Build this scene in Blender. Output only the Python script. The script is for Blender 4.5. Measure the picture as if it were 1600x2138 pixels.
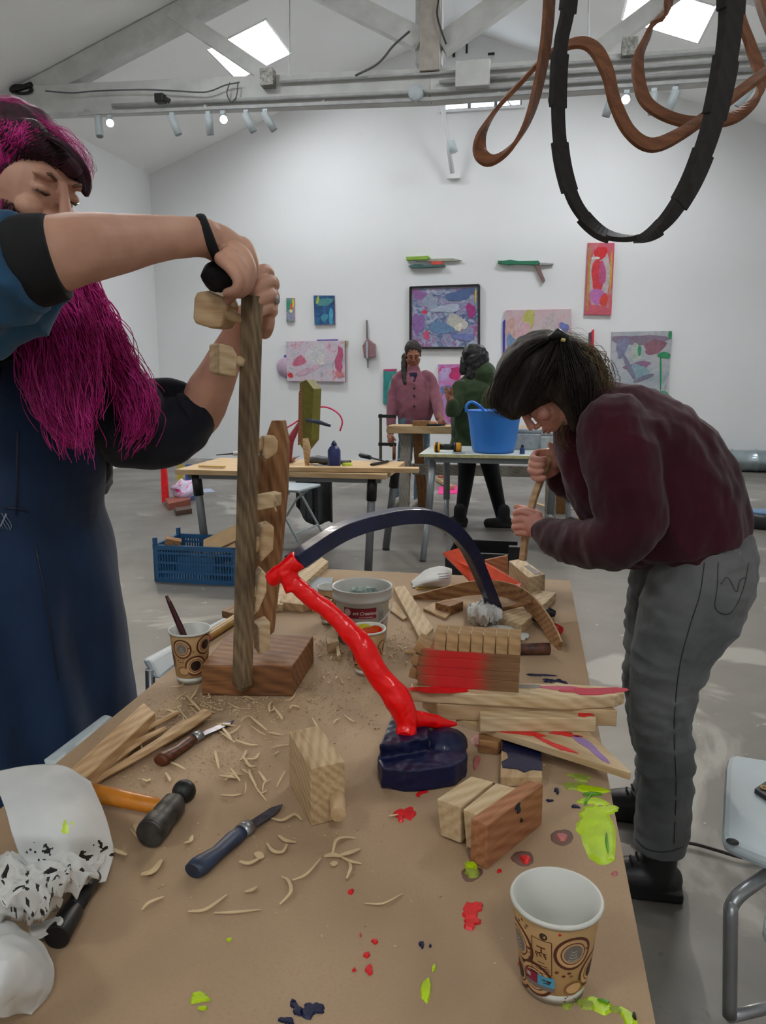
import bpy, bmesh, math, random
import numpy as np
from mathutils import Vector, Matrix, noise
for _o in list(bpy.data.objects): bpy.data.objects.remove(_o)
S = bpy.context.scene
COL = S.collection
rnd = random.Random(7)
# ---------------------------------------------------------------- camera
FPX, PITCH, YAW, CAMZ = 1606.0, math.radians(10.0), math.radians(10.7), 1.35
CAM = Vector((0, 0, CAMZ))
_h = Vector((-math.sin(YAW), math.cos(YAW), 0)); _z = Vector((0, 0, 1))
CR = Vector((math.cos(YAW), math.sin(YAW), 0))
CF = _h * math.cos(PITCH) - _z * math.sin(PITCH)
CU = _h * math.sin(PITCH) + _z * math.cos(PITCH)
cd = bpy.data.cameras.new('camera'); cam = bpy.data.objects.new('camera', cd); COL.objects.link(cam)
cam.matrix_world = Matrix(((CR.x, CU.x, -CF.x, 0), (CR.y, CU.y, -CF.y, 0), (CR.z, CU.z, -CF.z, CAMZ), (0, 0, 0, 1)))
cd.sensor_fit = 'VERTICAL'; cd.sensor_height = 36.0; cd.sensor_width = 27.0
cd.lens = FPX / 2138 * 36.0; cd.clip_start = 0.05; cd.clip_end = 100
S.camera = cam
# ---------------------------------------------------------------- light and exposure
S.view_settings.view_transform = 'Standard'; S.view_settings.look = 'None'
S.view_settings.gamma = 1.0; S.view_settings.use_curve_mapping = False
S.view_settings.exposure = 0.08
W = bpy.data.worlds.new('world'); S.world = W; W.use_nodes = True
W.node_tree.nodes['Background'].inputs[0].default_value = (0.78, 0.88, 1.0, 1)
W.node_tree.nodes['Background'].inputs[1].default_value = 1.5
SKY_PANE = 33.0       # brightness of the roof window panes, the added rear pair included
SPOT_W = 150.0         # watts of the lit track lamps
# no lamps stand behind the camera; roof windows are built with the roof
# ---------------------------------------------------------------- measuring helpers
def ray(x, y): return CF + CR * ((x - 800) / FPX) - CU * ((y - 1069) / FPX)
def atz(x, y, z):
    r = ray(x, y); return CAM + r * ((z - CAMZ) / r.z)
def aty(x, y, Y):
    r = ray(x, y); return CAM + r * (Y / r.y)
def ppm(P): return FPX / (Vector(P) - CAM).dot(CF)       # pixels per metre at a point
T = 0.76              # height of the paper covered table
# ---------------------------------------------------------------- tags
def tag(o, label=None, cat=None, group=None, kind=None):
    if label: o['label'] = label
    if cat: o['category'] = cat
    if group: o['group'] = group
    if kind: o['kind'] = kind
    return o
def empty(name, loc, label=None, cat=None, group=None, kind=None, rz=0):
    o = bpy.data.objects.new(name, None); COL.objects.link(o); o.location = loc; o.rotation_euler = (0, 0, rz)
    o.empty_display_size = 0.05
    return tag(o, label, cat, group, kind)
def adopt(o, parent):
    if parent is not None:
        o.parent = parent
        o.matrix_parent_inverse = Matrix.Translation(-rootloc(parent))
def rootloc(p):
    if p.parent is None: return Vector(p.location)
    return Vector(p.location)
def copy_tree(o, parent=None):
    c = o.copy(); COL.objects.link(c); c.parent = parent
    if parent is not None: c.matrix_parent_inverse = o.matrix_parent_inverse.copy()
    for ch in list(o.children): copy_tree(ch, c)
    return c
# ---------------------------------------------------------------- mesh builder (world coordinates)
class MB:
    def __init__(s): s.v = []; s.f = []; s.m = []; s.sm = []
    def add(s, vs, fs, mi=0, smooth=False):
        b = len(s.v); s.v += [Vector(v) for v in vs]
        for f in fs: s.f.append([b + i for i in f]); s.m.append(mi); s.sm.append(smooth)
        return s
    def box(s, c, d, M=None, mi=0):
        c = Vector(c); x, y, z = d[0] / 2, d[1] / 2, d[2] / 2
        vs = [Vector((sx * x, sy * y, sz * z)) for sz in (-1, 1) for sy in (-1, 1) for sx in (-1, 1)]
        if M is not None: vs = [M @ v for v in vs]
        vs = [v + c for v in vs]
        return s.add(vs, [(0, 2, 3, 1), (4, 5, 7, 6), (0, 1, 5, 4), (2, 6, 7, 3), (0, 4, 6, 2), (1, 3, 7, 5)], mi)
    def box2(s, a, b, mi=0):
        a = Vector(a); b = Vector(b); return s.box((a + b) / 2, [abs(q) for q in (b - a)], None, mi)
    def prism(s, top, bot, mi=0, mcap=None):
        n = len(top); fs = [(i, (i + 1) % n, n + (i + 1) % n, n + i) for i in range(n)]
        vs = list(bot) + list(top)
        s.add(vs, fs, mi)
        b = len(s.v) - 2 * n
        s.f.append([b + n + i for i in range(n)]); s.m.append(mi if mcap is None else mcap); s.sm.append(False)
        s.f.append([b + n - 1 - i for i in range(n)]); s.m.append(mi); s.sm.append(False)
        return s
    def loft(s, rings, mi=0, smooth=True, cap=True, closed=False):
        n = len(rings[0]); b = len(s.v)
        for r in rings: s.v += [Vector(p) for p in r]
        k = len(rings)
        for j in range(k if closed else k - 1):
            j2 = (j + 1) % k
            for i in range(n):
                s.f.append([b + j * n + i, b + j * n + (i + 1) % n, b + j2 * n + (i + 1) % n, b + j2 * n + i]); s.m.append(mi); s.sm.append(smooth)
        if cap and not closed:
            s.f.append([b + n - 1 - i for i in range(n)]); s.m.append(mi); s.sm.append(False)
            s.f.append([b + (k - 1) * n + i for i in range(n)]); s.m.append(mi); s.sm.append(False)
        return s
    def tube(s, pts, r, seg=10, mi=0, side=None, flat=1.0, smooth=True, cap=True, square=False):
        """r: number or list; side: reference direction of the second radius; flat: second radius factor (or list)"""
        pts = [Vector(p) for p in pts]; n = len(pts)
        rr = r if isinstance(r, (list, tuple)) else [r] * n
        ff = flat if isinstance(flat, (list, tuple)) else [flat] * n
        rings = []; prev = None
        for i in range(n):
            t = (pts[min(i + 1, n - 1)] - pts[max(i - 1, 0)])
            t = t.normalized() if t.length > 1e-9 else Vector((0, 0, 1))
            if side is not None:
                sd = side[i] if isinstance(side, list) else side
                bvec = Vector(sd) - t * t.dot(Vector(sd)); bvec.normalize()
            elif prev is None:
                a = Vector((0, 0, 1)) if abs(t.z) < 0.9 else Vector((1, 0, 0)); bvec = t.cross(a).normalized()
            else:
                bvec = (prev - t * t.dot(prev)).normalized()
            prev = bvec; a = bvec.cross(t).normalized()
            if square:
                q = [(1, 1), (-1, 1), (-1, -1), (1, -1)]
                rings.append([pts[i] + a * (rr[i] * u) + bvec * (rr[i] * ff[i] * w) for u, w in q])
            else:
                rings.append([pts[i] + a * (rr[i] * math.cos(2 * math.pi * k / seg)) + bvec * (rr[i] * ff[i] * math.sin(2 * math.pi * k / seg)) for k in range(seg)])
        return s.loft(rings, mi, smooth and not square, cap)
    def lathe(s, c, prof, seg=32, mi=0, smooth=True, cap=False, M=None):
        c = Vector(c); rings = []
        for r, z in prof:
            ring = [Vector((r * math.cos(2 * math.pi * k / seg), r * math.sin(2 * math.pi * k / seg), z)) for k in range(seg)]
            if M is not None: ring = [M @ v for v in ring]
            rings.append([c + v for v in ring])
        return s.loft(rings, mi, smooth, cap)
    def ball(s, c, r, seg=16, rings=10, mi=0, M=None):
        r = r if isinstance(r, (tuple, list, Vector)) else (r, r, r); c = Vector(c); R = []
        for j in range(rings + 1):
            a = -math.pi / 2 + math.pi * (j / rings); cr = max(math.cos(a), 0.02)
            ring = [Vector((r[0] * cr * math.cos(2 * math.pi * k / seg), r[1] * cr * math.sin(2 * math.pi * k / seg), r[2] * math.sin(a))) for k in range(seg)]
            if M is not None: ring = [M @ v for v in ring]
            R.append([c + v for v in ring])
        return s.loft(R, mi, True, True)
    def build(s, name, mats, parent=None, origin=None, bevel=0, frame=None, subsurf=0, wob=0):
        """parent: the thing it is a part of. frame: 3x3 axes so that the object's x runs along the grain"""
        if not isinstance(mats, (list, tuple)): mats = [mats]
        if wob: 
            for v in s.v: v += noise.noise_vector(v * 23) * wob
        if origin is None:
            xs = [v.x for v in s.v]; ys = [v.y for v in s.v]; zs = [v.z for v in s.v]
            origin = Vector(((min(xs) + max(xs)) / 2, (min(ys) + max(ys)) / 2, min(zs)))
        origin = Vector(origin)
        Rm = Matrix.Identity(3) if frame is None else frame
        inv = Rm.transposed()
        me = bpy.data.meshes.new(name)
        me.from_pydata([inv @ (v - origin) for v in s.v], [], s.f)
        for m in mats: me.materials.append(m)
        me.polygons.foreach_set('material_index', s.m); me.polygons.foreach_set('use_smooth', s.sm)
        me.update()
        bm = bmesh.new(); bm.from_mesh(me); bmesh.ops.recalc_face_normals(bm, faces=bm.faces); bm.to_mesh(me); bm.free()
        o = bpy.data.objects.new(name, me); COL.objects.link(o)
        o.matrix_world = Matrix.Translation(origin) @ Rm.to_4x4()
        if parent is not None: adopt_to(o, parent)
        if bevel:
            b = o.modifiers.new('bevel', 'BEVEL'); b.width = bevel; b.segments = 2; b.limit_method = 'ANGLE'; b.angle_limit = math.radians(40)
        if subsurf:
            b = o.modifiers.new('sub', 'SUBSURF'); b.levels = b.render_levels = subsurf
        return o
def wm(o):
    """world matrix without waiting for the dependency graph"""
    m = o.matrix_basis.copy()
    return wm(o.parent) @ o.matrix_parent_inverse @ m if o.parent else m
def adopt_to(o, parent):
    o.parent = parent; o.matrix_parent_inverse = wm(parent).inverted()
def framex(d, up=(0, 0, 1)):
    """axes matrix with local x along d"""
    x = Vector(d).normalized(); u = Vector(up)
    if abs(x.dot(u)) > 0.98: u = Vector((0, 1, 0))
    y = u.cross(x).normalized(); z = x.cross(y)
    return Matrix((x, y, z)).transposed()
def board(name, A, B, w, t, m, parent=None, up=(0, 0, 1), bevel=0.0015, w2=None, t2=None):
    """plank between the centres A and B, width w, thickness t (w2,t2 at B)"""
    A = Vector(A); B = Vector(B); F = framex(B - A, up); y = F @ Vector((0, 1, 0)); z = F @ Vector((0, 0, 1))
    w2 = w if w2 is None else w2; t2 = t if t2 is None else t2; mb = MB()
    ring = lambda P, w, t: [P + y * w / 2 + z * t / 2, P - y * w / 2 + z * t / 2, P - y * w / 2 - z * t / 2, P + y * w / 2 - z * t / 2]
    mb.loft([ring(A, w, t), ring(B, w2, t2)], 0, False)
    return mb.build(name, m, parent, frame=F, bevel=bevel, origin=(A + B) / 2 - z * 0)
def slab(name, px, ztop, zbot, m, parent=None, bevel=0.0015, grain=None, shrink=None, mcap=None):
    """block standing on the table: its top outline measured in the photograph on the plane ztop"""
    top = [atz(x, y, ztop) for x, y in px]
    return slabw(name, top, zbot, m, parent, bevel, grain, shrink, mcap)
def slabw(name, top, zbot, m, parent=None, bevel=0.0015, grain=None, shrink=None, mcap=None):
    top = [Vector(p) for p in top]
    c = sum(top, Vector()) / len(top)
    bot = [Vector((p.x, p.y, zbot)) for p in top]
    if shrink: bot = [Vector((c.x + (p.x - c.x) * shrink, c.y + (p.y - c.y) * shrink, zbot)) for p in top]
    if grain is None:
        e = max(((top[(i + 1) % len(top)] - top[i]) for i in range(len(top))), key=lambda q: q.length)
    else: e = top[grain[1]] - top[grain[0]]
    e = Vector((e.x, e.y, 0)); mb = MB().prism(top, bot, 0, mcap)
    return mb.build(name, m, parent, frame=framex(e), bevel=bevel)
def smoothpath(pts, n=8):
    """Catmull-Rom through points (tuples of any length)"""
    P = [np.array(p, float) for p in pts]; P = [2 * P[0] - P[1]] + P + [2 * P[-1] - P[-2]]; out = []
    for i in range(1, len(P) - 2):
        for k in range(n):
            t = k / n; a, b, c, d = P[i - 1], P[i], P[i + 1], P[i + 2]
            out.append(0.5 * (2 * b + (c - a) * t + (2 * a - 5 * b + 4 * c - d) * t * t + (3 * b - a - 3 * c + d) * t ** 3))
    out.append(P[-2]); return out
def blobpts(n, rx, ry, jag, seed, rot=0):
    r = random.Random(seed); ph = [r.uniform(0, 6.28) for _ in range(5)]; out = []
    for i in range(n):
        a = 2 * math.pi * i / n
        k = 1 + jag * (math.sin(2 * a + ph[0]) * .3 + math.sin(3 * a + ph[1]) * .25 + math.sin(5 * a + ph[2]) * .12 + math.sin(9 * a + ph[3]) * .08 + r.uniform(-.12, .12))
        x, y = rx * k * math.cos(a), ry * k * math.sin(a)
        out.append((x * math.cos(rot) - y * math.sin(rot), x * math.sin(rot) + y * math.cos(rot)))
    return out
# ---------------------------------------------------------------- voxel union -> one continuous surface
def vox(name, mb, size, mats, parent=None, smooth=3, disp=None, origin=None, keep=None):
    me = bpy.data.meshes.new('tmp'); me.from_pydata(mb.v, [], mb.f); me.update()
    bm = bmesh.new(); bm.from_mesh(me); bmesh.ops.recalc_face_normals(bm, faces=bm.faces); bm.to_mesh(me); bm.free()
    o = bpy.data.objects.new('tmp', me); COL.objects.link(o)
    r = o.modifiers.new('r', 'REMESH'); r.mode = 'VOXEL'; r.voxel_size = size; r.use_smooth_shade = True
    if smooth:
        q = o.modifiers.new('s', 'SMOOTH'); q.factor = 0.5; q.iterations = smooth
    dg = bpy.context.evaluated_depsgraph_get(); ev = o.evaluated_get(dg)
    nm = bpy.data.meshes.new_from_object(ev); bpy.data.objects.remove(o)
    n = len(nm.vertices); co = np.empty(n * 3, np.float32); nm.vertices.foreach_get('co', co); co = co.reshape(-1, 3)
    if disp is not None:
        no = np.empty(n * 3, np.float32); nm.vertices.foreach_get('normal', no); no = no.reshape(-1, 3)
        d = np.array([disp(Vector(c), Vector(k)) for c, k in zip(co, no)], np.float32)
        co = co + no * d[:, None]
    if keep is not None:
        pass
    if origin is None: origin = Vector(((co[:, 0].min() + co[:, 0].max()) / 2, (co[:, 1].min() + co[:, 1].max()) / 2, co[:, 2].min()))
    origin = Vector(origin); co = co - np.array(origin, np.float32)
    nm.vertices.foreach_set('co', co.ravel().astype(np.float32))
    nm.materials.clear()
    for m in (mats if isinstance(mats, (list, tuple)) else [mats]): nm.materials.append(m)
    nm.polygons.foreach_set('use_smooth', [True] * len(nm.polygons)); nm.update()
    ob = bpy.data.objects.new(name, nm); nm.name = name; COL.objects.link(ob); ob.location = origin
    if parent is not None: adopt_to(ob, parent)
    return ob
def paint_faces(o, fn):
    """give faces a material slot by world position and normal"""
    me = o.data; M = wm(o); n = len(me.polygons); idx = [0] * n
    for i, p in enumerate(me.polygons): idx[i] = fn(M @ p.center, p.normal)
    me.polygons.foreach_set('material_index', idx)
# ---------------------------------------------------------------- materials
def srgb(c):
    if isinstance(c, str): c = tuple(int(c[i:i + 2], 16) for i in (0, 2, 4))
    return tuple(((v / 255) / 12.92 if v / 255 <= 0.04045 else ((v / 255 + 0.055) / 1.055) ** 2.4) for v in c) + (1,)
class NT:
    def __init__(s, name):
        s.m = bpy.data.materials.new(name); s.m.use_nodes = True; s.t = s.m.node_tree; s.b = s.t.nodes['Principled BSDF']
    def n(s, typ, **k):
        x = s.t.nodes.new(typ)
        for a, v in k.items():
            if a.startswith('i_'):
                key = a[2:]; x.inputs[int(key) if key.isdigit() else key.replace('_', ' ')].default_value = v
            else: setattr(x, a, v)
        return x
    def l(s, a, b): s.t.links.new(a, b)
    def coord(s, scale=(1, 1, 1), rot=(0, 0, 0), kind='Object'):
        tc = s.n('ShaderNodeTexCoord'); mp = s.n('ShaderNodeMapping'); mp.inputs['Scale'].default_value = scale; mp.inputs['Rotation'].default_value = rot
        s.l(tc.outputs[kind], mp.inputs[0]); return mp.outputs[0]
    def noise(s, vec, scale, detail=4, dist=0, rough=.5):
        x = s.n('ShaderNodeTexNoise'); x.inputs['Scale'].default_value = scale; x.inputs['Detail'].default_value = detail; x.inputs['Distortion'].default_value = dist; x.inputs['Roughness'].default_value = rough
        if vec is not None: s.l(vec, x.inputs['Vector'])
        return x.outputs['Fac']
    def ramp(s, fac, stops, interp='LINEAR'):
        r = s.n('ShaderNodeValToRGB'); e = r.color_ramp.elements; r.color_ramp.interpolation = interp
        while len(e) < len(stops): e.new(0.5)
        for q, (p, c) in zip(e, stops): q.position = p; q.color = c if isinstance(c, tuple) and len(c) == 4 else srgb(c)
        s.l(fac, r.inputs[0]); return r.outputs[0]
    def mix(s, fac, a, b, mode='MIX'):
        x = s.n('ShaderNodeMix'); x.data_type = 'RGBA'; x.blend_type = mode
        for inp, v in ((x.inputs[0], fac), (x.inputs[6], a), (x.inputs[7], b)):
            if hasattr(v, 'links') or hasattr(v, 'is_linked'): s.l(v, inp)
            else: inp.default_value = v
        return x.outputs[2]
    def bump(s, h, strength, dist=0.002):
        x = s.n('ShaderNodeBump'); x.inputs['Strength'].default_value = strength; x.inputs['Distance'].default_value = dist
        s.l(h, x.inputs['Height']); s.l(x.outputs[0], s.b.inputs['Normal'])
    def base(s, c):
        if isinstance(c, tuple): s.b.inputs['Base Color'].default_value = c
        else: s.l(c, s.b.inputs['Base Color'])
    def fin(s, rough=.6, metal=0, spec=None, coat=0):
        s.b.inputs['Roughness'].default_value = rough; s.b.inputs['Metallic'].default_value = metal
        if spec is not None: s.b.inputs['Specular IOR Level'].default_value = spec
        if coat: s.b.inputs['Coat Weight'].default_value = coat; s.b.inputs['Coat Roughness'].default_value = .08
        return s.m
def plain(name, c, rough=.6, metal=0, var=.12, vscale=12, bump=0, bscale=120, spec=None, coat=0, sss=0):
    t = NT(name); col = srgb(c); v = t.coord()
    d = tuple(max(0, x * (1 - var)) for x in col[:3]) + (1,); u = tuple(min(1, x * (1 + var * .6)) for x in col[:3]) + (1,)
    t.base(t.ramp(t.noise(v, vscale, 5), [(.35, d), (.65, u)]))
    if bump: t.bump(t.noise(v, bscale, 4), bump)
    if sss:
        t.b.inputs['Subsurface Weight'].default_value = sss; t.b.inputs['Subsurface Radius'].default_value = (.012, .005, .003); t.b.inputs['Subsurface Scale'].default_value = 1
    return t.fin(rough, metal, spec, coat)
def wood(name, light, dark, scale=1.0, rough=.6, rings=22, worn=0, spots=None):
    """grain along local x"""
    t = NT(name); v = t.coord((1.2 * scale, 14 * scale, 14 * scale))
    w = t.n('ShaderNodeTexWave'); w.wave_type = 'BANDS'; w.bands_direction = 'DIAGONAL'
    v2 = t.coord((.35, 1, 1)); t.l(v2, w.inputs['Vector']); w.inputs['Scale'].default_value = rings * scale; w.inputs['Distortion'].default_value = 2.2; w.inputs['Detail'].default_value = 2; w.inputs['Detail Scale'].default_value = 1.2
    g = t.noise(v, 9, 6, .6)
    m = t.n('ShaderNodeMath', operation='MULTIPLY_ADD'); t.l(w.outputs['Fac'], m.inputs[0]); m.inputs[1].default_value = .3; t.l(g, m.inputs[2])
    c = t.ramp(m.outputs[0], [(.38, light), (1.05, dark)])
    if worn:
        c = t.mix(t.ramp(t.noise(t.coord(), 7, 6, .4), [(.45, (0, 0, 0, 1)), (.7, (worn, worn, worn, 1))]), c, srgb(spots or '3a3028'))
    t.base(c); t.bump(m.outputs[0], .15, .0006)
    return t.fin(rough, 0, .3)
def dabs(name, stops, scale=6, rough=.5, dist=1.6, second=None):
    """loose brushed paint: warped noise through a many colour ramp"""
    t = NT(name); v = t.coord(); c = t.ramp(t.noise(v, scale, 7, dist, .6), stops)
    if second: c = t.mix(t.ramp(t.noise(v, scale * 2.3, 5, dist), [(.52, (0, 0, 0, 1)), (.62, (.85, .85, .85, 1))]), c, srgb(second))
    t.base(c); t.bump(t.noise(v, scale * 9, 4, 1), .3, .003)
    return t.fin(rough)
M = {}
M['wall'] = plain('wall_paint', 'e4e4e4', .75, var=.015, vscale=1.2)
M['ceil'] = plain('ceiling_paint', 'f6f6f4', .8, var=.03, vscale=.8)
M['beam'] = plain('white_painted_timber', 'c6c6c2', .7, var=.12, vscale=5, bump=.2, bscale=40)
M['conduit'] = plain('grey_conduit', 'a9aaa8', .5, var=.1)
M['black'] = plain('black_plastic', '101012', .45, var=.3)
M['blackmatt'] = plain('black_cloth', '0b0b0d', .9, var=.3, bump=.3, bscale=200)
M['white_plastic'] = plain('white_plastic', 'b9c3c6', .4, var=.03)
M['steel'] = plain('steel_tube', '9c9ea0', .35, .8, var=.08)
M['greymetal'] = plain('grey_painted_steel', '74787b', .45, .2, var=.06)
M['pine'] = wood('pine', 'cbad86', 'a6865e')
M['pine2'] = wood('pale_pine', 'd2bb96', 'b0926a', rings=34)
M['pinebig'] = wood('ringed_pine', 'ceb48c', 'a4845c', rings=46)
M['oak'] = wood('brown_wood', 'a57a50', '6d4528', rings=30)
M['redwood'] = wood('reddish_wood', 'b07a56', '85502f', rings=40)
M['old'] = wood('weathered_dark_wood', '927c5e', '5a4a38', rings=40, worn=.5, spots='2c221a')
M['block'] = wood('oiled_timber_block', '9c6b42', '613a20', rings=26, worn=.55, spots='33251c')
M['ply'] = wood('plywood', 'c9b08c', 'b09268', rings=10)
M['walnut'] = wood('walnut_handle', '6b3a24', '40200f', rings=40, rough=.4)
M['whitepaper'] = plain('white_paper', 'd4d4d0', .8, var=.05, bump=.25, bscale=60)
M['tissue'] = plain('crumpled_tissue', 'cfcec8', .85, var=.06, bump=.3, bscale=120)
M['red'] = plain('wet_red_paint', 'ec0205', .3, var=.04, coat=.15, spec=.3, bump=.2, bscale=90)
M['navy'] = plain('wet_navy_paint', '0d143a', .42, var=.25, coat=.12, spec=.35, bump=.5, bscale=80)
M['lime'] = plain('lime_paint', 'b4d400', .35, var=.15, vscale=30, bump=.3, bscale=120)
M['redp'] = plain('red_paint_smear', 'd8181c', .3, var=.2, vscale=60, bump=.4, bscale=200)
# ================================================================ the room
XL, XR, YF, YB, ZE, XM, ZR = -6.03, 3.65, -4.5, 12.0, 4.5, -1.19, 6.25
SL = (ZR - ZE) / (XM - XL)
def roofz(x): return ZE + (x - XL) * SL if x < XM else ZE + (XR - x) * SL
t = NT('polished_concrete'); v = t.coord()
a = t.ramp(t.noise(v, .5, 8, .8, .6), [(.28, '5d5952'), (.5, '746f68'), (.72, '8b877d')])
pale = t.ramp(t.noise(v, .9, 6, 1.2), [(.6, (0, 0, 0, 1)), (.64, (.55, .55, .55, 1))])
c = t.mix(pale, a, srgb('b0aca2'))
sp = t.ramp(t.noise(v, 14, 4), [(.70, (0, 0, 0, 1)), (.74, (.6, .6, .6, 1))]); c = t.mix(sp, c, srgb('cfccc4'))
dk = t.ramp(t.noise(v, 22, 3, .5), [(.25, (.5, .5, .5, 1)), (.3, (0, 0, 0, 1))]); c = t.mix(dk, c, srgb('5a554f'))
t.base(c); t.bump(t.noise(v, 60, 4), .08); M['floor'] = t.fin(.38, 0, .4)
rr_ = t.ramp(t.noise(v, 1.4, 5), [(.3, (.28, .28, .28, 1)), (.7, (.55, .55, .55, 1))]); t.l(rr_, t.b.inputs['Roughness'])
def struct(name, mb, m, parent=None, **k): return tag(mb.build(name, m, parent, **k), kind='structure')
struct('floor', MB().box2((XL - .2, YF - .2, -.2), (XR + .2, YB + .2, 0)), M['floor'])
struct('wall_left', MB().box2((XL - .2, YF, 0), (XL, YB, ZE + .1)), M['wall'])
struct('wall_right', MB().box2((XR, YF, 0), (XR + .2, YB, ZE + .1)), M['wall'])
# gable walls; the back one has the window opening behind the tie beam
WX0, WX1, WZ0, WZ1 = -1.37, -.25, 5.17, 5.66
def gable(name, y0, y1, hole):
    mb = MB()
    def pris(poly): mb.prism([Vector((x, y1, z)) for x, z in poly], [Vector((x, y0, z)) for x, z in poly])
    if not hole: pris([(XL, 0), (XR, 0), (XR, ZE), (XM, ZR + .02), (XL, ZE)])
    else:
        pris([(XL, 0), (XR, 0), (XR, ZE), (XL, ZE)]); pris([(XL, ZE), (WX0, ZE), (WX0, roofz(WX0)), ])
        pris([(WX1, ZE), (XR, ZE), (WX1, roofz(WX1))]); pris([(WX0, ZE), (WX1, ZE), (WX1, WZ0), (WX0, WZ0)])
        pris([(WX0, WZ1), (WX1, WZ1), (WX1, roofz(WX1)), (XM, ZR), (WX0, roofz(WX0))])
    return struct(name, mb, M['wall'])
gable('wall_back', YB, YB + .25, True); gable('wall_front', YF - .2, YF, False)
t = NT('daylight_pane'); t.b.inputs['Emission Color'].default_value = (.93, .97, 1, 1); t.b.inputs['Emission Strength'].default_value = SKY_PANE; t.base((1, 1, 1, 1)); M['sky'] = t.fin(.2)
t = NT('daylight_pane_small'); t.base((1, 1, 1, 1)); t.b.inputs['Emission Color'].default_value = (.75, .87, 1, 1); t.b.inputs['Emission Strength'].default_value = 2.6; M['sky2'] = t.fin(.2)
# roof slopes with skylight openings
LEFT = [(-3.98, -3.22, 9.55, 10.55), (-3.98, -3.22, 5.3, 6.3), (-3.98, -3.22, -3.4, -2.4)]  # last opening is behind the camera, added to brighten the foreground
RIGHT = [(.92, 1.8, 9.35, 10.28), (.92, 1.8, 5.1, 6.03), (.92, 1.8, -3.4, -2.4)]  # last one likewise an unseen extra, added for light on the near table
def slope(name, x0, x1, holes):
    xs = sorted({x0, x1, holes[0][0], holes[0][1]}); ys = sorted({YF, YB} | {q for h in holes for q in h[2:]})
    mb = MB(); TH = .16
    for i in range(len(xs) - 1):
        for j in range(len(ys) - 1):
            cx, cy = (xs[i] + xs[i + 1]) / 2, (ys[j] + ys[j + 1]) / 2
            if any(h[0] < cx < h[1] and h[2] < cy < h[3] for h in holes): continue
            q = [(xs[i], ys[j]), (xs[i + 1], ys[j]), (xs[i + 1], ys[j + 1]), (xs[i], ys[j + 1])]
            lo = [Vector((x, y, (ZE + (x - XL) * SL) if x1 <= XM + .01 else (ZE + (XR - x) * SL))) for x, y in q]
            mb.prism([p + Vector((0, 0, TH)) for p in lo], lo)
    return struct(name, mb, M['ceil'])
slope('ceiling', XL, XM, LEFT); slope('ceiling', XM, XR, RIGHT)
wn = 0
for h in LEFT + RIGHT:
    wn += 1; x0, x1, y0, y1 = h; e = .05
    q = [Vector((x, y, roofz(x) + .13)) for x, y in ((x0 - e, y0 - e), (x1 + e, y0 - e), (x1 + e, y1 + e), (x0 - e, y1 + e))]
    w = struct('window_%d' % wn, MB().prism([p + Vector((0, 0, .03)) for p in q], q), M['sky'])
    fr = MB(); k = .03
    q2 = [Vector((x, y, roofz(x) - .004)) for x, y in ((x0, y0), (x1, y0), (x1, y1), (x0, y1))]
    for i in range(4): fr.tube([q2[i] + Vector((0, 0, .06)), q2[(i + 1) % 4] + Vector((0, 0, .06))], .015, square=True, flat=4.0, side=(0, 0, 1))
    fr.build('window_frame', M['wall'], w)
# gable window: three panes and frame
w = struct('window_7', MB().box2((WX0, YB + .1, WZ0), (WX1, YB + .11, WZ1)), M['sky2'])
mb = MB()
for x in (WX0, WX0 + .37, WX0 + .75, WX1): mb.box2((x - .022, YB + .02, WZ0), (x + .022, YB + .09, WZ1))
for z in (WZ0, WZ1): mb.box2((WX0, YB + .02, z - .012), (WX1, YB + .09, z + .012))
mb.build('window_frame', M['greymetal'], w)
mb = MB().box2((WX0 - .05, YB - .06, WZ0 - .05), (WX1 + .05, YB, WZ0 - .02)); mb.build('window_sill', M['wall'], w)
# hairline crack on the left wall
# ---------------------------------------------------------------- roof truss
YT = 8.5
tr = empty('roof_truss', (XM, YT, 4.1), kind='structure')
def beamp(name, a, b, w, d, nm=M['beam'], bev=.008): return board(name, (a[0], YT + a[2], a[1]), (b[0], YT + b[2], b[1]), w, d, nm, tr, up=(0, 0, 1), bevel=bev)
beamp('tie_beam', (XL, 4.42, 0), (-1.1, 4.28, 0), .2, .3); beamp('tie_beam', (-1.1, 4.28, 0), (XR, 4.29, 0), .2, .3)
beamp('rafter', (XL, roofz(XL) - .14, .02), (XM, ZR - .14, .02), .18, .24); beamp('rafter', (XR, roofz(XR) - .14, .02), (XM, ZR - .14, .02), .18, .24)
board('king_post', (-1.1, YT - .13, 4.38), (-1.1, YT - .13, 6.1), .2, .1, plain('beige_timber', 'a8a096', .7), tr, up=(0, 1, 0), bevel=.005)  # front board in a browner tone than the other truss timbers
board('king_post', (-1.13, YT + .04, 4.5), (-1.13, YT + .04, 6.1), .27, .16, M['beam'], tr, up=(0, 1, 0), bevel=.005)
board('strut', (-1.2, YT, 4.72), (-2.9, YT, 5.62), .2, .14, M['beam'], tr, up=(0, 1, 0))
board('strut', (-1.0, YT, 4.66), (.6, YT, 5.6), .2, .14, M['beam'], tr, up=(0, 1, 0))
board('strut', (-2.86, YT - .02, 4.5), (-3.9, YT - .02, 5.2), .15, .12, M['beam'], tr, up=(0, 1, 0))
board('strut', (.55, YT - .02, 4.5), (1.6, YT - .02, 5.2), .15, .12, M['beam'], tr, up=(0, 1, 0))
mb = MB()
for (x, z, hgt) in ((-2.8, 4.42, .16), (.83, 4.45, .16)): mb.box((x, YT - .16, z), (.14, .12, hgt)); 
mb.tube([(-2.84, YT - .2, 4.47), (-2.72, YT - .2, 4.38)], .02)
mb.build('iron_bracket', plain('aged_iron', '8f8d86', .6, .4, var=.5, vscale=40), tr)
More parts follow.
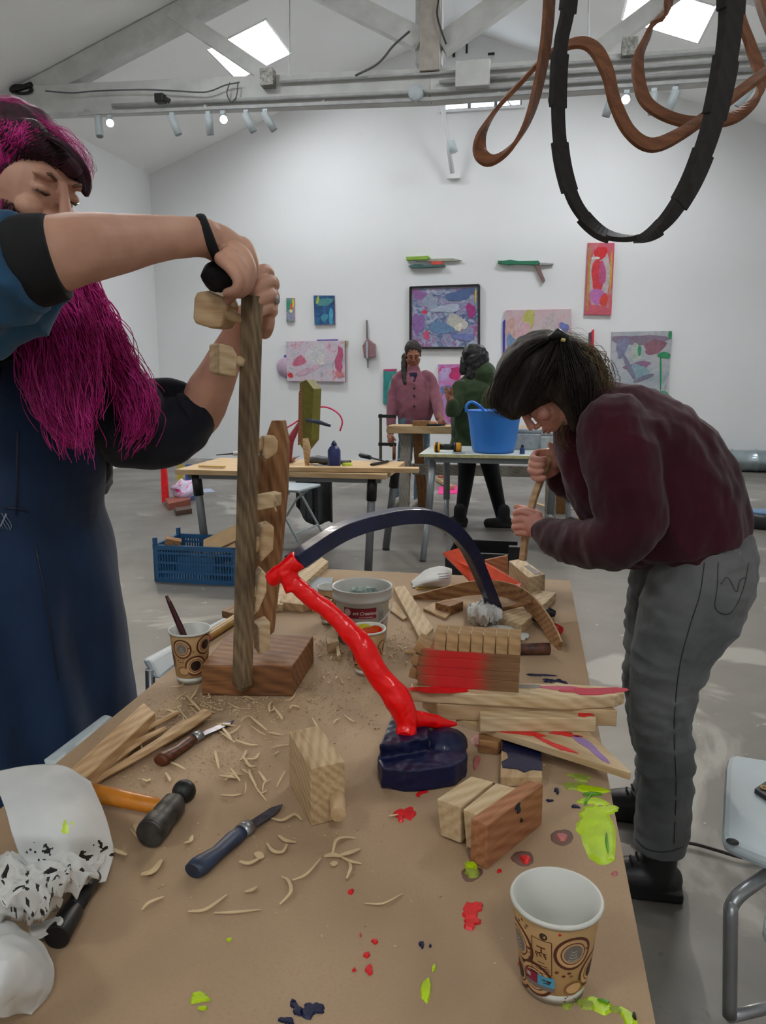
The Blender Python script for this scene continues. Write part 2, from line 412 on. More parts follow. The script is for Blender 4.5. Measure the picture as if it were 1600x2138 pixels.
# conduits, junction boxes and cables on the beam
def thing(o, label, cat, group=None): return tag(o, label, cat, group)
B_ = YT - .12
thing(MB().tube([(-2.68, B_ - .02, 4.385), (-1.1, B_ - .02, 4.36), (3.6, B_ - .02, 4.37)], .016, 8).build('conduit_pipe', M['conduit']), 'grey conduit running right from the iron bracket along the tie beam, upper one', 'pipe')
thing(MB().tube([(-4.6, B_ - .02, 4.27), (-1.1, B_ - .02, 4.19), (3.6, B_ - .02, 4.2)], .022, 8).build('conduit_pipe', M['conduit']), 'long thick conduit along the lower face of the white tie beam', 'pipe')
thing(MB().tube([(-1.0, B_ - .02, 4.275), (3.6, B_ - .02, 4.285)], .018, 8).build('conduit_pipe', M['conduit']), 'grey conduit right of the king post, between two other conduits', 'pipe')
rail = MB().tube([(-5.0, YT - .2, 4.19), (-1.1, YT - .2, 4.1), (3.5, YT - .2, 4.11)], .016, square=True); thing(rail.build('track_rail', M['conduit']), 'slim light track carrying the spotlights under the tie beam', 'track rail')
for x in (-4.9, -3.5, -2.2, -.4, 1.3, 3.2): MB().box((x, YT - .14, 4.12 if x > -1.5 else 4.12 - (x + 1.1) * .027), (.03, .1, .03)).build('rail_hanger', M['conduit'], bpy.data.objects['track_rail'])
jb = thing(MB().box((-.66, B_ - .09, 4.3), (.34, .09, .24)).build('junction_box', M['beam'], bevel=.01), 'large white junction box on the tie beam right of the king post', 'box')
thing(MB().lathe((-1.23, B_ - .05, 4.16), [(.0, 0), (.075, 0), (.075, .05), (.065, .07), (0, .075)], 20, M=Matrix.Rotation(math.pi / 2, 3, 'X')).build('junction_box', M['white_plastic']), 'round white ceiling box below the king post', 'box')
thing(MB().lathe((.14, B_ - .0, 4.03), [(.0, 0), (.055, 0), (.06, .06), (.04, .1), (0, .1)], 16, M=Matrix.Rotation(math.pi / 2, 3, 'X')).build('camera_dome', M['black']), 'small black round camera dome under the beam beside the dark hanging hoop', 'camera')
mb = MB(); mb.box((-3.98, B_ - .12, 4.27), (.1, .1, .09)); mb.box((-3.9, B_ - .14, 4.25), (.08, .04, .05), Matrix.Rotation(.5, 3, 'Y'))
thing(mb.build('cable_clamp', M['black'], bevel=.01), 'black clamp gripping the lower edge of the beam left of centre', 'clamp')
def cable(name, pts, r, m, label, n=8):
    return thing(MB().tube([Vector(p) for p in smoothpath(pts, n)], r, 6).build(name, m), label, 'cable')
M['cablegrey'] = plain('grey_cable', '55575a', .6)
cable('cable', [aty(x, y, 8.33) for x, y in ((95, 190), (150, 194), (200, 190), (300, 187), (370, 190), (430, 192), (470, 178), (500, 172))], .008, M['cablegrey'], 'thin cable wandering along the top of the beam at left')
cable('cable', [aty(x, y, 8.33) for x, y in ((480, 172), (474, 195), (483, 213), (494, 200), (497, 172))], .007, M['cablegrey'], 'cable loop hanging down the beam face left of the iron bracket')
cable('cable', [aty(x, y, 8.3) for x, y in ((742, 158), (790, 132), (822, 95), (856, 65))], .012, M['cablegrey'], 'dark cable rising from the beam toward the left strut of the king post')
cable('cable', [aty(x, y, 8.27) for x, y in ((916, 0), (913, 30), (921, 62), (932, 92))], .009, M['black'], 'black cable running down the front of the beige king post')
cable('cable', [aty(605, y, 8.6) for y in (-6, 80, 168)], .006, M['conduit'], 'thin straight drop line between the ceiling and the beam, right of the left skylight')
cable('cable', [aty(1229, y, 8.6) for y in (-6, 60, 122)], .006, M['conduit'], 'thin straight drop line from the ceiling behind the hanging hoop')
mb = MB()
for k in range(3): mb.tube([aty(40 + k * 3 + 22 * math.cos(a), 186 + 8 * math.sin(a) + k, 8.42 - k * .02) for a in np.linspace(0, 6.28, 14)], .014, 6)
mb.tube([aty(x, y, 8.38) for x, y in ((24, 190), (45, 183), (66, 176))], .03, 6)
thing(mb.build('cable_coil', M['black']), 'dark coil of cable lying on the far left end of the beam', 'cable')
cable('cable', [aty(x, y, 11.97) for x, y in ((1048, 195), (1060, 210), (1072, 226))], .006, M['cablegrey'], 'short dark cable on the back wall below the gable window, right side')
# slender white post and lamp high on the back wall
ps = empty('wall_post', aty(930, 362, 11.96), 'slender white post leaning down the back wall below the gable window', 'post')
MB().tube([aty(922, 205, 11.6), aty(945, 362, 11.9)], .035, 4).build('post', M['wall'], ps)
MB().box2(aty(934, 366, 11.9), aty(962, 374, 11.98)).build('bracket', M['wall'], ps)
MB().tube([aty(941, 296, 11.5), aty(948, 318, 11.5)], .06, 10).build('lamp_head', M['white_plastic'], ps)
# openings cut in the gable
for i, (x0, y0, x1, y1, lb) in enumerate(((945, 88, 951, 119, 'tall dark slot in the gable nearest the king post'), (973, 91, 977, 111, 'shorter dark slot in the gable, second from the king post'), (1019, 110, 1033, 115, 'small dark horizontal slot in the gable under the roof slope'))):
    a_, b_ = aty(x0, y1, 11.985), aty(x1, y0, 11.985)
    thing(MB().box2((a_.x, 11.97, a_.z), (b_.x, 11.999, b_.z)).build('wall_slot', M['black']), lb, 'slot')
# ---------------------------------------------------------------- spotlights on the track
t = NT('lit_lamp_glass'); t.base((1, 1, 1, 1)); t.b.inputs['Emission Color'].default_value = (1, .93, .8, 1); t.b.inputs['Emission Strength'].default_value = 60; M['lit'] = t.fin()
def rz_(x): return (4.09 if x > -1.1 else 4.09 - (x + 1.1) * .0256) - .018
def spotlamp(px, py, lit, tilt, label, size=1.0):
    top = aty(px, py, YT - .18); x = top.x; root = empty('spotlight', (x, YT - .2, rz_(x)), label, 'spotlight', 'track spotlights under the tie beam')
    P = Vector((x, YT - .2, rz_(x) - .012)); MB().box(P + Vector((0, 0, -.01)), (.05, .035, .03)).build('track_adapter', M['white_plastic'], root)
    MB().tube([P, P + Vector((0, 0, -.06))], .01, 6).build('stem', M['white_plastic'], root)
    d = Vector(tilt).normalized(); c = P + Vector((0, 0, -.06)); h = .16 * size
    MB().tube([c - d * .04, c + d * h], .04 * size, 14).build('lamp_head', M['white_plastic'], root)
    lens = MB().tube([c + d * h, c + d * (h + .006)], .036 * size, 14).build('lens', M['lit'] if lit else M['greymetal'], root)
    if lit:
        ld = bpy.data.lights.new('spot_beam', 'SPOT'); ld.energy = SPOT_W * lit; ld.spot_size = math.radians(75); ld.spot_blend = .7; ld.shadow_soft_size = .05; ld.color = (1, .9, .76)
        lo = bpy.data.objects.new('spot_beam', ld); COL.objects.link(lo)
        lo.matrix_world = Matrix.Translation(c + d * (h + .03)) @ (-d).to_track_quat('Z', 'Y').to_matrix().to_4x4(); adopt_to(lo, root)
to = lambda x, y, z, sx: (Vector((x, y, z)) - Vector((sx, YT, 4.1)))
for px, py, lit, tilt, lb in ((208, 260, 0, (.15, -.2, -1), 'unlit white spotlight, leftmost on the track'), (232, 262, 1.0, to(-.6, 1.2, .8, -4.7), 'glowing spotlight second from the left end of the track'),
    (362, 255, 0, (.35, .2, -1), 'unlit spotlight alone between the two glowing ones on the left'), (437, 255, 0, (0, .3, -1), 'unlit spotlight just left of the whiter glowing one'),
    (468, 262, 1.0, to(-.4, 1.6, .8, -3.4), 'glowing spotlight fifth from the left on the track'), (516, 248, 0, (.45, .3, -1), 'unlit spotlight tilted right, just after the second glowing one'),
    (556, 246, 0, (.6, .3, -1), 'unlit spotlight tilted right, under the iron bracket'), (1277, 205, 0, (-.3, .3, -1), 'unlit spotlight immediately left of the brightest lamp'),
    (1308, 205, 1.8, to(-.2, 1.0, .8, .85), 'brightest glowing spotlight seen through the brown hanging loops'), (1365, 195, 0, (0, .4, -1), 'unlit spotlight first to the right of the brightest lamp'),
    (1409, 188, 0, (-.3, .3, -1), 'unlit spotlight second to the right of the brightest lamp'), (1565, 176, 0, (-.6, .3, -1), 'unlit spotlight at the far right of the track')):
    spotlamp(px, py, lit, tilt, lb)
# ---------------------------------------------------------------- duct along the foot of the back wall
dm = plain('galvanised_duct', 'a9b6ba', .28, .85, var=.12, vscale=8, bump=.2, bscale=14)
dz = aty(1560, 962, 11.8).z; mb = MB(); x = 2.2; ring = []
pr = []
while x < XR - .02:
    pr += [(x, .155), (x + .02, .17), (x + .04, .155)]; x += .33
mb.tube([(q[0], 11.79, dz) for q in pr], [q[1] for q in pr], 24)
thing(mb.build('ventilation_duct', dm), 'galvanised metal duct running along the foot of the back wall', 'duct')
tag(MB().box2((XL, YB - .015, 0), (XR, YB, .02)).build('baseboard_back', M['wall']), kind='structure')
# ================================================================ pictures and reliefs on the back wall
_cc = {}
def C_(hexs, rough=.5, var=.18, vs=25):
    k = (hexs, rough)
    if k not in _cc: _cc[k] = plain('colour_' + hexs, hexs, rough, var=var, vscale=vs, bump=.15, bscale=90)
    return _cc[k]
def picture(name, quad, mat, edge, blobs, label, cat='painting', th=.035, parent=None, frame=None, gap=.0):
    """quad: px corners TL,TR,BR,BL; blobs: (u, v, ru, rv, colour, rotation, jag) as fractions of the picture"""
    Y = 11.995 - th - gap; P = [aty(x, y, Y) for x, y in quad]; mats = [mat, C_(edge)]; mb = MB()
    mb.prism([p for p in P], [p + Vector((0, th, 0)) for p in P], 1, 0)
    ux = P[1] - P[0]; uy = P[3] - P[0]
    for k, (u, v, ru, rv, col, rot, jag) in enumerate(blobs):
        m = C_(col, .45)
        if m not in mats: mats.append(m)
        c = P[0] + ux * u + uy * v; pts = []
        for (a, b) in blobpts(22, ru * ux.length, rv * uy.length, jag, k * 7 + len(name), rot):
            q = c + Vector((a, 0, b)); q.x = min(max(q.x, min(P[0].x, P[3].x)), max(P[1].x, P[2].x)); q.z = min(max(q.z, max(P[2].z, P[3].z)), min(P[0].z, P[1].z)); q.y = Y - .0015 - .0006 * k; pts.append(q)
        b0 = len(mb.v); mb.v += pts; mb.f.append(list(range(b0, b0 + len(pts)))); mb.m.append(mats.index(m)); mb.sm.append(False)
    if label is None: return mb.build(name, mats, parent)
    return thing(mb.build(name, mats, parent), label, cat)
def q4(x0, y0, x1, y1, k=0): return [(x0, y0 + k), (x1, y0), (x1, y1), (x0, y1 - k * .3)]
picture('painting', [(598, 622), (615, 622), (615, 672), (598, 671)], dabs('paint_small', [(.3, '7a6f94'), (.45, '9b93b4'), (.55, '3f7f66'), (.7, 'c8b640')], 9), 'c98a94',
        [(.3, .3, .28, .25, '2f8a6a', 0, .3), (.62, .4, .16, .2, 'c8503c', 0, .4), (.85, .2, .12, .2, 'd6cf3a', 0, .2), (.6, .56, .2, .07, 'e0dfa8', .4, .4)], 'tiny narrow green and mauve painting, leftmost of all on the back wall')
picture('painting', [(655, 617), (698, 617), (699, 677), (657, 678)], dabs('paint_blue', [(.3, '10305c'), (.48, '1d4d7c'), (.6, '3c7394'), (.75, '8cb0b0')], 4), '6b2b52',
        [(.5, .22, .4, .14, '4d8a8c', .1, .3), (.5, .75, .18, .12, '3d8a9c', 0, .4), (.82, .7, .1, .28, '4c9cba', 0, .3), (.2, .15, .07, .14, 'a8b84a', -.3, .3)], 'small dark blue painting beside the tiny narrow one')
pk = empty('painting', aty(659, 797, 11.96), 'wide pale pink and grey painting layered over a round disc and coloured panels', 'painting')
picture('canvas', [(597, 713), (720, 711), (721, 797), (600, 795)], dabs('paint_palepink', [(.3, '9d98a8'), (.42, 'b8b4bf'), (.52, 'cdbfc8'), (.62, 'c59aa6'), (.74, 'b05c78')], 5), 'a04858',
        [(.5, .35, .2, .22, 'c9c6c8', .3, .5), (.22, .5, .1, .14, 'b9647c', .5, .6), (.9, .5, .07, .3, 'b05270', 0, .6), (.06, .86, .05, .06, 'cc3438', 0, .4), (.58, .5, .06, .09, 'd8d4cc', 0, .5), (.35, .75, .2, .08, 'c6a4b4', .4, .5), (.9, .85, .08, .08, 'c8787c', 0, .5)], None, parent=pk, th=.05, gap=.02)
MB().lathe(aty(598, 767, 11.97), [(0, 0), (.155, 0), (.155, .015), (0, .015)], 32, M=Matrix.Rotation(math.pi / 2, 3, 'X')).build('round_disc', dabs('disc_pink', [(.35, 'b89ab4'), (.6, 'c9b2c4')], 3), pk)
for nm_, q, cl in (('blue_panel', [(593, 742), (600, 740), (600, 790), (594, 788)], '4a56b0'), ('violet_panel', [(662, 709), (705, 708), (706, 716), (662, 716)], '6a5aa8'), ('green_panel', [(714, 711), (727, 712), (722, 728), (714, 728)], '9aa870')):
    P = [aty(x, y, 11.965) for x, y in q]; MB().prism(P, [p + Vector((0, .02, 0)) for p in P]).build(nm_, C_(cl), pk)
bp = empty('painting', aty(928, 730, 11.95), 'largest painting, blue and violet in a thin black frame, centre of the wall', 'painting')
picture('canvas', [(860, 604), (998, 599), (998, 724), (860, 724)], dabs('paint_violet', [(.3, '3a4468'), (.42, '59668c'), (.5, '8a90a8'), (.58, '8c6490'), (.7, '9a4478')], 3.2, second='a9b2c4'), '9c5a90',
        [(.38, .2, .04, .045, 'c8284a', 0, .4), (.2, .4, .04, .035, 'cc3450', 0, .3), (.62, .48, .035, .04, 'cc3450', 0, .4), (.23, .8, .05, .07, 'c04468', 0, .4), (.68, .6, .14, .16, 'b4b0a8', .5, .6), (.12, .1, .1, .09, '8c5e96', 0, .5), (.9, .4, .07, .12, '9c2f74', 0, .5), (.75, .12, .22, .1, '4a5e88', .2, .4), (.45, .68, .2, .1, '5f7ea0', -.3, .5), (.3, .25, .12, .14, '8e98ac', .4, .6), (.8, .85, .15, .07, '6c74a8', 0, .5), (.55, .35, .2, .07, 'a6aec0', .2, .7), (.1, .6, .08, .2, '85609a', 0, .5), (.72, .68, .05, .08, 'd0cabc', 0, .6), (.97, .15, .012, .13, 'c8b83c', 0, .1)], None, parent=bp, th=.03)
for a, b in (((857, 600), (1001, 595)), ((1001, 595), (1001, 727)), ((1001, 727), (857, 727)), ((857, 727), (857, 600))):
    MB().tube([aty(*a, 11.965), aty(*b, 11.965)], .012, square=True, side=(0, 1, 0), flat=2.2).build('frame_bar', M['black'], bp)
picture('painting', [(801, 771), (828, 770), (828, 846), (800, 843)], dabs('paint_teal', [(.35, '1f6f70'), (.55, '2f8c84'), (.7, '6fa8a4')], 4), 'b43070',
        [(.5, .03, .5, .035, 'c8306c', 0, .05), (.6, .6, .2, .3, '4fa49a', 0, .3)], 'teal green painting with a pink top edge behind the person in the mauve cardigan')
picture('painting', [(915, 761), (962, 760), (963, 885), (917, 885)], dabs('paint_pinkviolet', [(.3, '8a8ab8'), (.45, 'b98cc0'), (.58, 'c0508c'), (.72, 'c02a58')], 3.4), 'c88a50',
        [(.75, .15, .3, .12, 'b82c68', 0, .4), (.3, .15, .25, .1, 'b9a0cc', 0, .5), (.4, .42, .35, .07, '5f70a4', 0, .4), (.5, .8, .3, .14, 'c070ac', 0, .4)], 'pink and violet painting between the two standing people')
picture('painting', [(1228, 507), (1284, 507), (1277, 658), (1220, 657)], dabs('paint_redtall', [(.35, 'b8747c'), (.5, 'c05058'), (.68, 'c05a84')], 4), 'b03048',
        [(.5, .5, .38, .47, 'b9a8ac', 0, .12), (.5, .14, .25, .09, 'cc1f28', 0, .25), (.44, .46, .24, .24, 'c8323c', .1, .25), (.6, .42, .14, .16, 'b04a78', 0, .3), (.45, .74, .25, .12, 'b46aa8', 0, .3), (.72, .79, .15, .09, 'cc3c2c', 0, .3), (.5, .93, .42, .07, 'c05464', 0, .2), (.1, .5, .045, .5, 'b08a3c', .0, .05), (.92, .4, .04, .3, 'c09a38', .0, .05), (.32, .21, .16, .02, 'd8d2cc', .05, .2)], 'tall narrow red painting, highest on the right of the wall')
ps = empty('painting', aty(1125, 775, 11.95), 'pastel pink painting with a lime patch behind the bending person\'s head', 'painting')
picture('canvas', [(1056, 648), (1193, 645), (1194, 775), (1054, 775)], dabs('paint_pastel', [(.3, 'a09cb4'), (.45, 'c4b4b4'), (.6, 'c7a2ac'), (.75, 'c08094')], 4), 'b86a7c',
        [(.36, .16, .1, .16, 'b4b060', 0, .35), (.08, .3, .08, .2, 'c6a098', 0, .5), (.28, .35, .12, .14, 'cba4ac', 0, .5), (.7, .3, .14, .22, 'b8aaac', 0, .4), (.45, .5, .15, .1, 'c2788c', .3, .5), (.9, .3, .06, .1, '6a74b0', .3, .5), (.1, .6, .08, .2, '6f8cb0', 0, .5)], None, parent=ps, th=.05)
P = [aty(x, y, 11.97) for x, y in ((1050, 672), (1056, 666), (1056, 775), (1050, 775))]; MB().prism(P, [p + Vector((0, .02, 0)) for p in P]).build('blue_panel', C_('3a3fb0'), ps)
picture('painting', [(1278, 693), (1404, 691), (1393, 838), (1275, 838)], dabs('paint_greygreen', [(.3, '8d9aa0'), (.45, 'a3a8ae'), (.58, 'b2b2b4'), (.75, '8b8498')], 4), '7c7478',
        [(.45, .12, .45, .08, '7f6f80', 0, .5), (.18, .22, .1, .14, '7c7c98', 0, .5), (.72, .22, .18, .1, '865c68', .1, .4), (.42, .3, .09, .12, 'a9b4a8', 0, .4), (.47, .27, .03, .08, '3c8a68', 0, .2), (.45, .48, .22, .05, '8a6684', .1, .5), (.48, .58, .14, .12, '7f9ca4', .2, .4), (.3, .5, .04, .22, '767488', .5, .2), (.55, .66, .18, .03, '767488', .4, .2), (.88, .34, .1, .05, '2f8a5c', 0, .3), (.83, .58, .016, .26, '1f8a58', .06, .08), (.85, .92, .14, .07, '4f9272', 0, .4), (.97, .05, .03, .07, '2f8a5c', 0, .3)], 'grey and green painting lowest on the right, above the maroon sweater')
# reliefs
def wood_rel(name, parts, label, cat='wall sculpture'):
    root = empty(name, aty(parts[0][1][0][0], parts[0][1][0][1], 11.97), label, cat)
    for nm_, pts, col, th in parts:
        P = [aty(x, y, 11.999 - th) for x, y in pts]; MB().prism(P, [p + Vector((0, th - .002, 0)) for p in P]).build(nm_, C_(col), root, bevel=.004)
wood_rel('wall_relief', [('lime_slat', [(848, 536), (894, 534), (898, 538), (893, 542), (848, 543)], '86ac3c', .07), ('grey_slat', [(867, 541), (945, 539), (964, 543), (950, 545), (868, 546)], 'a3a592', .05),
    ('red_chip', [(899, 546), (924, 545), (924, 552), (902, 553)], 'cc4a3c', .06), ('dark_slat', [(852, 555), (866, 551), (881, 551), (886, 554), (929, 552), (930, 556), (880, 559), (858, 559)], '3f6360', .08)], 'cluster of lime, grey, red and dark teal wooden slats above the largest painting')
wood_rel('wall_relief', [('green_stick', [(1040, 544), (1052, 544), (1066, 542), (1084, 545), (1125, 544), (1128, 549), (1120, 553), (1080, 551), (1062, 553), (1040, 549)], '277352', .08), ('brown_leg', [(1116, 553), (1125, 551), (1139, 585), (1133, 589)], '7c5f5c', .06), ('grey_tip', [(1126, 548), (1156, 549), (1156, 552), (1127, 554)], 'a5a2a0', .05)], 'green carved stick with a brown leg mounted on the wall like a branch')
wood_rel('wall_relief', [('red_strip', [(1236, 690), (1241, 687), (1240, 745), (1233, 745)], 'cc2438', .06), ('dark_strip', [(1230, 695), (1235, 693), (1233, 725), (1229, 726)], '4a4450', .05)], 'thin red and dark upright strip between the bending person and the grey green painting')
wood_rel('wall_relief', [('brown_body', [(757, 722), (766, 706), (782, 718), (783, 745), (760, 747)], '8f6a6c', .1), ('pale_slat', [(764, 712), (769, 714), (768, 748), (765, 748)], 'a8aeb8', .13), ('thin_spike', [(764.5, 668), (765.8, 668), (767, 712), (764.5, 712)], '6f6a62', .06), ('lower_spike', [(766, 746), (768.5, 746), (768, 768), (767, 768)], '8a847c', .06)], 'small brown spiked wall piece between the pink painting and the cardigan person')
# ================================================================ left work table
M['top'] = wood('birch_table_top', 'c6ab84', 'b19066', rings=6); M['tabletopwhite'] = plain('white_laminate', 'c9cfc9', .45, var=.04)
lt = empty('work_table', (-1.6, 5.35, 0), 'large wood topped work table on grey legs, left of centre in the background', 'table')
def legs4(root, pts, ztop, rad, mcol, splay=.0):
    for a, b in pts:
        MB().tube([a, b], rad, 12).build('leg', mcol, root); A, B = Vector(a), Vector(b); n_ = root.children[-1]
        MB().tube([A + (B - A) * -.02, A + (B - A) * .22], rad * 1.25, 12).build('leg_bracket', M['black'], root)
        MB().lathe((b[0], b[1], 0), [(0, 0), (.03, 0), (.03, .012), (.012, .03), (0, .03)], 12).build('foot', M['black'], root)
slabw('table_top', [(-2.42, 4.98, .71), (-.92, 4.98, .71), (-.92, 5.78, .71), (-2.42, 5.78, .71)], .675, M['top'], lt, bevel=.003)
legs4(lt, [((-2.3, 5.06, .66), (-2.24, 5.06, .02)), ((-1.03, 5.06, .66), (-1.06, 5.06, .02)), ((-2.22, 5.66, .66), (-2.0, 5.7, .02)), ((-.98, 5.7, .66), (-1.08, 5.84, .02))], .66, .028, M['greymetal'])
MB().box2((-2.36, 5.04, .64), (-.97, 5.08, .675)).build('rail', M['greymetal'], lt); MB().box2((-2.36, 5.68, .64), (-.97, 5.72, .675)).build('rail', M['greymetal'], lt)
ZT = .712
thing(board('plank', (-1.62, 5.03, ZT + .016), (-.72, 5.12, ZT + .016), .1, .03, M['top']), 'long plank lying along the front edge of the wood topped work table', 'plank')
# items on it
sc = empty('wood_sculpture', (-1.56, 5.28, ZT), 'upright olive green painted board balanced on a wooden stick on the work table', 'sculpture')
F_ = 5.28
def pz(pts, Y): return [aty(x, y, Y) for x, y in pts]
P = pz(((626, 800), (640, 793), (655, 812), (650, 920), (634, 940), (625, 925)), F_); MB().prism(P, [p + Vector((.03, .10, 0)) for p in P]).build('painted_board', C_('6c6712'), sc)
P = pz(((624, 820), (631, 800), (633, 925), (622, 930)), F_ - .005); MB().prism(P, [p + Vector((0, .03, 0)) for p in P]).build('raw_board', M['oak'], sc)
MB().tube([aty(638, 915, F_), aty(641, 935, F_), Vector((aty(641, 960, F_).x, F_, ZT + .002))], [.022, .03, .014], 8).build('stick', M['pine'], sc)
MB().tube([aty(640, 877, F_ - .04), aty(665, 881, F_ - .08), aty(690, 889, F_ - .09)], [.012, .016, .01], 8).build('blue_peg', C_('26364e'), sc)
pa = empty('pink_arc', aty(600, 945, 5.5), 'thin pink bent strip with a dark pink paddle arching behind the olive board', 'sculpture')
MB().tube([aty(x, y, 5.5) for x, y in smoothpath([(590, 898), (620, 880), (650, 855), (680, 850), (705, 862), (715, 880), (710, 900)], 6)], .006, 8).build('bent_strip', C_('e0306c'), pa)
MB().tube([Vector((aty(600, 938, 5.5).x, 5.5, ZT + .01)), aty(606, 920, 5.5), aty(630, 875, 5.5)], [.03, .03, .012], 6).build('paddle', C_('8c2038'), pa)
b = empty('spray_bottle', (aty(698, 960, 5.2).x, 5.2, ZT), 'dark blue plastic bottle with a pointed cap on the work table', 'bottle'); c = Vector(b.location)
MB().lathe(c, [(0, 0), (.042, 0), (.045, .01), (.045, .13), (.03, .155), (.016, .165), (.016, .17), (0, .17)], 24).build('body', C_('1c2860', .35), b)
MB().lathe(c + Vector((0, 0, .168)), [(0, 0), (.022, 0), (.018, .012), (.006, .03), (0, .031)], 12).build('cap', C_('16204c', .35), b)
thing(MB().lathe((aty(725, 960, 5.18).x, 5.18, ZT), [(0, 0), (.036, 0), (.036, .045), (0, .045)], 24).build('paint_tin', C_('b8c41a')), 'small lime yellow tin next to the dark blue bottle', 'tin')
def lump(name, px, py, Y, zt, r, m, label, cat, seed=0, jag=.0):
    c = aty(px, py, Y); mb = MB().ball((c.x, Y, zt + r[2]), r, 12, 8)
    for k, v in enumerate(mb.v): v += noise.noise_vector((v + Vector((seed, 0, 0))) * (1.2 / max(r))) * max(r) * jag
    return thing(mb.build(name, m, origin=(c.x, Y, zt)), label, cat)
lump('cap_hat', 668, 940, 5.45, ZT, (.12, .06, .03), C_('4a4d52'), 'grey cloth cap lying behind the olive board', 'cloth', 1, .25)
lump('rag', 672, 965, 5.12, ZT, (.05, .03, .02), C_('6b6f70'), 'small grey rag beside the dark blue bottle', 'rag', 2, .3)
def tool(name, a, b, r1, r2, m, label, cat, m2=None, zt=ZT, Y=5.2, k=.45):
    A = atz(a[0], a[1], zt + max(r1, r2)); B = atz(b[0], b[1], zt + max(r1, r2)); C = A.lerp(B, k); root = empty(name, (C.x, C.y, zt), label, cat)
    MB().tube([A, A.lerp(C, .15), C], [r1 * .7, r1, r1 * .85], 10).build('handle', m, root)
    MB().tube([C, B], [r2 * .8, r2 * .5], 8).build('shank', m2 or M['steel'], root); return root
tool('glue_gun', (513, 945), (452, 950), .02, .008, C_('d8d8d0'), 'white and yellow sealant gun behind the upright post on the work table', 'tool', M['black'])
tool('hand_drill', (752, 950), (800, 962), .02, .012, M['black'], 'black tool lying near the right end of the work table', 'tool', M['black'])
tool('file', (775, 970), (850, 956), .012, .006, M['black'], 'thin dark file reaching over the right edge of the work table', 'file')
tool('chisel', (605, 962), (625, 952), .016, .008, C_('7a3a28'), 'brown handled chisel at the foot of the olive board', 'chisel')
tool('knife_tool', (580, 957), (600, 948), .014, .006, C_('8c4a30'), 'second brown handled tool left of the chisel', 'tool')
thing(board('wood_stick', (-2.3, 5.12, ZT + .01), (-2.1, 5.1, ZT + .01), .03, .012, C_('c8a85c')), 'short yellow stick at the left end of the work table', 'stick')
thing(board('ruler', (-1.95, 5.16, ZT + .003), (-1.7, 5.1, ZT + .003), .03, .003, M['steel']), 'steel ruler lying on the work table left of the upright post', 'ruler')
thing(slabw('flat_box', [(-1.42, 5.5, ZT + .02), (-1.3, 5.5, ZT + .02), (-1.3, 5.6, ZT + .02), (-1.42, 5.6, ZT + .02)], ZT, M['black']), 'dark flat box between the olive board and blue bottle', 'box')
# folding chair with blanket under / behind the table
def folding_chair(label, group=None):
    root = empty('folding_chair', (0, 0, 0), label, 'chair', group); m = M['white_plastic']
    mb = MB().prism([Vector(p) for p in ((-.2, -.19, .45), (.2, -.19, .45), (.19, .17, .45), (-.19, .17, .45))], [Vector(p) for p in ((-.2, -.19, .425), (.2, -.19, .425), (.19, .17, .425), (-.19, .17, .425))])
    mb.build('seat', m, root, bevel=.01)
    mb = MB(); R_ = []
    for k in range(9):
        u = -1 + k / 4; R_.append([Vector((u * .2, .235 - .03 * (1 - u * u) * -1, .62)), Vector((u * .2, .25 + .03 * (1 - u * u), .8)), Vector((u * .2, .235 + .03 * (1 - u * u), .8)), Vector((u * .2, .22 + .03 * (1 - u * u), .62))])
    mb.loft(R_, 0, False); mb.build('backrest', m, root, bevel=.006)
    for s_ in (-1, 1):
        MB().tube([(s_ * .21, .25, .8), (s_ * .21, .2, .6), (s_ * .21, -.02, .3), (s_ * .21, -.2, .01)], .011, 8).build('leg', m, root)
        MB().tube([(s_ * .19, -.1, .42), (s_ * .19, .05, .3), (s_ * .19, .24, .01)], .011, 8).build('leg', m, root)
    MB().tube([(-.21, -.15, .09), (.21, -.15, .09)], .009, 8).build('crossbar', m, root); MB().tube([(-.19, .2, .06), (.19, .2, .06)], .009, 8).build('crossbar', m, root)
    return root
fc = folding_chair('pale folding chair with a dark grey blanket, standing under the wood topped table'); fc.location = (-1.95, 6.12, 0); fc.rotation_euler.z = math.radians(78)
M['felt'] = plain('grey_blanket', '47494b', .95, var=.2, bump=.3, bscale=150)
mb = MB(); G = []
for j in range(12):
    row = []
    for i in range(14):
        u = i / 13; w = j / 11; x0 = aty(595 + 88 * u, 0, 6.42).x; y0 = 6.42 + .03 * math.sin(u * 17) * (1 - w * .3) + .03 * math.sin(u * 7 + 2)
        row.append(Vector((x0, y0, .62 - w * (.40 + .16 * math.sin(min(1, u * 1.25) * 2.2)))))
    G.append(row)
for j in range(11):
    for i in range(13): 
        b0 = len(mb.v); mb.v += [G[j][i], G[j][i + 1], G[j + 1][i + 1], G[j + 1][i]]; mb.f.append([b0, b0 + 1, b0 + 2, b0 + 3]); mb.m.append(0); mb.sm.append(True)
bl = thing(mb.build('blanket', M['felt']), 'dark grey blanket hanging down behind the folding chair under the table', 'blanket')
sd_ = bl.modifiers.new('w', 'WELD'); so_ = bl.modifiers.new('s', 'SOLIDIFY'); so_.thickness = .012
